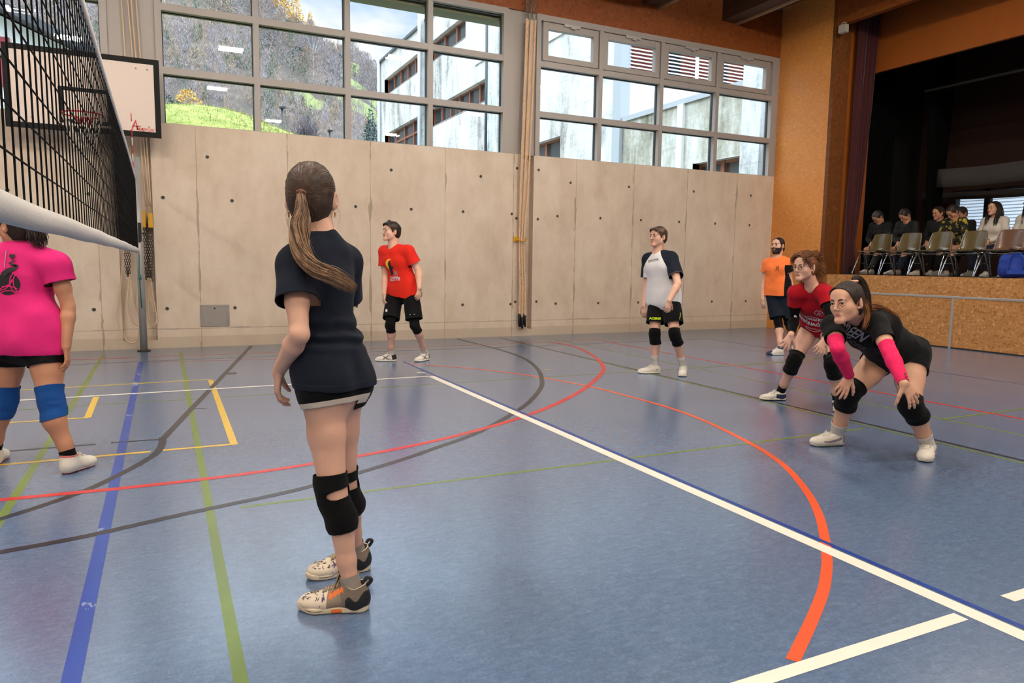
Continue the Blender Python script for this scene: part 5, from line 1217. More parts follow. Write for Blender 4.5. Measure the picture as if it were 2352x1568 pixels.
def build_trees():
    T = tree_meshes(); rs = np.random.RandomState(21); pts = []
    kinds = ['mauve'] * 12 + ['brown'] * 6 + ['birch'] * 2 + ['green'] * 3
    L = {'mauve': 'bare grey-mauve tree in the leafless forest on the far hillside', 'brown': 'bare brownish tree in the forest on the far hillside', 'birch': 'slim pale-trunked bare tree on the far hillside', 'green': 'dull green bush-like tree on the far hillside', 'spruce': 'dark green conifer on the far hillside'}
    meadow = [(78, 352, 14, 50), (50, 190, 10, 22), (30, 170, 7, 9), (62, 240, 8, 28)]
    for i, (px, py, Y, s) in enumerate(((543, 50, 352, 1.1), (585, 38, 370, 1.6), (608, 62, 345, 1.2), (560, 70, 330, 1.0), (645, 62, 372, 1.4), (682, 70, 384, 1.3), (498, 40, 350, .9), (655, 105, 330, 1.1), (712, 62, 400, 1.0), (535, 20, 390, 1.4), (622, 40, 398, 1.3))):
        p = ony(px, py, Y); pts.append((p[0], Y, 5.2 * s)); plant('larch', T, p[0], Y, float(hill_z(np.array(p[0]), np.array(float(Y)))) - .3, s, 'golden larch glowing yellow among bare trees high on the hillside', 'golden larches', rs)
    k = 0; n = 0
    while n < 285 and k < 5000:
        k += 1; y = 185 + 235 * rs.rand() ** .75; u = rs.uniform(-.02, .335) if rs.rand() < .9 else rs.uniform(-.16, -.02); x = u * y
        if any(((x - a) / c) ** 2 + ((y - b) / d) ** 2 < 1.0 and rs.rand() < .9 for a, b, c, d in meadow): continue
        sc_ = rs.uniform(.65, 1.1); rd = 3.9 * sc_
        if any((x - a) ** 2 + (y - b) ** 2 < (q + rd) ** 2 for a, b, q in pts): continue
        pts.append((x, y, rd)); kd = kinds[rs.randint(len(kinds))]; plant(kd, T, x, y, float(hill_z(np.array(x), np.array(y))) - .3, sc_, L[kd], 'hillside ' + {'mauve': 'mauve', 'brown': 'brown', 'birch': 'birch', 'green': 'green', 'spruce': 'spruce'}[kd] + ' trees', rs); n += 1
    N = 6500; Vs = []; Fs = []; Ms = []; base = 0; tri_ = 0
    PA = np.array(pts)
    for k2 in range(N):
        y = 98 + 334 * rs.rand() ** .9; u = rs.uniform(-.2, .36); x = u * y
        if (np.hypot(PA[:, 0] - x, PA[:, 1] - y) < PA[:, 2] + 2.6).any(): continue
        if any(((x - a) / c) ** 2 + ((y - b) / d) ** 2 < .9 for a, b, c, d in meadow): continue
        z = float(hill_z(np.array(x), np.array(y))) - .3; hgt = rs.uniform(4.5, 9.0) * float(np.interp(y, [98, 220], [.42, 1.0])); wd = min(2.2, hgt * rs.uniform(.16, .30)); n_ = 84; mi_ = rs.choice(3, p=(.55, .3, .15))
        a_ = rs.uniform(0, 6.28, n_); q = np.sqrt(rs.rand(n_)); zz = rs.uniform(.08, 1, n_); rr = wd * q * np.sin(np.pi * np.minimum(1, zz * .9 + .08)) ** .7; c_ = np.stack([x + rr * np.cos(a_), y + rr * np.sin(a_), z + zz * hgt * .9], 1)
        d_ = np.stack([np.cos(a_) * rr * .2, np.sin(a_) * rr * .2, np.full(n_, 1.0)], 1) + rs.randn(n_, 3) * .45; d_ /= np.linalg.norm(d_, axis=1, keepdims=True); s_ = np.cross(d_, rs.randn(n_, 3)); s_ /= np.linalg.norm(s_, axis=1, keepdims=True); w_ = rs.uniform(.025, .085, n_)[:, None] * float(np.interp(y, [98, 220], [.45, 1.0])) * (1.6 if mi_ == 2 else 1)
        Vs.append(np.stack([c_ - s_ * w_, c_ + s_ * w_, c_ + d_ * rs.uniform(.6, 1.5, n_)[:, None] * float(np.interp(y, [98, 220], [.5, 1.0]))], 1).reshape(-1, 3)); Fs.append(np.arange(3 * n_).reshape(-1, 3) + base); base += 3 * n_; Ms.append(np.full(n_, mi_))
    fm = [T['mauve'][0][1].materials[0], T['brown'][0][1].materials[0], T['green'][0][1].materials[0]]
    setp(link('forest', npmesh('forest', np.concatenate(Vs), np.concatenate(Fs), fm, np.concatenate(Ms), False)), 'mass of leafless forest covering the far hillside between the taller trees', 'forest', kind='stuff')
    p = ony(852, 322, 60); plant('spruce', T, p[0], 60, p[2] - 2.4, .33, 'small dark spruce beside the corner of the concrete school', None, rs)
    p = ony(433, 245, 70); plant('larch', T, p[0], 70, p[2] - 2.5, .3, 'small yellowish conifer behind the grass mound', None, rs)
    for i, (px, s) in enumerate(((380, .9), (404, .75), (420, .6))): Yb = 58 + 5 * i; p = ony(px, 250, Yb); plant('green', T, p[0], Yb, p[2] - 2.6, s * .5, ['dark green bush above the left end of the grass mound', 'second dark bush above the grass mound', 'third dark bush above the grass mound'][i], None, rs, 'bush', 'bush')
    # leafless shrub at the foot of the mound
    tk, fo = T['mauve'][0]; rs2 = np.random.RandomState(3); p = ony(705, 300, 30); r = empty('shrub', (p[0], 30, p[2] - 1.2), 'leafless dark shrub with upright twigs at the right foot of the grass mound', 'shrub'); b = MB(); dk = mat('dark twig', srgb(84, 74, 78), .9)
    for k in range(70):
        a = rs2.uniform(0, 6.3); q = rs2.uniform(.1, 1); h = rs2.uniform(1.2, 2.1); base = np.array([p[0], 30, p[2] - 1.2]); d = np.array([math.cos(a) * q * .75, math.sin(a) * q * .75, h]); b.tube([base, base + d * .5 + rs2.randn(3) * .05, base + d], [.02, .013, .004], 4)
        for _ in range(2): s0 = base + d * rs2.uniform(.4, .8); b.tube([s0, s0 + np.array([*(rs2.randn(2) * .25), .4])], [.008, .003], 3)
    b.tube([(p[0], 30, -.2), (p[0], 30, p[2] - 1.1)], .10, 6)
    b.build('twigs', dk, r)
    p = ony(648, 282, 40); b = MB(); b.tube([(p[0], 40, -.2), (p[0], 40, p[2] + .75)], .06, 8); b.bb(p[0] - .12, p[0] + .18, 39.9, 40.1, p[2] + .72, p[2] + .82); setp(b.build('lamp_post', M_DPIPE), 'thin dark lamp post outside beyond the mound', 'lamp post')
    p = ony(757, 315, 40); b = MB(); b.tube([(p[0], 40, -.2), (p[0], 40, p[2] + .3)], .05, 8); b.bb(p[0] - .1, p[0] + .16, 39.9, 40.1, p[2] + .3, p[2] + .38); setp(b.build('lamp_post', M_DPIPE), 'short dark lamp post outside right of the leafless shrub', 'lamp post')
def build_mound():
    Yc = 17.0; xs = np.linspace(-3.5, 3.4, 70); ys = np.linspace(13.0, 21.5, 50); Xg, Yg = np.meshgrid(xs, ys, indexing='ij')
    prof = np.interp(Xg, [-3.5, -1.5, .07, .65, 1.16, 1.68, 2.04, 2.78, 3.4], [3.9, 4.3, 4.47, 4.51, 4.50, 4.40, 4.26, 4.02, 3.3]); Z = prof * np.interp(Yg, [13, 14.5, 16, 17, 18.5, 21.5], [.62, .84, .965, 1.0, .97, .4]) + (NR.rand(*Xg.shape) - .5) * .03 - .03
    Z[0, :] = Z[-1, :] = -.2; Z[:, 0] = Z[:, -1] = -.2
    V = np.stack([Xg, Yg, Z], -1).reshape(-1, 3); n0, n1 = Xg.shape; idx = np.arange(n0 * n1).reshape(n0, n1); F = np.stack([idx[:-1, :-1], idx[1:, :-1], idx[1:, 1:], idx[:-1, 1:]], -1).reshape(-1, 4)
    t = NT('mown grass'); v = t.coords(); f = t.math('ADD', t.math('MULTIPLY', t.noise(v, 2.2, 4), .5), t.math('MULTIPLY', t.noise(v, 14, 4, .7), .5)); t.set(t.ramp(f, [(.32, srgb(78, 86, 40)), (.46, srgb(108, 116, 54)), (.58, srgb(134, 136, 76)), (.68, srgb(142, 128, 86))]), .95, spec=.1); t.bump(f, .6, .05)
    o = link('grass_mound', npmesh('grass_mound', V, F, t.m)); setp(o, 'bright green grassy mound just outside the left window', 'mound')
    rs = np.random.RandomState(8); BV = []; BF = []; gm = [mat('grass blade', srgb(112, 124, 54), .9), mat('dry grass blade', srgb(156, 150, 98), .9)]; N = 9000
    gx = rs.uniform(-.4, 3.2, N); gy = rs.uniform(13.8, 17.4, N); ix = np.clip(((gx + 3.5) / 6.9 * 69).astype(int), 0, 69); iy = np.clip(((gy - 13) / 8.5 * 49).astype(int), 0, 49); gz = Z[ix, iy] - .01; a = rs.uniform(0, 6.28, N); h = rs.uniform(.03, .085, N); w = rs.uniform(.004, .009, N)
    c = np.stack([gx, gy, gz], 1); s = np.stack([np.cos(a), np.sin(a), 0 * a], 1) * w[:, None]; tip = c + np.stack([rs.randn(N) * .025, rs.randn(N) * .025, h], 1); V = np.stack([c - s, c + s, tip], 1).reshape(-1, 3); F = np.arange(3 * N).reshape(-1, 3)
    g = link('grass', npmesh('grass', V, F, gm, (rs.rand(N) > .55).astype(int), False)); setp(g, 'short grass blades covering the mound outside', 'grass', kind='stuff')
def build_house():
    r = empty('neighbour_house', (-4, 26, 5), 'white rendered house with dark sloping eaves seen behind the net', 'building'); b = MB(); Y = 26
    P = [(-9, 4.0), (-1.9, 4.0), (-1.9, 7.35), (-2.3, 7.5), (-4.0, 8.2), (-5.6, 8.9), (-9, 7.4)]; n = len(P); V = [(x, Y, z) for x, z in P] + [(x, Y + 8, z) for x, z in P]; b.add(V, [tuple(range(n))] + [(i, (i + 1) % n, n + (i + 1) % n, n + i)[::-1] for i in range(n)] + [tuple(range(n, 2 * n))[::-1]]); b.build('wall', mat('white render', srgb(226, 232, 230), .8), r)
    b = MB(); V = []
    for (xa, za), (xb, zb) in (((-5.6, 9.1), (-1.3, 7.2)), ((-5.6, 9.1), (-9.6, 7.3))):
        d = nrm(np.array([xb - xa, 0, zb - za])); q = np.array([-d[2], 0, d[0]]) * (.11 if d[0] > 0 else -.11); A, Bq = np.array([xa, 0, za]), np.array([xb, 0, zb]); c = [A - q, Bq - q, Bq + q, A + q]; b.add([tuple(p + np.array([0, Y - .7, 0])) for p in c] + [tuple(p + np.array([0, Y + 8.5, 0])) for p in c], [(0, 1, 2, 3), (7, 6, 5, 4), (0, 4, 5, 1), (1, 5, 6, 2), (2, 6, 7, 3), (3, 7, 4, 0)])
    b.build('roof', mat('slate roof', srgb(66, 68, 72), .7), r); b = MB(); b.bb(-4.6, -3.82, Y - .08, Y, 6.2, 7.6); b.build('window', mat('red shutter', srgb(140, 40, 50), .6), r)
def chk(n, B):
    J = B.J; d = lambda a, b: round(float(np.linalg.norm(J[a] - J[b])), 3)
    print(n, 'thigh', d('hl', 'kl'), d('hr', 'kr'), 'shin', d('kl', 'al'), d('kr', 'ar'), 'uarm', d('sl', 'el'), d('sr', 'er'), 'farm', d('el', 'wl'), d('er', 'wr'), 'sh', d('sl', 'sr'), 'trunk', round(float(B.tl), 3), 'hipz', np.round(B.mh[2], 2), 'hip', d('hl', 'hr'), 'ankz', J['al'][2].round(3), J['ar'][2].round(3), 'kneez', J['kl'][2].round(2), J['kr'][2].round(2))

def band(B, sd, t0, t1, which):
    """cut keeping the limb between fractions t0 (of the upper bone) and t1 (of the lower bone)"""
    J = B.J; a, m, e = (('h', 'k', 'a') if which == 'leg' else ('s', 'e', 'w')); A, M, E = J[a + sd], J[m + sd], J[e + sd]
    p0 = A + (M - A) * t0; d0 = nrm(M - A); p1 = M + (E - M) * t1; d1 = nrm(E - M)
    return lambda V: np.maximum(-(V - p0) @ d0, (V - p1) @ d1)

def knee_pad(root, B, sd, t0, t1, m, e=.007, pad=.012, h=.006, name='knee_pad', cutx=None, decals=()):
    J = B.J; K = J['k' + sd]; fr = nrm(nrm(J['h' + sd] - K) + nrm(J['a' + sd] - K)); bulge = -fr if np.linalg.norm(nrm(J['h' + sd] - K) + nrm(J['a' + sd] - K)) > .25 else B.front(0)
    ps = B.leg(sd, e); sh = nrm(J['a' + sd] - K)
    ps.append(cone(K + bulge * .012 - sh * .03, K + bulge * .014 + sh * .05, .05 * B.lg + pad, .047 * B.lg + pad, .02))
    ct = band(B, sd, t0, t1, 'leg'); c = ct if cutx is None else (lambda V: np.maximum(ct(V), cutx(V)))
    fold = lambda V: (vnoise(V * np.array([18, 18, 55])) - .5) * .004
    return cloth(root, name, ps, h, c, m if isinstance(m, list) else [m], .0025, fold, decals=decals)

def sock(root, B, sd, t, m, e=.0045, h=.005):
    J = B.J; K, A = J['k' + sd], J['a' + sd]; p0 = K + (A - K) * t; d = nrm(A - K)
    ps = B.leg(sd, e, 'shin') + [cone(A, A + np.array([0, 0, -.045]), .033 * B.lg + e, .024 * B.lg + e, .01)]
    fold = lambda V: (vnoise(V * np.array([30, 30, 70])) - .5) * .003
    return cloth(root, 'sock', ps, h, lambda V: -(V - p0) @ d, [m], .002, fold)

def shirt_cut(B, hem_p, hem_d, sleeves, neck_p, neck_d, neck_r=.115, arm_prims=None, trunk_prims=None):
    """>0 outside: below the hem, past the sleeve ends, inside the collar"""
    def c(V):
        o = (V - hem_p) @ hem_d
        dt = eval_prims(trunk_prims, V.astype(np.float32))
        for sd in sleeves:
            p, d = sleeves[sd]; da = eval_prims(arm_prims[sd], V.astype(np.float32))
            o = np.maximum(o, np.where(da < dt, (V - p) @ d + .0065, -1.0))
        rad = np.linalg.norm(np.cross(V - neck_p, neck_d), axis=1)
        o = np.maximum(o, np.where((V - neck_p) @ neck_d > -.09, neck_r - rad, -1.0))
        return o
    return c

def drape(amp=.006, sc=(9, 9, 5), seed=0.0, amp2=.003, sc2=(26, 26, 18)):
    return lambda V: ((vnoise(V * np.array(sc) + seed) - .5) * 2 * amp + (vnoise(V * np.array(sc2) + 7 + seed) - .5) * 2 * amp2)

def make_shirt(root, B, ease, hem, hem_d, sl_t, mats, sl_ease=.018, neck=None, neck_d=None, colour=None, decals=(), fold=None, h=.007, extra=(), neck_r=None, name='t_shirt', k=.03, sl_flare=.012, t=.003):
    J = B.J; tp = B.trunk(ease) + list(extra); ap = {}
    sl = {}
    for sd in 'lr':
        S, E = J['s' + sd], J['e' + sd]; T = sl_t[sd] if isinstance(sl_t, dict) else sl_t; q = S + (E - S) * (T + .12)
        r0 = .052 * B.am + sl_ease * .7; r1 = .046 * B.am + sl_ease + sl_flare
        sl[sd] = (S + (E - S) * T, nrm(E - S)); f0, lo_, hi_, k_, sb_ = cone(S, q, r0, r1, k)
        ap[sd] = [((lambda f0, pp, dd: lambda P: smax(f0(P), ((P - pp.astype(np.float32)) @ dd.astype(np.float32)), .004))(f0, *sl[sd]), lo_, hi_, k_, sb_)]
    nd = nrm(J['head'].P(0, -.03, -.05) - J['nb']); nd = nrm(nd * .8 + nrm(B.spine(1) - B.spine(.8)) * .5) if neck_d is None else nrm(neck_d)
    c = shirt_cut(B, np.asarray(hem), nrm(hem_d), sl, (J['nb'] + B.front(.95) * .012) if neck is None else neck, nd, neck_r or (.062 if B.fem else .068), ap, tp)
    return cloth(root, name, tp + ap['l'] + ap['r'], h, c, mats, t, fold or drape(), colour, decals)

FRONT_Z = [-.09, -.06, -.03, 0, .03, .06, .085, .12]; FRONT_Y = [-.035, -.03, -.002, .028, .045, .064, .074, .09]
def hair_cap(root, H, m, th=.009, fz=FRONT_Z, fy=FRONT_Y, bottom=-.078, ears=True, extra=(), fold=None, h=.0045, name='hair', lump=0.0, lumps=40):
    k = H.s; A = H.A
    ps = [ello(H.P(0, -.014, .034), A, [(x + th) * k for x in (.073, .093, .084)], 0), ello(H.P(0, -.035, -.02), A, [(x + th) * k for x in (.062, .066, .07)], .03), ello(H.P(0, .062, .05), A, [(x + th) * k for x in (.056, .03, .035)], .03)] + list(extra)
    V, F = sculpt(ps, h)
    L = H.loc(V); c = L[:, 1] - np.interp(L[:, 2], fz, fy)
    c = np.maximum(c, bottom - L[:, 2])
    if ears: c = np.maximum(c, np.where(np.abs(L[:, 0]) > .05, .026 - np.hypot(L[:, 1] + .010, (L[:, 2] + .008) * .8), -1))
    V, F = clip(V, F, c)
    if lump: V = V + normals(V, F) * ((vnoise(H.loc(V) * np.array([lumps, lumps * .35, lumps]) + 5) - .5) * 2 * lump)[:, None]
    if fold is not None: V = fold(V, F)
    W, G, n = solidify(V, F, .006)
    o = link(name, npmesh(name, W, G, m), root)
    return o, (V, F)

def combed(parent, H, cap, tie, m, n=260, r=.0013, seed=1, front=True, jitter=.0015, name='strands', span=1.0):
    """strands lying on the cap from its edge back to the tie point (head coordinates)"""
    rs = np.random.RandomState(seed); V, F = cap
    bv = BVHTree.FromPolygons([Vector(v) for v in V], [tuple(map(int, f)) for f in F]); c0 = H.P(0, -.015, .02); te = nrm(H.P(*tie) - c0)
    E = np.concatenate([F[:, [0, 1]], F[:, [1, 2]], F[:, [2, 0]]]); U, cnt = np.unique(np.sort(E, 1), axis=0, return_counts=True); edge = np.unique(U[cnt == 1])
    out = []; tries = 0
    while len(out) < n and tries < n * 4:
        tries += 1; p = V[edge[rs.randint(len(edge))]]; d0 = nrm(p - c0); ang = math.acos(float(np.clip(d0 @ te, -1, 1))); pts = []
        if ang < .3: continue
        e = rs.randn(3) * .02; t1 = rs.uniform(.75, 1.0) * span
        for t in np.linspace(0, t1, 12):
            d = (math.sin((1 - t) * ang) * d0 + math.sin(t * ang) * te) / math.sin(ang); d = nrm(d + e * math.sin(math.pi * t))
            hit = bv.ray_cast(Vector(c0 + d * .3), Vector(-d), .3)
            if hit[0] is None: continue
            pts.append(np.array(hit[0]) + d * rs.uniform(-.0004, jitter))
        if len(pts) > 6: out.append(np.array(pts))
    return strands(name, parent, out, m, r, 4)

def tress(name, parent, guide, rad, m, n=120, r=.0022, seed=1, wave=0.0, wl=6.0, frizz=.004, core=True, end=.3, flat=1.0):
    """a hank of hair: strands spread around a guide curve, with radius profile rad(t)"""
    rs = np.random.RandomState(seed); G = spline(guide, 8); K = len(G); t = np.linspace(0, 1, K)
    T = np.gradient(G, axis=0); T /= np.linalg.norm(T, axis=1, keepdims=True); A = np.cross(T, np.array([.2, .1, 1.0]) if abs(T[:, 2]).mean() < .7 else CF); A /= np.maximum(np.linalg.norm(A, axis=1, keepdims=True), 1e-6); Bn = np.cross(T, A)
    R = np.array([rad(x) for x in t]); out = []
    for i in range(n):
        a = rs.uniform(0, 2 * math.pi); q = math.sqrt(rs.uniform(.05, 1)); ph = rs.uniform(0, 6.28); wv = wave * rs.uniform(.6, 1.3); L = K - int(K * end * rs.uniform(0, 1) ** 2)
        a2 = a + rs.uniform(-.8, .8) * t
        off = (A * (np.cos(a2) * q * R)[:, None] + Bn * (np.sin(a2) * q * R * flat)[:, None])
        if wv: off = off + A * (wv * np.sin(t * wl * 6.28 + ph) * np.minimum(1, t * 4))[:, None] + Bn * (wv * np.cos(t * wl * 6.28 + ph) * np.minimum(1, t * 4))[:, None]
        off = off + np.cumsum(rs.randn(K, 3) * frizz * .15, 0) * t[:, None]
        out.append((G + off)[:max(L, 5)])
    o = strands(name, parent, out, m, r, 4)
    return o

def hoop(root, H, sx, r, m, name='earring'):
    b = MB(); c = H.P(sx * .079, -.006, -.045 - r / H.s)
    b.tube([c + r * (H.f * math.cos(a) + H.u * math.sin(a)) for a in np.linspace(.3, 6.5, 20)], .0016, 6); b.build(name, m, root)

def necklace(root, B, H, m, r=.0012, drop=.035, rad=.062, name='necklace', pendant=False):
    """chain lying round the base of the neck"""
    b = MB(); u = nrm(H.P(0, -.03, -.05) - B.J['nb']); f = nrm(H.f - u * (H.f @ u)); rr = np.cross(f, u); pts = []
    for a in np.linspace(0, 2 * math.pi, 40):
        pts.append(B.J['nb'] + u * (.034 - drop * max(0, math.cos(a)) ** 1.5) + (f * math.cos(a) * rad * 1.05 + rr * math.sin(a) * rad))
    b.tube(pts, r, 6)
    if pendant: b.tube([pts[0], pts[0] - u * .012], [.003, .004], 6)
    b.build(name, m, root)

def skirt(B, e=.012, dz=.03, top=.5, dd=.0):
    """loose shirt body falling from the ribs over the hips"""
    J = B.J; hw = np.linalg.norm(J['hl'] - J['hr']) / 2; w0 = (.128 if B.fem else .142) * B.b + e; d0 = (.098 if B.fem else .105) * B.b + e
    w1 = hw + .098 * B.lg + e; d1 = (.125 if B.fem else .122) * B.b + e + dd
    return [ell(B.spine(top), B.spine(.08), w0, d0, w1 * .96, d1, B.right(.2), .05), ell(B.spine(.08), B.mh - ZZ * dz, w1 * .96, d1, w1, d1, B.right(0), .05)] + [cone(J['h' + q] + ZZ * .12, J['h' + q] - ZZ * dz, .085 * B.lg + e, .098 * B.lg + e + .006, .06) for q in 'lr']

def torso_decal(B, t, x, y, w, polys, k, vertical=None, d=None):
    """polys placed on the chest (front) or back around spine fraction t; returns decal tuples"""
    f = B.front(t) if d is None else d; u = nrm(B.spine(min(t + .1, 1)) - B.spine(t - .1)); r = nrm(np.cross(u, f)) ; c = B.spine(t) + r * x + u * y
    return [(c + f * .0, r, u, f, V, F, kk if kk is not None else k) for V, F, kk in polys]

def shorts(root, B, ease, t, mats, top=.2, h=.0065, colour=None, fold=None, decals=(), leg_ease=None, k=.03, name='shorts', extra=(), flare=0.0, tilt=None):
    J = B.J; le = ease if leg_ease is None else leg_ease; tp = B.trunk(ease); ps = tp[:3] + [p for p in tp[4:6]]; up = nrm(B.spine(.3) - B.mh); cuts = {}
    lp = {}
    for sd in 'lr':
        T = t[sd] if isinstance(t, dict) else t; Hh, K = J['h' + sd], J['k' + sd]; d = nrm(K - Hh); q = Hh + (K - Hh) * (T + .15)
        lp[sd] = [cone(Hh + (K - Hh) * .04, q, .095 * B.lg + min(le, .008), (.094 - .036 * min(T + .15, 1)) * B.lg + le + flare, k)]
        dd = d if tilt is None else nrm(d + tilt[sd]); cuts[sd] = (Hh + (K - Hh) * T, dd)
    def cut(V):
        o = (V - B.spine(top)) @ up
        dl = eval_prims(lp['l'], V.astype(np.float32)); dr = eval_prims(lp['r'], V.astype(np.float32))
        for sd, a, b in (('l', dl, dr), ('r', dr, dl)):
            p, d = cuts[sd]; o = np.maximum(o, np.where(a <= b, (V - p) @ d, -1))
        return o
    return cloth(root, name, ps + lp['l'] + lp['r'] + list(extra), h, cut, mats, .003, fold or drape(.003, seed=3), colour, decals)

def leggings(root, B, e, t, mats, h=.006, name='leggings', decals=()):
    """close-fitting tights ending at fraction t of each shin"""
    J = B.J
    for sd in 'lr':
        T = t[sd] if isinstance(t, dict) else t
        if T is None: continue
        cloth(root, name, B.leg(sd, e), h, band(B, sd, .3, T, 'leg'), mats, .0025, lambda V: (vnoise(V * np.array([20, 20, 45])) - .5) * .004)

def arm_sleeve(root, B, sd, t0, t1, m, e=.005, h=.0055, name='arm_sleeve', decals=()):
    return cloth(root, name, B.arm(sd, e), h, band(B, sd, t0, t1, 'arm'), m if isinstance(m, list) else [m], .0022, lambda V: (vnoise(V * np.array([25, 25, 60])) - .5) * .003, decals=decals)

def foot(heel, f, L=.28):
    heel = np.asarray(heel); f = nrm(np.array([f[0], f[1], 0])); return heel, heel + f * L

def nails(root, prims, m): pass
def person_A():
    """young woman seen from behind, close to the camera"""
    root = empty('person', onz(775, 1365), 'woman in navy t-shirt with long honey-brown ponytail seen from behind, wearing black kneepads', 'person')
    hL, tL = foot(onz(850, 1399), -CR * 1 + CF * .01, .272); hR = onz(852, 1303); tR = onz(729, 1326); hR, tR = foot(hR, tR - hR, .272)
    SL, SR = Shoe(hL, tL, -1), Shoe(hR, tR, 1)
    al = SL.P(.004, .070, .088); ar = SR.P(-.004, .066, .088)
    kl = at(765, 1122, 2.60); kr = at(789, 1106, 2.80)
    hl = at(743, 872, 2.60); hr = at(786, 868, 2.69)
    nb = at(741, 549, 2.66); sl = at(676, 608, 2.54); sr = at(797, 606, 2.78)
    el = reach(sl, 688, 768, .268, -1); wl = reach(el, 640, 853, .225, 1); er = at(785, 745, 2.93); wr = at(745, 790, 3.08)
    H = Head(at(716, 457, 2.655), CF * .99 - CR * .08 + ZZ * .02, ZZ - CR * .02, 1.06, True)
    B = Body(dict(hl=hl, hr=hr, kl=kl, kr=kr, al=al, ar=ar, sl=sl, sr=sr, el=el, er=er, wl=wl, wr=wr, nb=nb, head=H), True, .90, 1.0, bow=-CR * .022, leg=.96, butt=.76)
    chk('A', B)
    hands = dict(l=(-ZZ - CR * .12 + CF * .1, CR * .85 + CF * .35, -1, dict(curl=(.55, .5, .5, .55), spread=.12, thumb=.55, s=.92)), r=(nrm(wr - er), -CF - ZZ * .2, -1, dict(s=.92)))
    build_body(root, B, hands, [M_SKIN_C, M_LIP], .005, .0025, .003)
    # hair
    hair, cap = hair_cap(root, H, M_HAIR_BROWN, .0095, bottom=-.088, h=.0035, lump=.0012, lumps=90)
    tie = (-.010, -.112, .012)
    combed(hair, H, cap, tie, M_HAIR_BROWN, 900, .0007, 3, jitter=.0008); combed(hair, H, cap, tie, M_HAIR_HONEY, 60, .0005, 5, jitter=.001)
    tp = H.P(*tie); g = [tp + H.f * .012, tp - H.f * .012, at(693, 492, 2.50), at(688, 545, 2.475), at(698, 590, 2.455), at(728, 619, 2.45), at(765, 634, 2.465), at(797, 652, 2.49), at(812, 662, 2.50)]
    rad = lambda t: np.interp(t, [0, .1, .16, .3, .5, .65, .8, .92, 1], [.009, .011, .017, .034, .036, .034, .030, .022, .008])
    pt = tress('ponytail', root, g, rad, M_HAIR_HONEY, 620, .0017, 2, frizz=.006, end=.22, flat=.7)
    tress('strands', pt, g, lambda t: rad(t) * 1.0, M_HAIR_BROWN, 90, .0014, 4, frizz=.008, end=.3, flat=.75)
    b = MB(); d = nrm(g[2] - tp)
    for i in range(3):
        a1 = nrm(np.cross(d, ZZ + .1)); a2 = np.cross(a1, d)
        b.tube([tp - H.f * .012 * (i - .5) + (a1 * math.cos(a) + a2 * math.sin(a)) * .0145 for a in np.linspace(0, 6.3, 18)], .0035, 6)
    b.build('hair_tie', mat('hair tie', srgb(146, 96, 70), .8), pt)
    fl = [[H.P(sx * .074, .02, .0), H.P(sx * (.084), .018, -.03), H.P(sx * (.088 + .006), .012, -.06), H.P(sx * .082, .0, -.10)] for sx in (-1, 1)] + [[H.P(.07, -.03, -.06), H.P(.078, -.04, -.1), H.P(.08, -.045, -.13)], [H.P(-.07, .03, .04), H.P(-.092, .02, .0), H.P(-.09, .01, -.03)], [H.P(.02, -.085, -.08), H.P(.03, -.085, -.11), H.P(.045, -.08, -.13)]]
    strands('flyaway_hair', hair, [spline(f, 6) for f in fl], M_HAIR_BROWN, .0006)
    for sx in (-1, 1): hoop(root, H, sx, .0095, M_GOLD)
    necklace(root, B, H, M_GOLD, .0009, .02, .056)
    # t-shirt with back-waist folds
    wz = at(760, 770, 2.5)[2]
    def fold(V):
        x = (V - B.mh) @ CR; z = V[:, 2]
        w = np.exp(-((z - wz) / .05) ** 2)
        f = w * .010 * np.sin((z - wz + .35 * x * x + .10 * x) * 120 + 3 * vnoise(V * 8)) + (vnoise(V * np.array([15, 15, 3.5])) - .5) * .015 + (vnoise(V * np.array([7, 7, 6]) + 3) - .5) * .014
        return f
    tr = nrm(np.cross(B.front(.5), ZZ)) * -1
    extra = skirt(B, -.002, .10, .45, -.04)
    hem = at(768, 889, 2.6)
    seam = lambda V: .0016 - np.abs((V[:, 2] - hem[2] - .022))
    shirt = make_shirt(root, B, .013, hem, -ZZ - CR * .03, .56, [M_NAVY, mat('navy seam', srgb(20, 26, 40), .9)], .020, fold=fold, h=.0055, extra=extra, neck_r=.064, sl_flare=.018, colour=[(seam, 1)])
    # collar band
    b = MB(); u = nrm(nrm(H.P(0, -.03, -.05) - nb) + B.front(.95) * .35); c0 = at(741, 533, 2.66); a1 = nrm(np.cross(u, CF)); a2 = np.cross(u, a1)
    shorts(root, B, .009, dict(l=.235, r=.235), [M_BLACK, M_CREAM], .25, .0055, colour=[(lambda V: np.minimum(.016 - np.abs((V - (hl + (kl - hl) * .225)) @ nrm(nrm(kl - hl) + CR * .06)) + .0, np.minimum((V - hl) @ CR + .075, -((V - B.mh) @ CF) + .02)), 1)], tilt=dict(l=CR * .06, r=CR * .06))
    hole = lambda K, dx: (lambda V: np.where((V - K) @ CF < .01, 1.0 - (((V - K) @ CR - dx) / .052) ** 2 - (((V - K) @ ZZ + .012 - ((V - K) @ CR) * .15) / .017) ** 2, -1) * .02)
    knee_pad(root, B, 'l', .855, .42, M_BLACK2, cutx=hole(kl, .040), h=.005); knee_pad(root, B, 'r', .86, .38, M_BLACK2, cutx=hole(kr, .04), h=.005)
    sock(root, B, 'l', .86, M_GREYSOCK, .006, .004); sock(root, B, 'r', .86, M_GREYSOCK, .006, .004)
    # boots of the sneaker kind: scribbled toe, tan quarter, black heel, flared cream midsole
    M_SCRIB = mat('shoe toe cream', srgb(224, 208, 186), .6, noise=.06, scale=20)
    rs = np.random.RandomState(12); marks = []
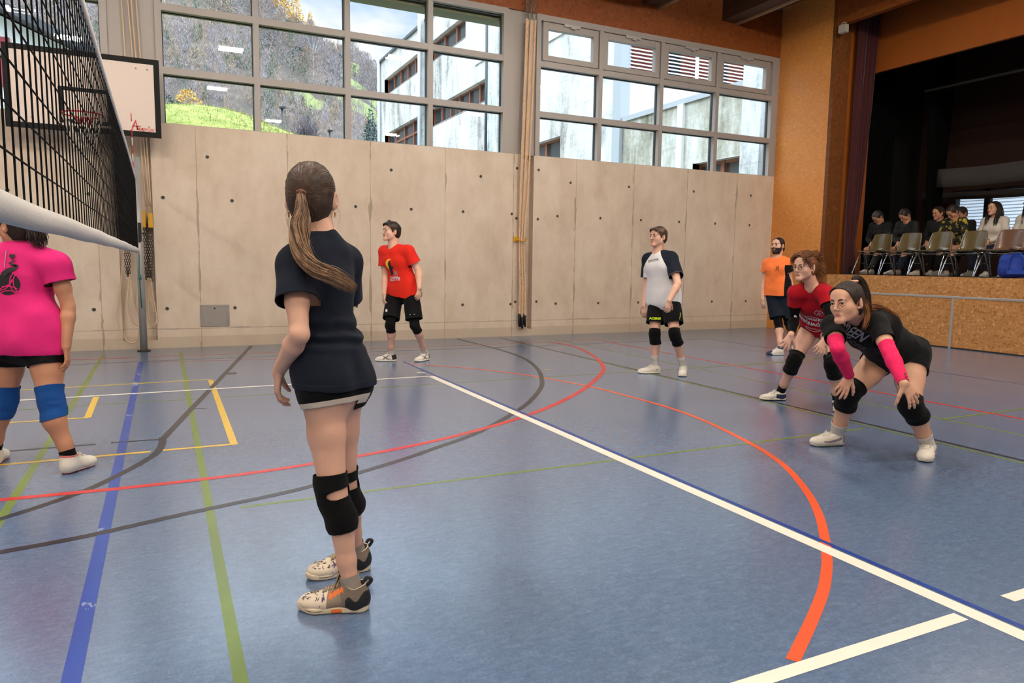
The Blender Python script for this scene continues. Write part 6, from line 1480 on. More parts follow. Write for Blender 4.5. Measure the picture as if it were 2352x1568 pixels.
    for sx in (-.92, -.5, 0, .5, .92):
        dirn = (sx, math.sqrt(1 - sx * sx))
        for q in range(9):
            y0 = rs.uniform(.165, .25); x0 = rs.uniform(-.012, .012) if abs(sx) < .8 else 0; a = rs.uniform(0, 3); L = rs.uniform(.008, .016); cv = rs.uniform(-1, 1)
            pts = [(L * (t - .5) * math.cos(a) - cv * L * .5 * (1 - (2 * t - 1) ** 2) * math.sin(a), L * (t - .5) * math.sin(a) + cv * L * .5 * (1 - (2 * t - 1) ** 2) * math.cos(a)) for t in np.linspace(0, 1, 7)]
            marks.append(((x0, y0, dirn), ribbon(pts, [.001, .0022, .0028, .0026, .0026, .002, .001]), 2))
    for sx in (-1, 1):
        for st in ([(-.022, -.022), (.002, .006), (.010, .022)], [(.018, -.020), (.008, .002), (.004, .012)]): marks.append(((0, .162, (sx, .25)), ribbon(st, .0045), 5))
    for S, sd in ((SL, 'l'), (SR, 'r')):
        zone = [(lambda L: np.minimum(.155 - L[:, 1], L[:, 1] - .02) * 1.0, 1), (lambda L: np.minimum(.098 - L[:, 1] + (L[:, 2] - .05) * .25, .2), 3), (lambda L: np.minimum(np.minimum(.085 - L[:, 1], (.064 + .012 * np.sin(L[:, 1] * 110) - .25 * L[:, 1]) - L[:, 2] + .012), L[:, 2]), 2),
                (lambda L: np.minimum(np.minimum(L[:, 1] - .092, .150 - L[:, 1]), np.minimum(.009 - np.abs(L[:, 2] - (.098 - (L[:, 1] - .09) * .55) + .004 * np.sin(L[:, 1] * 420)), 1)), 4)]
        sc = [(lambda L: np.minimum(.020 - np.abs(L[:, 1] - .118), .020 - L[:, 2]), 1), (lambda L: np.minimum(np.minimum(L[:, 1] - .165, .235 - L[:, 1]), .0016 - np.abs(L[:, 2] - .013 - (L[:, 1] - .2) ** 2 * 3)), 2)]
        sh = build_shoe(root, S, [M_SCRIB, M_SHOETAN, M_SHOEK, mat('shoe taupe knit', srgb(126, 112, 98), .9, bump=.3, bscale=300), M_SHOEORANGE, M_PURPLE], zone, .003, .098, .35, .026, True, 'high_top_shoe', [M_RUBBER, M_SHOEORANGE, M_SHOEK], M_LACE_G, .55, sc, .012, marks, .006)
        # heel loop, tongue and forefoot strip
        b = MB(); b.tube(spline([S.P(0, .010, .098), S.P(0, -.004, .114), S.P(0, -.004, .124), S.P(0, .010, .128), S.P(0, .020, .116)], 5), .0068, 8); b.build('heel_loop', M_SHOEK, sh)
        b = MB(); P = [S.P(-.028, .132, .085), S.P(.028, .132, .085), S.P(.027, .112, .146), S.P(-.027, .112, .146)]; Q = [p + S.f * .006 for p in P]
        b.add(P + Q, [(0, 1, 2, 3), (7, 6, 5, 4), (0, 4, 5, 1), (1, 5, 6, 2), (2, 6, 7, 3), (3, 7, 4, 0)]); b.build('tongue', M_SHOETAN, sh, .002)
    return root

def ball_logo():
    """steaming volleyball with a heart"""
    P = [(*poly_fill(arc_pts(0, 0, .068, .066, 0, 350, 30), .02), 1)]
    for pts in (arc_pts(-.03, .06, .075, .075, -95, -20, 10), arc_pts(-.045, .045, .075, .08, -100, -15, 10), arc_pts(.075, .0, .06, .07, 120, 235, 10), arc_pts(.095, .0, .06, .075, 125, 230, 10), arc_pts(0, -.09, .08, .075, 50, 130, 10), arc_pts(0, -.115, .085, .075, 55, 125, 10)):
        P.append((*ribbon(pts, .005), 2))
    P.append((*shift(ribbon([(-.02, .05), (.01, .075), (.045, .085), (.055, .1), (.03, .108), (.012, .118), (.035, .128), (.045, .133)], [.034, .03, .022, .016, .014, .012, .009, .003]), 0, 0), 1))
    hp = [(.024 + .017 * math.sin(a) ** 3, .157 + .0012 * (13 * math.cos(a) - 5 * math.cos(2 * a) - 2 * math.cos(3 * a) - math.cos(4 * a))) for a in np.linspace(0, 6.2, 26)]
    P.append((*poly_fill(hp, .01), 1))
    return P

def person_B():
    root = empty('person', onz(70, 1075), 'woman in pink t-shirt with black volleyball print on the back, blue kneepads', 'person')
    hR, tR = foot(onz(146, 1090), CF * .95 + CR * .12, .255); hL, tL = foot(onz(-22, 1072), CF * .9 - CR * .3, .255)
    SR, SL = Shoe(hR, tR, 1), Shoe(hL, tL, -1)
    ar, al = SR.P(0, .06, .09), SL.P(0, .06, .09)
    kr, kl = at(117, 925, 4.24), at(8, 923, 4.36); hr, hl = at(97, 778, 4.28), at(20, 778, 4.34)
    nb = at(46, 566, 4.30); sr, sl = at(129, 610, 4.27), at(-40, 610, 4.36); er = at(157, 704, 4.30); wr = reach(er, 152, 795, .24, -1); el = at(-66, 705, 4.34); wl = at(-66, 790, 4.26)
    H = Head(at(37, 521, 4.27), -CR * .93 + CF * .32, ZZ, 1.0, True)
    B = Body(dict(hl=hl, hr=hr, kl=kl, kr=kr, al=al, ar=ar, sl=sl, sr=sr, el=el, er=er, wl=wl, wr=wr, nb=nb, head=H), True, 1.04, 1.0, leg=1.05)
    chk('B', B)
    build_body(root, B, dict(r=(-ZZ + CR * .05, -CR * .9 - CF * .3, 1, dict(curl=(.35, .4, .4, .4))), l=(-ZZ, CR, -1, {})), [M_SKIN_B, M_LIP], .0065)
    eyes(root, H, M_IRIS_B); brows(root, H, M_HAIR_DARK)
    hair, cap = hair_cap(root, H, M_HAIR_DARK, .011, lump=.002)
    combed(hair, H, cap, (0, -.10, .03), M_HAIR_DARK, 220, .0014, 3)
    tress('ponytail', root, [H.P(0, -.085, .03), H.P(0, -.13, .03), H.P(0, -.16, -.02), H.P(0, -.175, -.075), H.P(0, -.18, -.12)], lambda t: np.interp(t, [0, .3, .7, 1], [.018, .04, .046, .03]), M_HAIR_DARK, 170, .0026, 5, frizz=.012)
    necklace(root, B, H, M_BLACK, .0022, .02, .058)
    bk = -B.front(.5); dec = torso_decal(B, .60, .035, -.01, 1, ball_logo(), 1, d=bk) + torso_decal(B, .86, .022, -.01, 1, [(*ribbon([(0, -.05), (-.004, .05)], .005), 3)], 3, d=bk)
    ex = skirt(B, .014, .06)
    hem = at(60, 811, 4.3)
    make_shirt(root, B, .022, hem, -ZZ, .42, [M_PINK, M_PRINTK, M_PINK, M_GREY], .026, extra=ex, decals=dec, sl_flare=.010, fold=drape(.008, (6, 6, 4), 2, .003, (14, 14, 9)))
    shorts(root, B, .009, .42, [M_BLACK], .22)
    knee_pad(root, B, 'r', .74, .27, M_BLUEPAD); knee_pad(root, B, 'l', .74, .27, M_BLUEPAD)
    sock(root, B, 'r', .84, M_BLACK2, .005); sock(root, B, 'l', .84, M_BLACK2, .005)
    for S in (SR, SL):
        sh = build_shoe(root, S, [M_SHOEW, mat('shoe coral', srgb(214, 96, 90), .6)], [(lambda L: L[:, 2] - .112 - 0.0 * L[:, 1], 1)], .0045, .120, .1, .030, True, 'high_top_shoe', [M_SHOEW, M_SOLERED], None, .05, [(lambda L: .009 - L[:, 2], 1)], .05, (), .013)
    return root

def person_C():
    root = empty('person', onz(925, 832), 'man in bright red t-shirt with yellow moon print standing by the concrete wall', 'person')
    hR, tR = foot(onz(911, 830), -CR + CF * .02, .285); hL, tL = foot(onz(984, 826), -CR * .5 - CF * .86, .285); SR, SL = Shoe(hR, tR, 1), Shoe(hL, tL, -1)
    ar, al = SR.P(0, .065, .09), SL.P(0, .065, .09)
    kr, kl = at(896, 748, 9.02), at(953, 748, 8.98); hr, hl = at(907, 669, 9.20), at(943, 669, 9.05)
    nb = at(904, 567, 9.02); sr, sl = at(882, 578, 9.12), at(938, 577, 8.92)
    el = reach(sl, 962, 625, .28, -1); wl = reach(el, 963, 662, .25, -1); er = reach(sr, 885, 634, .28, 1); wr = reach(er, 882, 674, .25, -1)
    H = Head(at(899, 532, 8.98), -CR * .80 - CF * .58 + ZZ * .10, ZZ, 1.03, False)
    B = Body(dict(hl=hl, hr=hr, kl=kl, kr=kr, al=al, ar=ar, sl=sl, sr=sr, el=el, er=er, wl=wl, wr=wr, nb=nb, head=H), False, .98, 1.0, bow=CR * .02)
    chk('C', B)
    build_body(root, B, dict(l=(-ZZ - CR * .12, -CR * .5 + CF * .6, 1, dict(curl=(.35, .4, .45, .5))), r=(-ZZ - CR * .05, CR * .7 + CF * .4, -1, dict(curl=(.4, .45, .5, .5)))), [M_SKIN_C, M_LIP], .0075, .0035, .0032)
    eyes(root, H, M_IRIS_B); brows(root, H, M_HAIR_DARK, .005)
    fz = [-.09, -.05, -.03, 0, .03, .055, .066, .12]; fy = [-.04, -.02, .004, .028, .044, .070, .10, .11]
    hair, cap = hair_cap(root, H, M_HAIR_DARK, .014, fz, fy, bottom=-.07, lump=.004, lumps=34, h=.004, extra=[cone(H.P(-.045, .078, .088), H.P(.04, .08, .082), .022, .020, .02), cone(H.P(-.02, .05, .115), H.P(.03, .04, .112), .024, .02, .02)])
    b = MB(); b.tube([H.P(x, .1015 - abs(x) * .25, -.049) for x in (-.024, -.012, 0, .012, .024)], [.002, .0036, .003, .0036, .002], 6); b.build('moustache', M_BEARD, root)
    f = B.front(.6)
    P = [(*shift(ribbon(arc_pts(0, 0, .052, .062, 70, 285, 16), [.006 + .030 * math.sin(math.pi * i / 16) for i in range(17)]), .005, .055), 1),
         (*poly_fill([(-.030, -.085), (-.016, -.085), (-.008, -.03), (.004, -.075), (.016, -.06), (.012, -.01), (.042, .008), (.045, .02), (.014, .03), (.012, .07), (.004, .095), (-.010, .10), (-.020, .07), (-.03, .02)], .02), 2),
         (*shift(text_poly('NOTTE', .052, bold=.0014), .012, -.140), 3), (*shift(text_poly('PASSAMOLO', .024, bold=.0006), .008, -.108), 3)]
    for i in range(4): P.append((*shift(ribbon([(-.022, 0), (.024, .006)], .004), .055, -.042 - .014 * i), 4))
    for i in range(3): P.append((*ribbon([(.038 + .016 * i, -.035), (.041 + .014 * i, -.09)], .004), 4))
    dec = torso_decal(B, .56, -.012, .0, 1, P, 1, d=f)
    ex = skirt(B, .014, .05, .5, -.015)
    hem = at(918, 683, 9.0)
    make_shirt(root, B, .020, hem, -ZZ - CR * .14, .60, [M_RED, M_YELLOW, M_PRINTK, M_PRINTW, M_GREY], .026, extra=ex, decals=dec, fold=drape(.011, (6, 6, 4), 4, .004, (15, 15, 10)), h=.0075)
    shorts(root, B, .018, dict(l=.82, r=.80), [M_BLACK, M_PRINTW], .25, .0075, leg_ease=.022, flare=.028, decals=[(hl + (kl - hl) * .66, CR, ZZ, -CF, *ribbon([(-.03, 0), (.03, .004)], .010), 1), (hr + (kr - hr) * .55, CR, ZZ, -CF, *shift(ribbon([(-.012, 0), (.012, .002)], .03), -.055, 0), 1)], fold=drape(.008, (7, 7, 4), 1))
    leggings(root, B, .006, dict(l=.20, r=.20), [M_BLACK2])
    sock(root, B, 'l', .82, M_SOCK); sock(root, B, 'r', .82, M_SOCK)
    for S in (SR, SL):
        build_shoe(root, S, [M_SHOEW, M_SHOEK], [(lambda L: .05 - L[:, 1] + .3 * (L[:, 2] - .05), 1), (lambda L: .005 - np.abs(L[:, 2] - .03 - (L[:, 1] - .1) * .6) * np.where((L[:, 1] > .08) & (L[:, 1] < .17), 1, 9), 1), (lambda L: .005 - np.abs(L[:, 2] - .075 + (L[:, 1] - .1) * .6) * np.where((L[:, 1] > .08) & (L[:, 1] < .17), 1, 9), 1)], .0045, .088, .2, .026, True, 'sports_shoe', [M_SHOEW, M_SOLEK], None, .1, [(lambda L: .006 - L[:, 2], 1)])
    return root

def person_D():
    root = empty('person', onz(1525, 862), 'man in white t-shirt with navy raglan sleeves, black shorts and white shoes', 'person')
    hR, tR = foot(onz(1517, 857), -CR * .98 - CF * .1, .285); hL, tL = foot(onz(1570, 858), -CR * .32 - CF * .95, .285); SR, SL = Shoe(hR, tR, 1), Shoe(hL, tL, -1)
    ar, al = SR.P(0, .065, .09), SL.P(0, .065, .09)
    kr, kl = at(1504, 768, 8.42), at(1550, 768, 8.24); hr, hl = at(1508, 682, 8.50), at(1541, 682, 8.38)
    nb = at(1511, 582, 8.42); sr, sl = at(1488, 595, 8.52), at(1543, 594, 8.32)
    el = at(1557, 652, 8.08); wl = at(1537, 690, 8.0); er = reach(sr, 1486, 655, .285, 1); wr = reach(er, 1478, 702, .25, -1)
    H = Head(at(1512, 544, 8.38), -CR * .84 - CF * .55 + ZZ * .05, ZZ, .99, False)
    B = Body(dict(hl=hl, hr=hr, kl=kl, kr=kr, al=al, ar=ar, sl=sl, sr=sr, el=el, er=er, wl=wl, wr=wr, nb=nb, head=H), False, .98, 1.0, bow=CR * .01)
    chk('D', B)
    build_body(root, B, dict(l=(-ZZ - CR * .14, CF * .9 - CR * .2, 1, dict(curl=(.5, .55, .6, .6))), r=(-ZZ + CR * .1, CR * .6 + CF * .6, -1, dict(curl=(.4, .45, .5, .5)))), [M_SKIN_C, M_LIP], .0075, .0035, .0032)
    eyes(root, H, M_IRIS_B); brows(root, H, M_HAIR_BROWN, .0042)
    fz = [-.09, -.05, -.03, 0, .03, .05, .062, .12]; fy = [-.04, -.02, .006, .030, .048, .072, .10, .11]
    hair_cap(root, H, M_HAIR_BROWN, .013, fz, fy, bottom=-.07, lump=.003, lumps=34, h=.004, extra=[cone(H.P(-.045, .080, .080), H.P(.045, .080, .080), .018, .018, .02)])
    f = B.front(.6)
    dec = torso_decal(B, .80, -.012, .028, 1, [(*text_poly('GIVOVA', .040, bold=.0008), 1)], 1, d=f)
    ex = skirt(B, .014, .05, .5, -.015)
    rag = []
    for sd in 'lr':
        S = B.J['s' + sd]; out = B.right(.85) * (1 if sd == 'r' else -1); n = nrm(out * .78 + ZZ * .50); p = B.spine(.80) + out * .125
        rag.append((lambda p, n, S, out: lambda V: np.minimum(np.maximum((V - p) @ n, (V - S) @ out - .01), (V - B.spine(.42)) @ ZZ))(p, n, S, out))
    hem = at(1528, 711, 8.4)
    make_shirt(root, B, .022, hem, -ZZ, .72, [M_WHITE, M_PRINTK, M_NAVY], .028, extra=ex, decals=dec, colour=[(r, 2) for r in rag], fold=drape(.011, (7, 7, 3), 8, .004, (17, 17, 8)), h=.0075)
    lime = lambda sd: (lambda V: np.minimum(.004 - np.abs((V - (B.J['h' + sd] + (B.J['k' + sd] - B.J['h' + sd]) * .80)) @ nrm(B.J['k' + sd] - B.J['h' + sd])), (.03 if sd == 'l' else .03) * np.sign(((V - B.mh) @ B.right(0)) * (1 if sd == 'r' else -1))))
    shorts(root, B, .018, dict(l=.72, r=.70), [M_BLACK, M_LIME], .25, .0075, leg_ease=.022, flare=.03, decals=[(hr + (kr - hr) * .56, CR, ZZ, -CF, *shift(text_poly('ACERBIS', .034, bold=.002), -.022, 0), 1), (hl + (kl - hl) * .5, CR, ZZ, -CF, *ribbon([(.045, -.05), (.06, .0), (.068, .04)], .010), 1)], fold=drape(.008, (7, 7, 4), 1))
    knee_pad(root, B, 'l', .86, .30, M_BLACK2, pad=.016, h=.007); knee_pad(root, B, 'r', .86, .30, M_BLACK2, pad=.016, h=.007)
    sock(root, B, 'l', .66, M_SOCK, .005); sock(root, B, 'r', .66, M_SOCK, .005)
    for S in (SR, SL): build_shoe(root, S, [M_SHOEW, M_SHOEG], [(lambda L: np.minimum(.012 - np.abs(L[:, 1] - .055 - (L[:, 2] - .05) * .5), .008 - np.abs(L[:, 2] - .05)), 1)], .0045, .09, .2, .026, True, 'sports_shoe', [M_SHOEW, M_SOLEK], None, .1, [(lambda L: .005 - L[:, 2], 1)])
    return root

def person_E():
    root = empty('person', onz(1786, 815), 'bearded man in orange t-shirt with hair in a small bun', 'person')
    hR, tR = foot(onz(1801, 815), -CR * .98 - CF * .1, .28); hL, tL = foot(onz(1826, 806), -CR * .55 - CF * .85, .28); SR, SL = Shoe(hR, tR, 1), Shoe(hL, tL, -1)
    ar, al = SR.P(0, .065, .09), SL.P(0, .065, .09)
    kr, kl = at(1788, 741, 10.58), at(1811, 741, 10.62); hr, hl = at(1773, 669, 10.70), at(1799, 669, 10.58)
    nb = at(1785, 593, 10.60); sr, sl = at(1762, 605, 10.72), at(1805, 604, 10.52)
    er = reach(sr, 1756, 650, .285, 1); wr = reach(er, 1752, 686, .25, -1); el = at(1815, 650, 10.55); wl = at(1820, 688, 10.5)
    H = Head(at(1787, 564, 10.56), -CR * .80 - CF * .6 + ZZ * .10, ZZ, .98, False)
    B = Body(dict(hl=hl, hr=hr, kl=kl, kr=kr, al=al, ar=ar, sl=sl, sr=sr, el=el, er=er, wl=wl, wr=wr, nb=nb, head=H), False, .98, 1.0)
    chk('E', B)
    build_body(root, B, dict(r=(-ZZ + CR * .03, CR * .7 + CF * .4, -1, dict(curl=(.4, .45, .5, .5))), l=(-ZZ, -CR * .5 + CF * .5, 1, {})), [M_SKIN_C, M_LIP], .008, .004, .0035)
    eyes(root, H, M_IRIS_B); brows(root, H, M_HAIR_DARK, .005)
    hair, cap = hair_cap(root, H, M_HAIR_DARK, .008, h=.0045)
    o = sculpt([ello(H.P(0, -.125, -.035), H.A, (.034, .030, .038), .0)], .005); link('hair_bun', npmesh('hair_bun', *o, M_HAIR_DARK), root)
    # beard
    ps = H.prims(nb); V, F = sculpt([(p[0], p[1], p[2], p[3], p[4]) for p in ps], .004, H.c - .17, H.c + .17); V = V + normals(V, F) * .008; L = H.loc(V)
    V, F = clip(V, F, np.maximum.reduce([L[:, 2] - np.interp(L[:, 1], [0, .03, .06, .09, .12], [.01, -.02, -.043, -.046, -.046]), .012 - L[:, 1], -.132 - L[:, 2], np.where((np.abs(L[:, 0]) < .022) & (L[:, 2] > -.076) & (L[:, 2] < -.058) & (L[:, 1] > .08), 1, -1)]))
    W, G, n = solidify(V, F, .004); link('beard', npmesh('beard', W, G, M_BEARD), root)
    f = B.front(.6); lg = [(*ribbon([(-.01, -.02), (.005, .02), (.02, .03), (.028, .01), (.012, -.02)], .012), 1), (*ribbon([(-.02, -.035), (.035, -.032)], .010), 1)]
    ex = skirt(B, .014, .05, .5, -.015)
    side = -B.right(.5)
    make_shirt(root, B, .018, at(1784, 679, 10.6), -ZZ, .48, [M_ORANGE, M_PRINTK, M_BLACK], .024, extra=ex, decals=torso_decal(B, .70, .055, .0, 1, lg, 1, d=f), colour=[(lambda V: np.minimum((V - B.spine(.3)) @ side - .150, (B.spine(.80) - V) @ ZZ), 2)], h=.008)
    shorts(root, B, .018, .84, [M_NAVY], .25, .008, leg_ease=.022, flare=.03)
    leggings(root, B, .006, .22, [M_BLACK2], .008)
    sock(root, B, 'r', .92, M_SHOENAVY); sock(root, B, 'l', .92, M_SHOENAVY)
    for S in (SR, SL): build_shoe(root, S, [M_SHOEW, M_SHOENAVY], [(lambda L: L[:, 1] - .235 + (L[:, 2] - .02), 1), (lambda L: .02 - L[:, 1], 1)], .005, .088, .2, .026, True, 'sports_shoe', [M_SHOEW, M_SHOENAVY], None, .1, [(lambda L: np.maximum(L[:, 1] - .2, .006 - L[:, 2]), 1)])
    return root

def person_F():
    root = empty('person', onz(1850, 925), 'curly-haired woman in dark red t-shirt and glasses leaning forward', 'person')
    hR, tR = foot(onz(1805, 919), -CR - CF * .0, .262); hL, tL = foot(onz(1921, 937), -CR * .35 - CF * .93, .262); SR, SL = Shoe(hR, tR, 1), Shoe(hL, tL, -1)
    ar, al = SR.P(0, .06, .088), SL.P(0, .06, .088)
    kr = reach(ar, 1824, 829, .40, -1); kl = reach(al, 1912, 838, .40, -1)
    hr = reach(kr, 1867, 744, .42, 1); hl = hr + nrm(-CF * .75 + CR * .6) * .17
    nb = at(1868, 661, 6.34); sr, sl = at(1826, 674, 6.42), at(1897, 675, 6.22)
    er = reach(sr, 1824, 732, .265, 1); wr = reach(er, 1817, 768, .24, -1); el = reach(sl, 1912, 735, .265, -1); wl = reach(el, 1896, 779, .235, -1)
    H = Head(at(1849, 613, 6.26), -CR * .86 - CF * .5 - ZZ * .04, ZZ, 1.0, True)
    B = Body(dict(hl=hl, hr=hr, kl=kl, kr=kr, al=al, ar=ar, sl=sl, sr=sr, el=el, er=er, wl=wl, wr=wr, nb=nb, head=H), True, 1.0, 1.0, bow=ZZ * .02)
    chk('F', B); print('F depths', [round(depth_of(B.J[k]), 2) for k in ('hl', 'hr', 'kl', 'kr', 'al', 'ar', 'wl', 'wr')])
    build_body(root, B, dict(r=(-ZZ * .85 - CR * .45, CR * .3 + CF * .8, 1, dict(curl=(.25, .25, .3, .3), spread=.35, thumb=.8, s=.97)), l=(-ZZ * .8 - CR * .5, CF * .8 + CR * .3, 1, dict(curl=(.35, .4, .4, .4), spread=.2, s=.97))), [M_SKIN_C, M_LIP], .007, .0032, .003)
    eyes(root, H, M_IRIS_B); brows(root, H, M_HAIR_RED)
    hair, cap = hair_cap(root, H, M_HAIR_RED, .012, lump=.005, lumps=55)
    rs = np.random.RandomState(4)
    for i, (d, L, n) in enumerate([((.0, -1, .2), .20, 60), ((.5, -.9, -.1), .22, 60), ((-.4, -.9, -.1), .2, 50), ((.75, -.55, -.2), .2, 50), ((.3, -.9, .6), .14, 46), ((-.2, -.8, .8), .12, 40)]):
        p = H.P(d[0] * .07, -.02 + d[1] * .085, .035 + d[2] * .075); dd = nrm(H.r * d[0] + H.f * d[1] * 1.2 + H.u * (d[2] * .6))
        g = [p - dd * .03, p + dd * .02, p + dd * .045 - ZZ * .03, p + dd * .06 - ZZ * (L * .5), p + dd * .075 - ZZ * L * .95]
        tress('curls', hair, g, lambda t: np.interp(t, [0, .3, .8, 1], [.03, .042, .046, .03]), M_HAIR_RED if i % 2 else M_HAIR_COPPER, n * 2, .0021, 10 + i, wave=.009, wl=4.5, frizz=.012)
    for i, x in enumerate((-.055, -.03, -.005, .02, .045, .06)): tress('curls', hair, [H.P(x, .08 - abs(x) * .4, .095), H.P(x * 1.15, .03, .128 - abs(x) * .35), H.P(x * 1.2, -.045, .125 - abs(x) * .35), H.P(x * 1.1, -.105, .06), H.P(x, -.125, -.02)], lambda t: .017, M_HAIR_RED if i % 2 else M_HAIR_COPPER, 46, .0016, 50 + i, wave=.006, wl=6, frizz=.012)
    for sx in (-1, 1): tress('curls', hair, [H.P(sx * .03, .075, .1), H.P(sx * .055, .092, .085), H.P(sx * .075, .075, .05), H.P(sx * .08, .06, .015)], lambda t: .012, M_HAIR_RED, 24, .0018, 30 + sx, wave=.007, wl=3, frizz=.02)
    b = MB()
    for sx in (-1, 1):
        b.tube([H.P(sx * .033 + .024 * math.cos(a), .108 - .06 * abs(sx * .033 + .024 * math.cos(a)) ** 1.2, -.002 + .019 * math.sin(a)) for a in np.linspace(0, 6.3, 20)], .0012, 6); b.tube([H.P(sx * .057, .1, .004), H.P(sx * .078, .05, .006), H.P(sx * .08, -.01, .004)], .0012, 6)
    b.tube([H.P(-.009, .108, 0), H.P(0, .112, .004), H.P(.009, .108, 0)], .0012, 6); b.build('glasses', mat('glasses', srgb(70, 50, 48), .3), root)
    b = MB(); b.tube([H.P(-.082, -.006, -.038), H.P(-.082, -.006, -.052)], [.004, .003], 8); b.build('earring', M_GOLD, root)
    necklace(root, B, H, M_SILVER, .0022, .04, .064, pendant=True)
    f = B.front(.5)
    P = [(*shift(text_poly('MORBEGNO', .038, bold=.001), -.01, .055), 1), (*ribbon(arc_pts(0, -.03, .115, .125, 50, 130, 12), .006), 1), (*shift(ribbon([(-.06, 0), (.06, .0)], .005), 0, .028), 1), (*text_poly('PASQUACLUB', .046, bold=.0022), 1), (*ribbon(arc_pts(0, .03, .115, .115, 230, 310, 12), .006), 1), (*shift(text_poly('PALLAVOLO', .022), 0, -.052), 1)]
    dec = torso_decal(B, .30, -.01, .0, 1, P, 1, d=f) + torso_decal(B, .66, .075, -.01, 1, [(*ribbon(arc_pts(0, 0, .034, .034, 0, 330, 18), .004), 1), (*ribbon([(-.014, -.012), (.004, .016), (.016, .006), (0, -.014)], .006), 1)], 1, d=f)
    sleeve = {sd: B.J['s' + sd] for sd in 'lr'}
    ex = [ell(B.spine(.6), B.spine(.0), .152, .12, .160, .13, B.right(.2), .06)]
    make_shirt(root, B, .018, B.spine(-.02), -(nb - B.mh), .46, [M_DKRED, M_PRINTW], .016, extra=ex, decals=dec, fold=drape(.009, (8, 8, 6), 6), h=.007, sl_flare=.010)
    shorts(root, B, .008, .22, [M_BLACK], .2)
    arm_sleeve(root, B, 'r', .3, .93, M_BLACK2, .007, name='arm_sleeve'); arm_sleeve(root, B, 'l', .3, .85, M_BLACK2, .007)
    b = MB(); c = er - CF * .06 - CR * .01 + ZZ * .04; b.box(c, (.03, .012, .045), 0, Matrix.Rotation(.2, 3, 'Y')); b.build('white_tag', M_PRINTW, root, .003)
    knee_pad(root, B, 'r', .80, .33, [M_BLACK2, M_PRINTW], pad=.014); knee_pad(root, B, 'l', .80, .33, [M_BLACK2, M_PRINTW], pad=.014)
    sock(root, B, 'r', .80, M_BLACK2); sock(root, B, 'l', .80, M_BLACK2)
    for S in (SR, SL): build_shoe(root, S, [M_SHOEW, M_SHOENAVY], [(lambda L: np.minimum(.115 - L[:, 1], .07 - L[:, 2] + 0 * L[:, 1]), 1)], .0045, .088, .2, .026, True, 'sports_shoe', [M_SHOEW, M_SOLEK], None, .1, [(lambda L: .012 - L[:, 2], 1)])
    return root

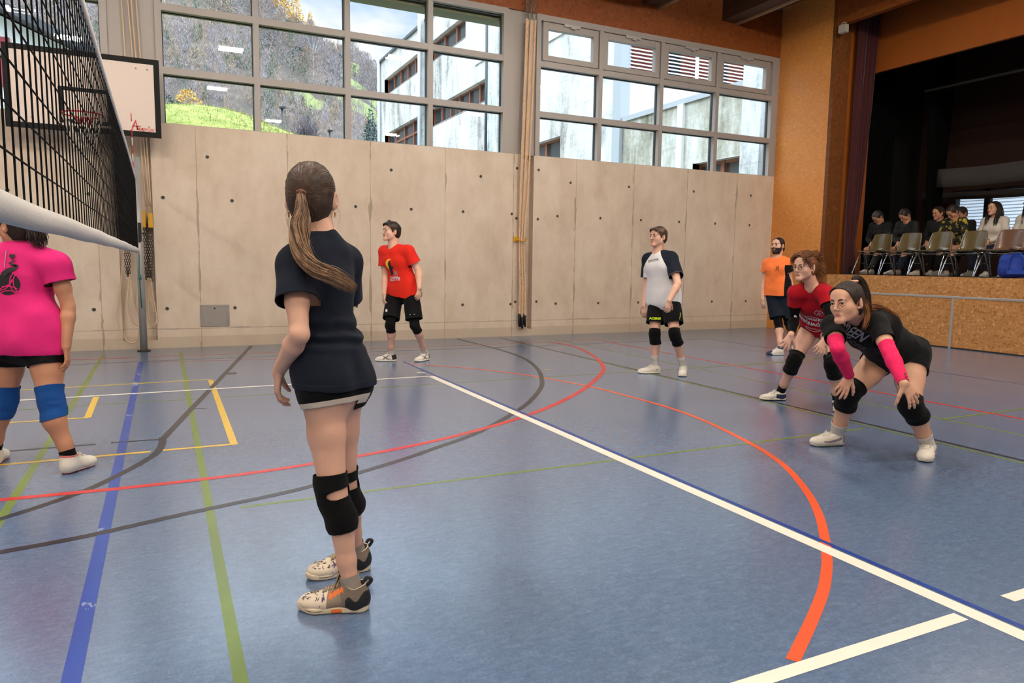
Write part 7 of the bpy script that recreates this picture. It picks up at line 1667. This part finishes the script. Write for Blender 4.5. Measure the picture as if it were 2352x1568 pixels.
def person_G():
    root = empty('person', onz(2040, 1050), 'woman in black t-shirt and hot pink arm sleeves crouching with both hands on her knees', 'person')
    toeL, heelL = onz(2106, 1088), onz(2131, 1044); toeR, heelR = onz(1851, 1024), onz(1936, 1021)
    hL, tL = foot(heelL, toeL - heelL, .262); hR, tR = foot(heelR, toeR - heelR, .262); SR, SL = Shoe(hR, tR, 1), Shoe(hL, tL, -1)
    al = SL.P(0, .06, .085); ar = SR.P(0, .06, .085)
    kl = reach(al, 2092, 930, .375, -1); kr = reach(ar, 1948, 905, .375, -1)
    hl = reach(kl, 2092, 818, .41, 1); hr = hl + nrm(CF * .8 - CR * .6) * .175 + ZZ * .01
    sl = at(2014, 744, 4.58); sr = at(1912, 748, 4.78); nb = at(1972, 726, 4.72)
    el = reach(sl, 2045, 812, .275, -1); wl = reach(el, 2076, 880, .235, -1)
    er = reach(sr, 1924, 802, .275, -1); wr = at(1951, 864, 4.74)
    H = Head(at(1945, 695, 4.56), -CR * .84 - CF * .5 - ZZ * .06, ZZ + CF * .1, 1.08, True)
    B = Body(dict(hl=hl, hr=hr, kl=kl, kr=kr, al=al, ar=ar, sl=sl, sr=sr, el=el, er=er, wl=wl, wr=wr, nb=nb, head=H), True, 1.06, 1.0, bow=ZZ * .015 + CR * .0, belly=.012, leg=1.12)
    chk('G', B); print('depths', [round(depth_of(B.J[k]), 2) for k in ('hl', 'hr', 'kl', 'kr', 'al', 'ar', 'wl', 'wr', 'el', 'er')])
    hands = dict(l=(at(2100, 915, depth_of(wl) - .0) - wl, CF * .75 - ZZ * .5 + CR * .1, -1, dict(curl=(.25, .2, .2, .25), spread=.28, thumb=.9, s=1.0)),
                 r=(at(1934, 898, depth_of(wr)) - wr, CF * .8 - ZZ * .4, 1, dict(curl=(.3, .3, .3, .3), spread=.22, thumb=.7, s=1.0)))
    build_body(root, B, hands, [M_SKIN_A, M_LIP], .0065, .003, .003)
    eyes(root, H, M_IRIS_B); brows(root, H, M_HAIR_DARK, .0036)
    hair, cap = hair_cap(root, H, M_HAIR_DARK, .010, lump=.002, lumps=70)
    tie = (0, -.075, .115); combed(hair, H, cap, tie, M_HAIR_DARK, 520, .0008, 3, jitter=.001); combed(hair, H, cap, tie, M_HAIR_BROWN, 80, .0006, 4, jitter=.0012)
    tp = H.P(*tie)
    g = [tp - H.u * .02, tp + H.u * .02 - H.f * .02, H.P(0, -.135, .11), H.P(-.01, -.155, .03), H.P(-.02, -.15, -.05), H.P(-.03, -.16, -.10)]
    pt = tress('ponytail', root, g, lambda t: np.interp(t, [0, .2, .5, .8, 1], [.014, .024, .034, .032, .02]), M_HAIR_DARK, 150, .0026, 6, frizz=.006)
    g2 = [H.P(-.02, -.12, .0), H.P(-.02, -.16, -.055), at(1992, 706, 4.66), at(2020, 708, 4.68), at(2046, 720, 4.70), at(2064, 730, 4.72)]
    tress('copper_lengths', pt, g2, lambda t: np.interp(t, [0, .3, .7, 1], [.03, .03, .022, .006]), M_HAIR_COPPER, 130, .0022, 7, frizz=.012, end=.5)
    g3 = [H.P(-.05, -.09, -.02), H.P(-.06, -.10, -.07), H.P(-.06, -.08, -.12), H.P(-.055, -.06, -.16)]
    tress('copper_lengths', pt, g3, lambda t: np.interp(t, [0, .5, 1], [.02, .016, .004]), M_HAIR_COPPER, 50, .002, 8, frizz=.01, end=.5)
    b = MB()
    b.tube([tp + (H.r * math.cos(a) + H.f * math.sin(a)) * .020 + H.u * .006 for a in np.linspace(0, 6.3, 18)], .009, 8); b.build('scrunchie', mat('scrunchie', srgb(236, 178, 150), .8), pt)
    f = B.front(.55)
    P = [(*shift(text_poly('GREEN', .115, bold=.003, width=.62), 0, .03), 1), (*shift(text_poly('DAY', .09, bold=.003, width=.62), -.01, -.055), 1), (*shift(text_poly('OPER', .045, bold=.002), .12, -.045), 2)]
    nn = nrm(-CF * .85 - CR * .25 - ZZ * .35); rr = CR * .86 - ZZ * .40; rr = nrm(rr - nn * (rr @ nn)); c0 = at(1953, 793, 4.62)
    dec = [(c0, rr, np.cross(nn, rr), nn, V, F, k) for V, F, k in P]
    ex = [ell(B.spine(.70) + f * .035, B.spine(.12) + f * .03, .140, .11, .150, .13, B.right(.3), .06)]
    hem = B.spine(.10)
    make_shirt(root, B, .016, hem, -(nb - B.mh) - B.front(.1) * .2, .60, [M_BLACK, M_GREY, mat('plum print', srgb(70, 40, 52), .7)], .010, extra=ex, decals=dec, fold=drape(.008, (9, 9, 7), 6), h=.0065, sl_flare=.006)
    axl = nrm(kl - hl); sd_ = nrm(CR * .97 - CF * .2); nn = nrm(np.cross(axl, sd_))
    stripe = lambda V: np.minimum(.010 - np.abs((V - hl) @ nn), np.minimum((V - hl) @ sd_ - .04, .2))
    shorts(root, B, .010, dict(l=.32, r=.30), [M_BLACK, M_CREAM], .3, .0065, colour=[(stripe, 1)])
    mk = [(*ribbon([(0, -.03), (0, -.012), (.012, -.012), (.012, -.028)], .004), 1), (*ribbon([(0, -.006), (.014, -.006)], .004), 1), (*ribbon([(0, .004), (0, .02), (.014, .02)], .004), 1), (*ribbon([(.007, .004), (.007, .018)], .004), 1)]
    c = el + (wl - el) * .72; ax = nrm(wl - el)
    arm_sleeve(root, B, 'l', .70, .97, [M_HOTPINK, M_PRINTK], .0055, .005, decals=[(c, nrm(np.cross(ax, CF)), -ax, -CF, V, F, k) for V, F, k in mk]); arm_sleeve(root, B, 'r', .62, .97, M_HOTPINK, .0055)
    knee_pad(root, B, 'l', .87, .36, M_BLACK2, pad=.014); knee_pad(root, B, 'r', .80, .33, M_BLACK2, pad=.014)
    sock(root, B, 'l', .70, M_SOCK, .006); sock(root, B, 'r', .70, M_SOCK, .006)
    sw = lambda L: np.minimum(.007 + (L[:, 1] - .15) * -.05 - np.abs(L[:, 2] - .040 - (L[:, 1] - .16) ** 2 * 2.6), np.minimum(.2 - L[:, 1], L[:, 1] - .05))
    for S in (SR, SL): build_shoe(root, S, [M_SHOEW, M_SHOEG], [(sw, 1), (lambda L: np.minimum(.045 - L[:, 1], L[:, 2] - .03), 1)], .004, .088, .2, .027, True, 'sneaker', [M_SHOEW, M_SOLEK], None, .05, [(lambda L: .006 - L[:, 2], 1)], 0, (), .014)
    return root
def seated(i, x, y, lab, fem, top, low, hairm, hair_long=False, lean=.05, bow=0.0, skinm=None, sc=1.0, jacket=None, ang=0.0, legs=0.0):
    """spectator sitting on a chair, facing the hall"""
    root = empty('person', (x, y, 1.155), lab, 'person'); f = nrm(np.array([-math.cos(ang), -math.sin(ang), 0])); r = np.cross(f, ZZ); o = np.array([x, y, 1.155])
    P = lambda a, b_, c: o + r * a * sc + f * b_ * sc + ZZ * c * sc
    hl, hr = P(-.09, .0, .52), P(.09, .0, .52); kl, kr = P(-.13 - legs, .42, .50), P(.13 + legs, .42, .50); al, ar = P(-.11 - legs, .36 + lean, .088), P(.11 + legs, .42, .088)
    nb = P(0, .05 + lean, 1.02); sl, sr = P(-.165, .05 + lean, .98), P(.165, .05 + lean, .98); el, er = P(-.24, .10 + lean, .71), P(.24, .10 + lean, .71); wl, wr = P(-.07, .30 + lean * .5, .62), P(.07, .28 + lean * .5, .63)
    H = Head(P(0, .10 + lean + bow * .06, 1.19 - bow * .05), f * (1 - bow * .4) - ZZ * bow + r * .15, ZZ + f * bow * .5, sc, fem)
    B = Body(dict(hl=hl, hr=hr, kl=kl, kr=kr, al=al, ar=ar, sl=sl, sr=sr, el=el, er=er, wl=wl, wr=wr, nb=nb, head=H), fem, .98, sc)
    sk = skinm or (M_SKIN_B if hairm is M_HAIR_DARK and not fem else M_SKIN_A)  # darker tan skin paints the dim stage onto the men's faces
    build_body(root, B, dict(l=(r * .5 + f * .5 - ZZ * .5, -ZZ - f * .3, 1, dict(curl=(.5,) * 4)), r=(-r * .5 + f * .5 - ZZ * .5, -ZZ - f * .3, -1, dict(curl=(.5,) * 4))), [sk, M_LIP], .011, .006, .0045)
    eyes(root, H, M_IRIS_B); brows(root, H, hairm)
    hair, cap = hair_cap(root, H, hairm, .014, lump=.003, lumps=40, h=.006)
    if hair_long:
        for sx in (-1, 1): tress('hair_lengths', root, [H.P(sx * .03, -.05, .09), H.P(sx * .078, -.02, .03), H.P(sx * .088, .0, -.08), H.P(sx * .085, .03, -.2), H.P(sx * .08, .05, -.34)], lambda t: np.interp(t, [0, .3, .8, 1], [.03, .036, .04, .02]), hairm, 90, .003, 3 + i, frizz=.006)
        tress('hair_lengths', root, [H.P(0, -.08, .08), H.P(0, -.115, -.02), H.P(0, -.13, -.15), H.P(0, -.13, -.3)], lambda t: np.interp(t, [0, .5, 1], [.05, .08, .05]), hairm, 120, .003, 13 + i, frizz=.006)
    tp = B.trunk(.02); ps = tp + B.arm('l', .012) + B.arm('r', .012)
    cutf = lambda V: np.maximum.reduce([-(V - B.spine(-.05)) @ nrm(nb - B.mh), np.where((V - nb) @ nrm(H.P(0, -.03, -.05) - nb) > -.06, .066 - np.linalg.norm(np.cross(V - nb, nrm(H.P(0, -.03, -.05) - nb)), axis=1), -1), np.where(np.linalg.norm(V - wl, axis=1) < .06, (V - wl) @ nrm(wl - el) + .01, -1), np.where(np.linalg.norm(V - wr, axis=1) < .06, (V - wr) @ nrm(wr - er) + .01, -1)])
    cloth(root, 'top', ps, .011, cutf, top if isinstance(top, list) else [top], .004, drape(.010, (8, 8, 6), i), jacket)
    lp = B.trunk(.012)[:2] + B.leg('l', .010) + B.leg('r', .010)
    cloth(root, 'trousers', lp, .012, lambda V: np.maximum((V - B.spine(.15)) @ nrm(nb - B.mh), (al[2] + .02) - V[:, 2]), [low], .004, drape(.008, (9, 9, 7), i))
    for a, sd in ((al, -1), (ar, 1)):
        h, t = foot(a - f * .05 - ZZ * a[2] + ZZ * 1.155, f + r * sd * .15, .27); build_shoe(root, Shoe(h, t, sd), [M_SHOEW], None, .006, .088, .2, .026, False, 'shoe', [M_SHOEW])
    return root

def build_audience():
    dk = [mat('shaded charcoal cloth', srgb(9, 9, 10), .9), mat('shaded grey hoodie', srgb(9, 9, 10), .9), mat('shaded black jacket', srgb(9, 9, 10), .8), mat('shaded black cloth', srgb(9, 9, 10), .9)]; t = NT('patterned hoodie'); n = t.noise(t.coords(), 16, 3); M_PAT = t.set(t.mix(t.math('GREATER_THAN', n, .56), srgb(24, 24, 24), srgb(170, 150, 40)), .85)  # dark clothes set near black to paint in the stage gloom
    jeans = M_JEANS; cream = mat('cream cardigan', srgb(206, 196, 184), .9)
    spec = [(0, 13.3, 9.98, 'dark-haired spectator bowing the head behind the first chair from the left', False, dk[0], dk[2], M_HAIR_DARK, False, .18, .8, None), (1, 13.35, 9.42, 'spectator in dark jacket leaning forward behind the second chair', False, dk[2], jeans, M_HAIR_DARK, False, .2, .7, None), (2, 13.35, 8.90, 'spectator in black hoodie sitting back in the dark behind the third chair', False, dk[1], dk[0], M_HAIR_DARK, False, .0, .2, None), (3, 13.2, 8.38, 'spectator in yellow-patterned dark hoodie looking down, behind the fourth chair', False, [M_PAT], dk[3], M_HAIR_DARK, False, .2, .7, None), (4, 14.05, 8.86, 'spectator in dark clothes with back of head against the slat window', False, dk[3], dk[2], M_HAIR_DARK, False, .05, .4, None), (5, 13.2, 7.80, 'long-haired woman in cream cardigan smiling in front of the slat window', True, cream, jeans, M_HAIR_DARK, True, .0, .0, None), (6, 13.2, 7.18, 'woman in light cardigan partly cut off at the right picture edge', True, cream, dk[0], M_HAIR_DARK, True, .05, .1, None)]
    for (i, x, y, lab, fem, top, low, hm, lg, lean, bow, sk) in spec:
        seated(i, x, y, lab, fem, top, low, hm, lg, lean, bow, sk, sc=1.0 if i != 4 else 1.02)
        shell_chair(x + .03, y, math.pi / 2, 'shell chair in the back row under ' + lab.split(' ')[0] + ' ' + {0: 'person behind the first front chair', 1: 'person in dark jacket', 2: 'person in black hoodie', 3: 'person in patterned hoodie', 4: 'person against the slat window', 5: 'woman in cream cardigan', 6: 'woman at the picture edge'}[i], M_SHELL, 'shell chairs in the back row on stage')
PEOPLE = [person_A, person_B, person_C, person_D, person_E, person_F, person_G]; AUD = True
# ================================================================== assemble
build_floor(); build_shell(); build_windows(); build_lamps(); build_fittings(); build_stage()
build_school(); build_hills(); build_trees(); build_mound(); build_house()
for fn in PEOPLE: fn()
if AUD: build_audience()

# ------------------------------------------------------------------ camera
cam = bpy.data.cameras.new('camera'); co = bpy.data.objects.new('camera', cam); COL.objects.link(co)
cam.sensor_width = 36; cam.lens = 36 * CAM_F / IMG_W; cam.clip_end = 2000
co.matrix_world = Matrix(((RT[0], UP[0], -FW[0], CAM[0]), (RT[1], UP[1], -FW[1], CAM[1]), (RT[2], UP[2], -FW[2], CAM[2]), (0, 0, 0, 1))); scene.camera = co
# ------------------------------------------------------------------ sky
w = bpy.data.worlds.new('sky'); scene.world = w; w.use_nodes = True; nt = w.node_tree; bg = nt.nodes['Background']
tc = nt.nodes.new('ShaderNodeTexCoord'); mp = nt.nodes.new('ShaderNodeMapping'); mp.inputs['Scale'].default_value = (1, 1, 2.2); nt.links.new(tc.outputs['Generated'], mp.inputs[0])
nz = nt.nodes.new('ShaderNodeTexNoise'); nz.inputs['Scale'].default_value = 5.5; nz.inputs['Detail'].default_value = 6; nz.inputs['Roughness'].default_value = .55; nz.inputs['Distortion'].default_value = .3; nt.links.new(mp.outputs[0], nz.inputs['Vector'])
rp = nt.nodes.new('ShaderNodeValToRGB'); e = rp.color_ramp.elements; e[0].position = .40; e[0].color = srgb(172, 208, 244); e[1].position = .60; e[1].color = srgb(248, 250, 252); nt.links.new(nz.outputs['Fac'], rp.inputs[0])
sx = nt.nodes.new('ShaderNodeSeparateXYZ'); nt.links.new(tc.outputs['Generated'], sx.inputs[0])
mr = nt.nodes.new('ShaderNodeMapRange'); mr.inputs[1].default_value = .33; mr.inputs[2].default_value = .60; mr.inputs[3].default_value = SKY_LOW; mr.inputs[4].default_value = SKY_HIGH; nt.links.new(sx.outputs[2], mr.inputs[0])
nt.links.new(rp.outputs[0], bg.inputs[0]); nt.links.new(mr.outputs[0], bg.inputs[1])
# ------------------------------------------------------------------ render look
scene.view_settings.view_transform = 'Standard'; scene.view_settings.look = 'None'; scene.view_settings.gamma = 1.0; scene.view_settings.use_curve_mapping = False; scene.view_settings.exposure = EXPO
cy = scene.cycles; cy.max_bounces = 6; cy.diffuse_bounces = 3; cy.glossy_bounces = 3; cy.transmission_bounces = 2; cy.transparent_max_bounces = 8; cy.caustics_reflective = False; cy.caustics_refractive = False; cy.use_denoising = True; cy.sample_clamp_indirect = 6.0; cy.blur_glossy = .5
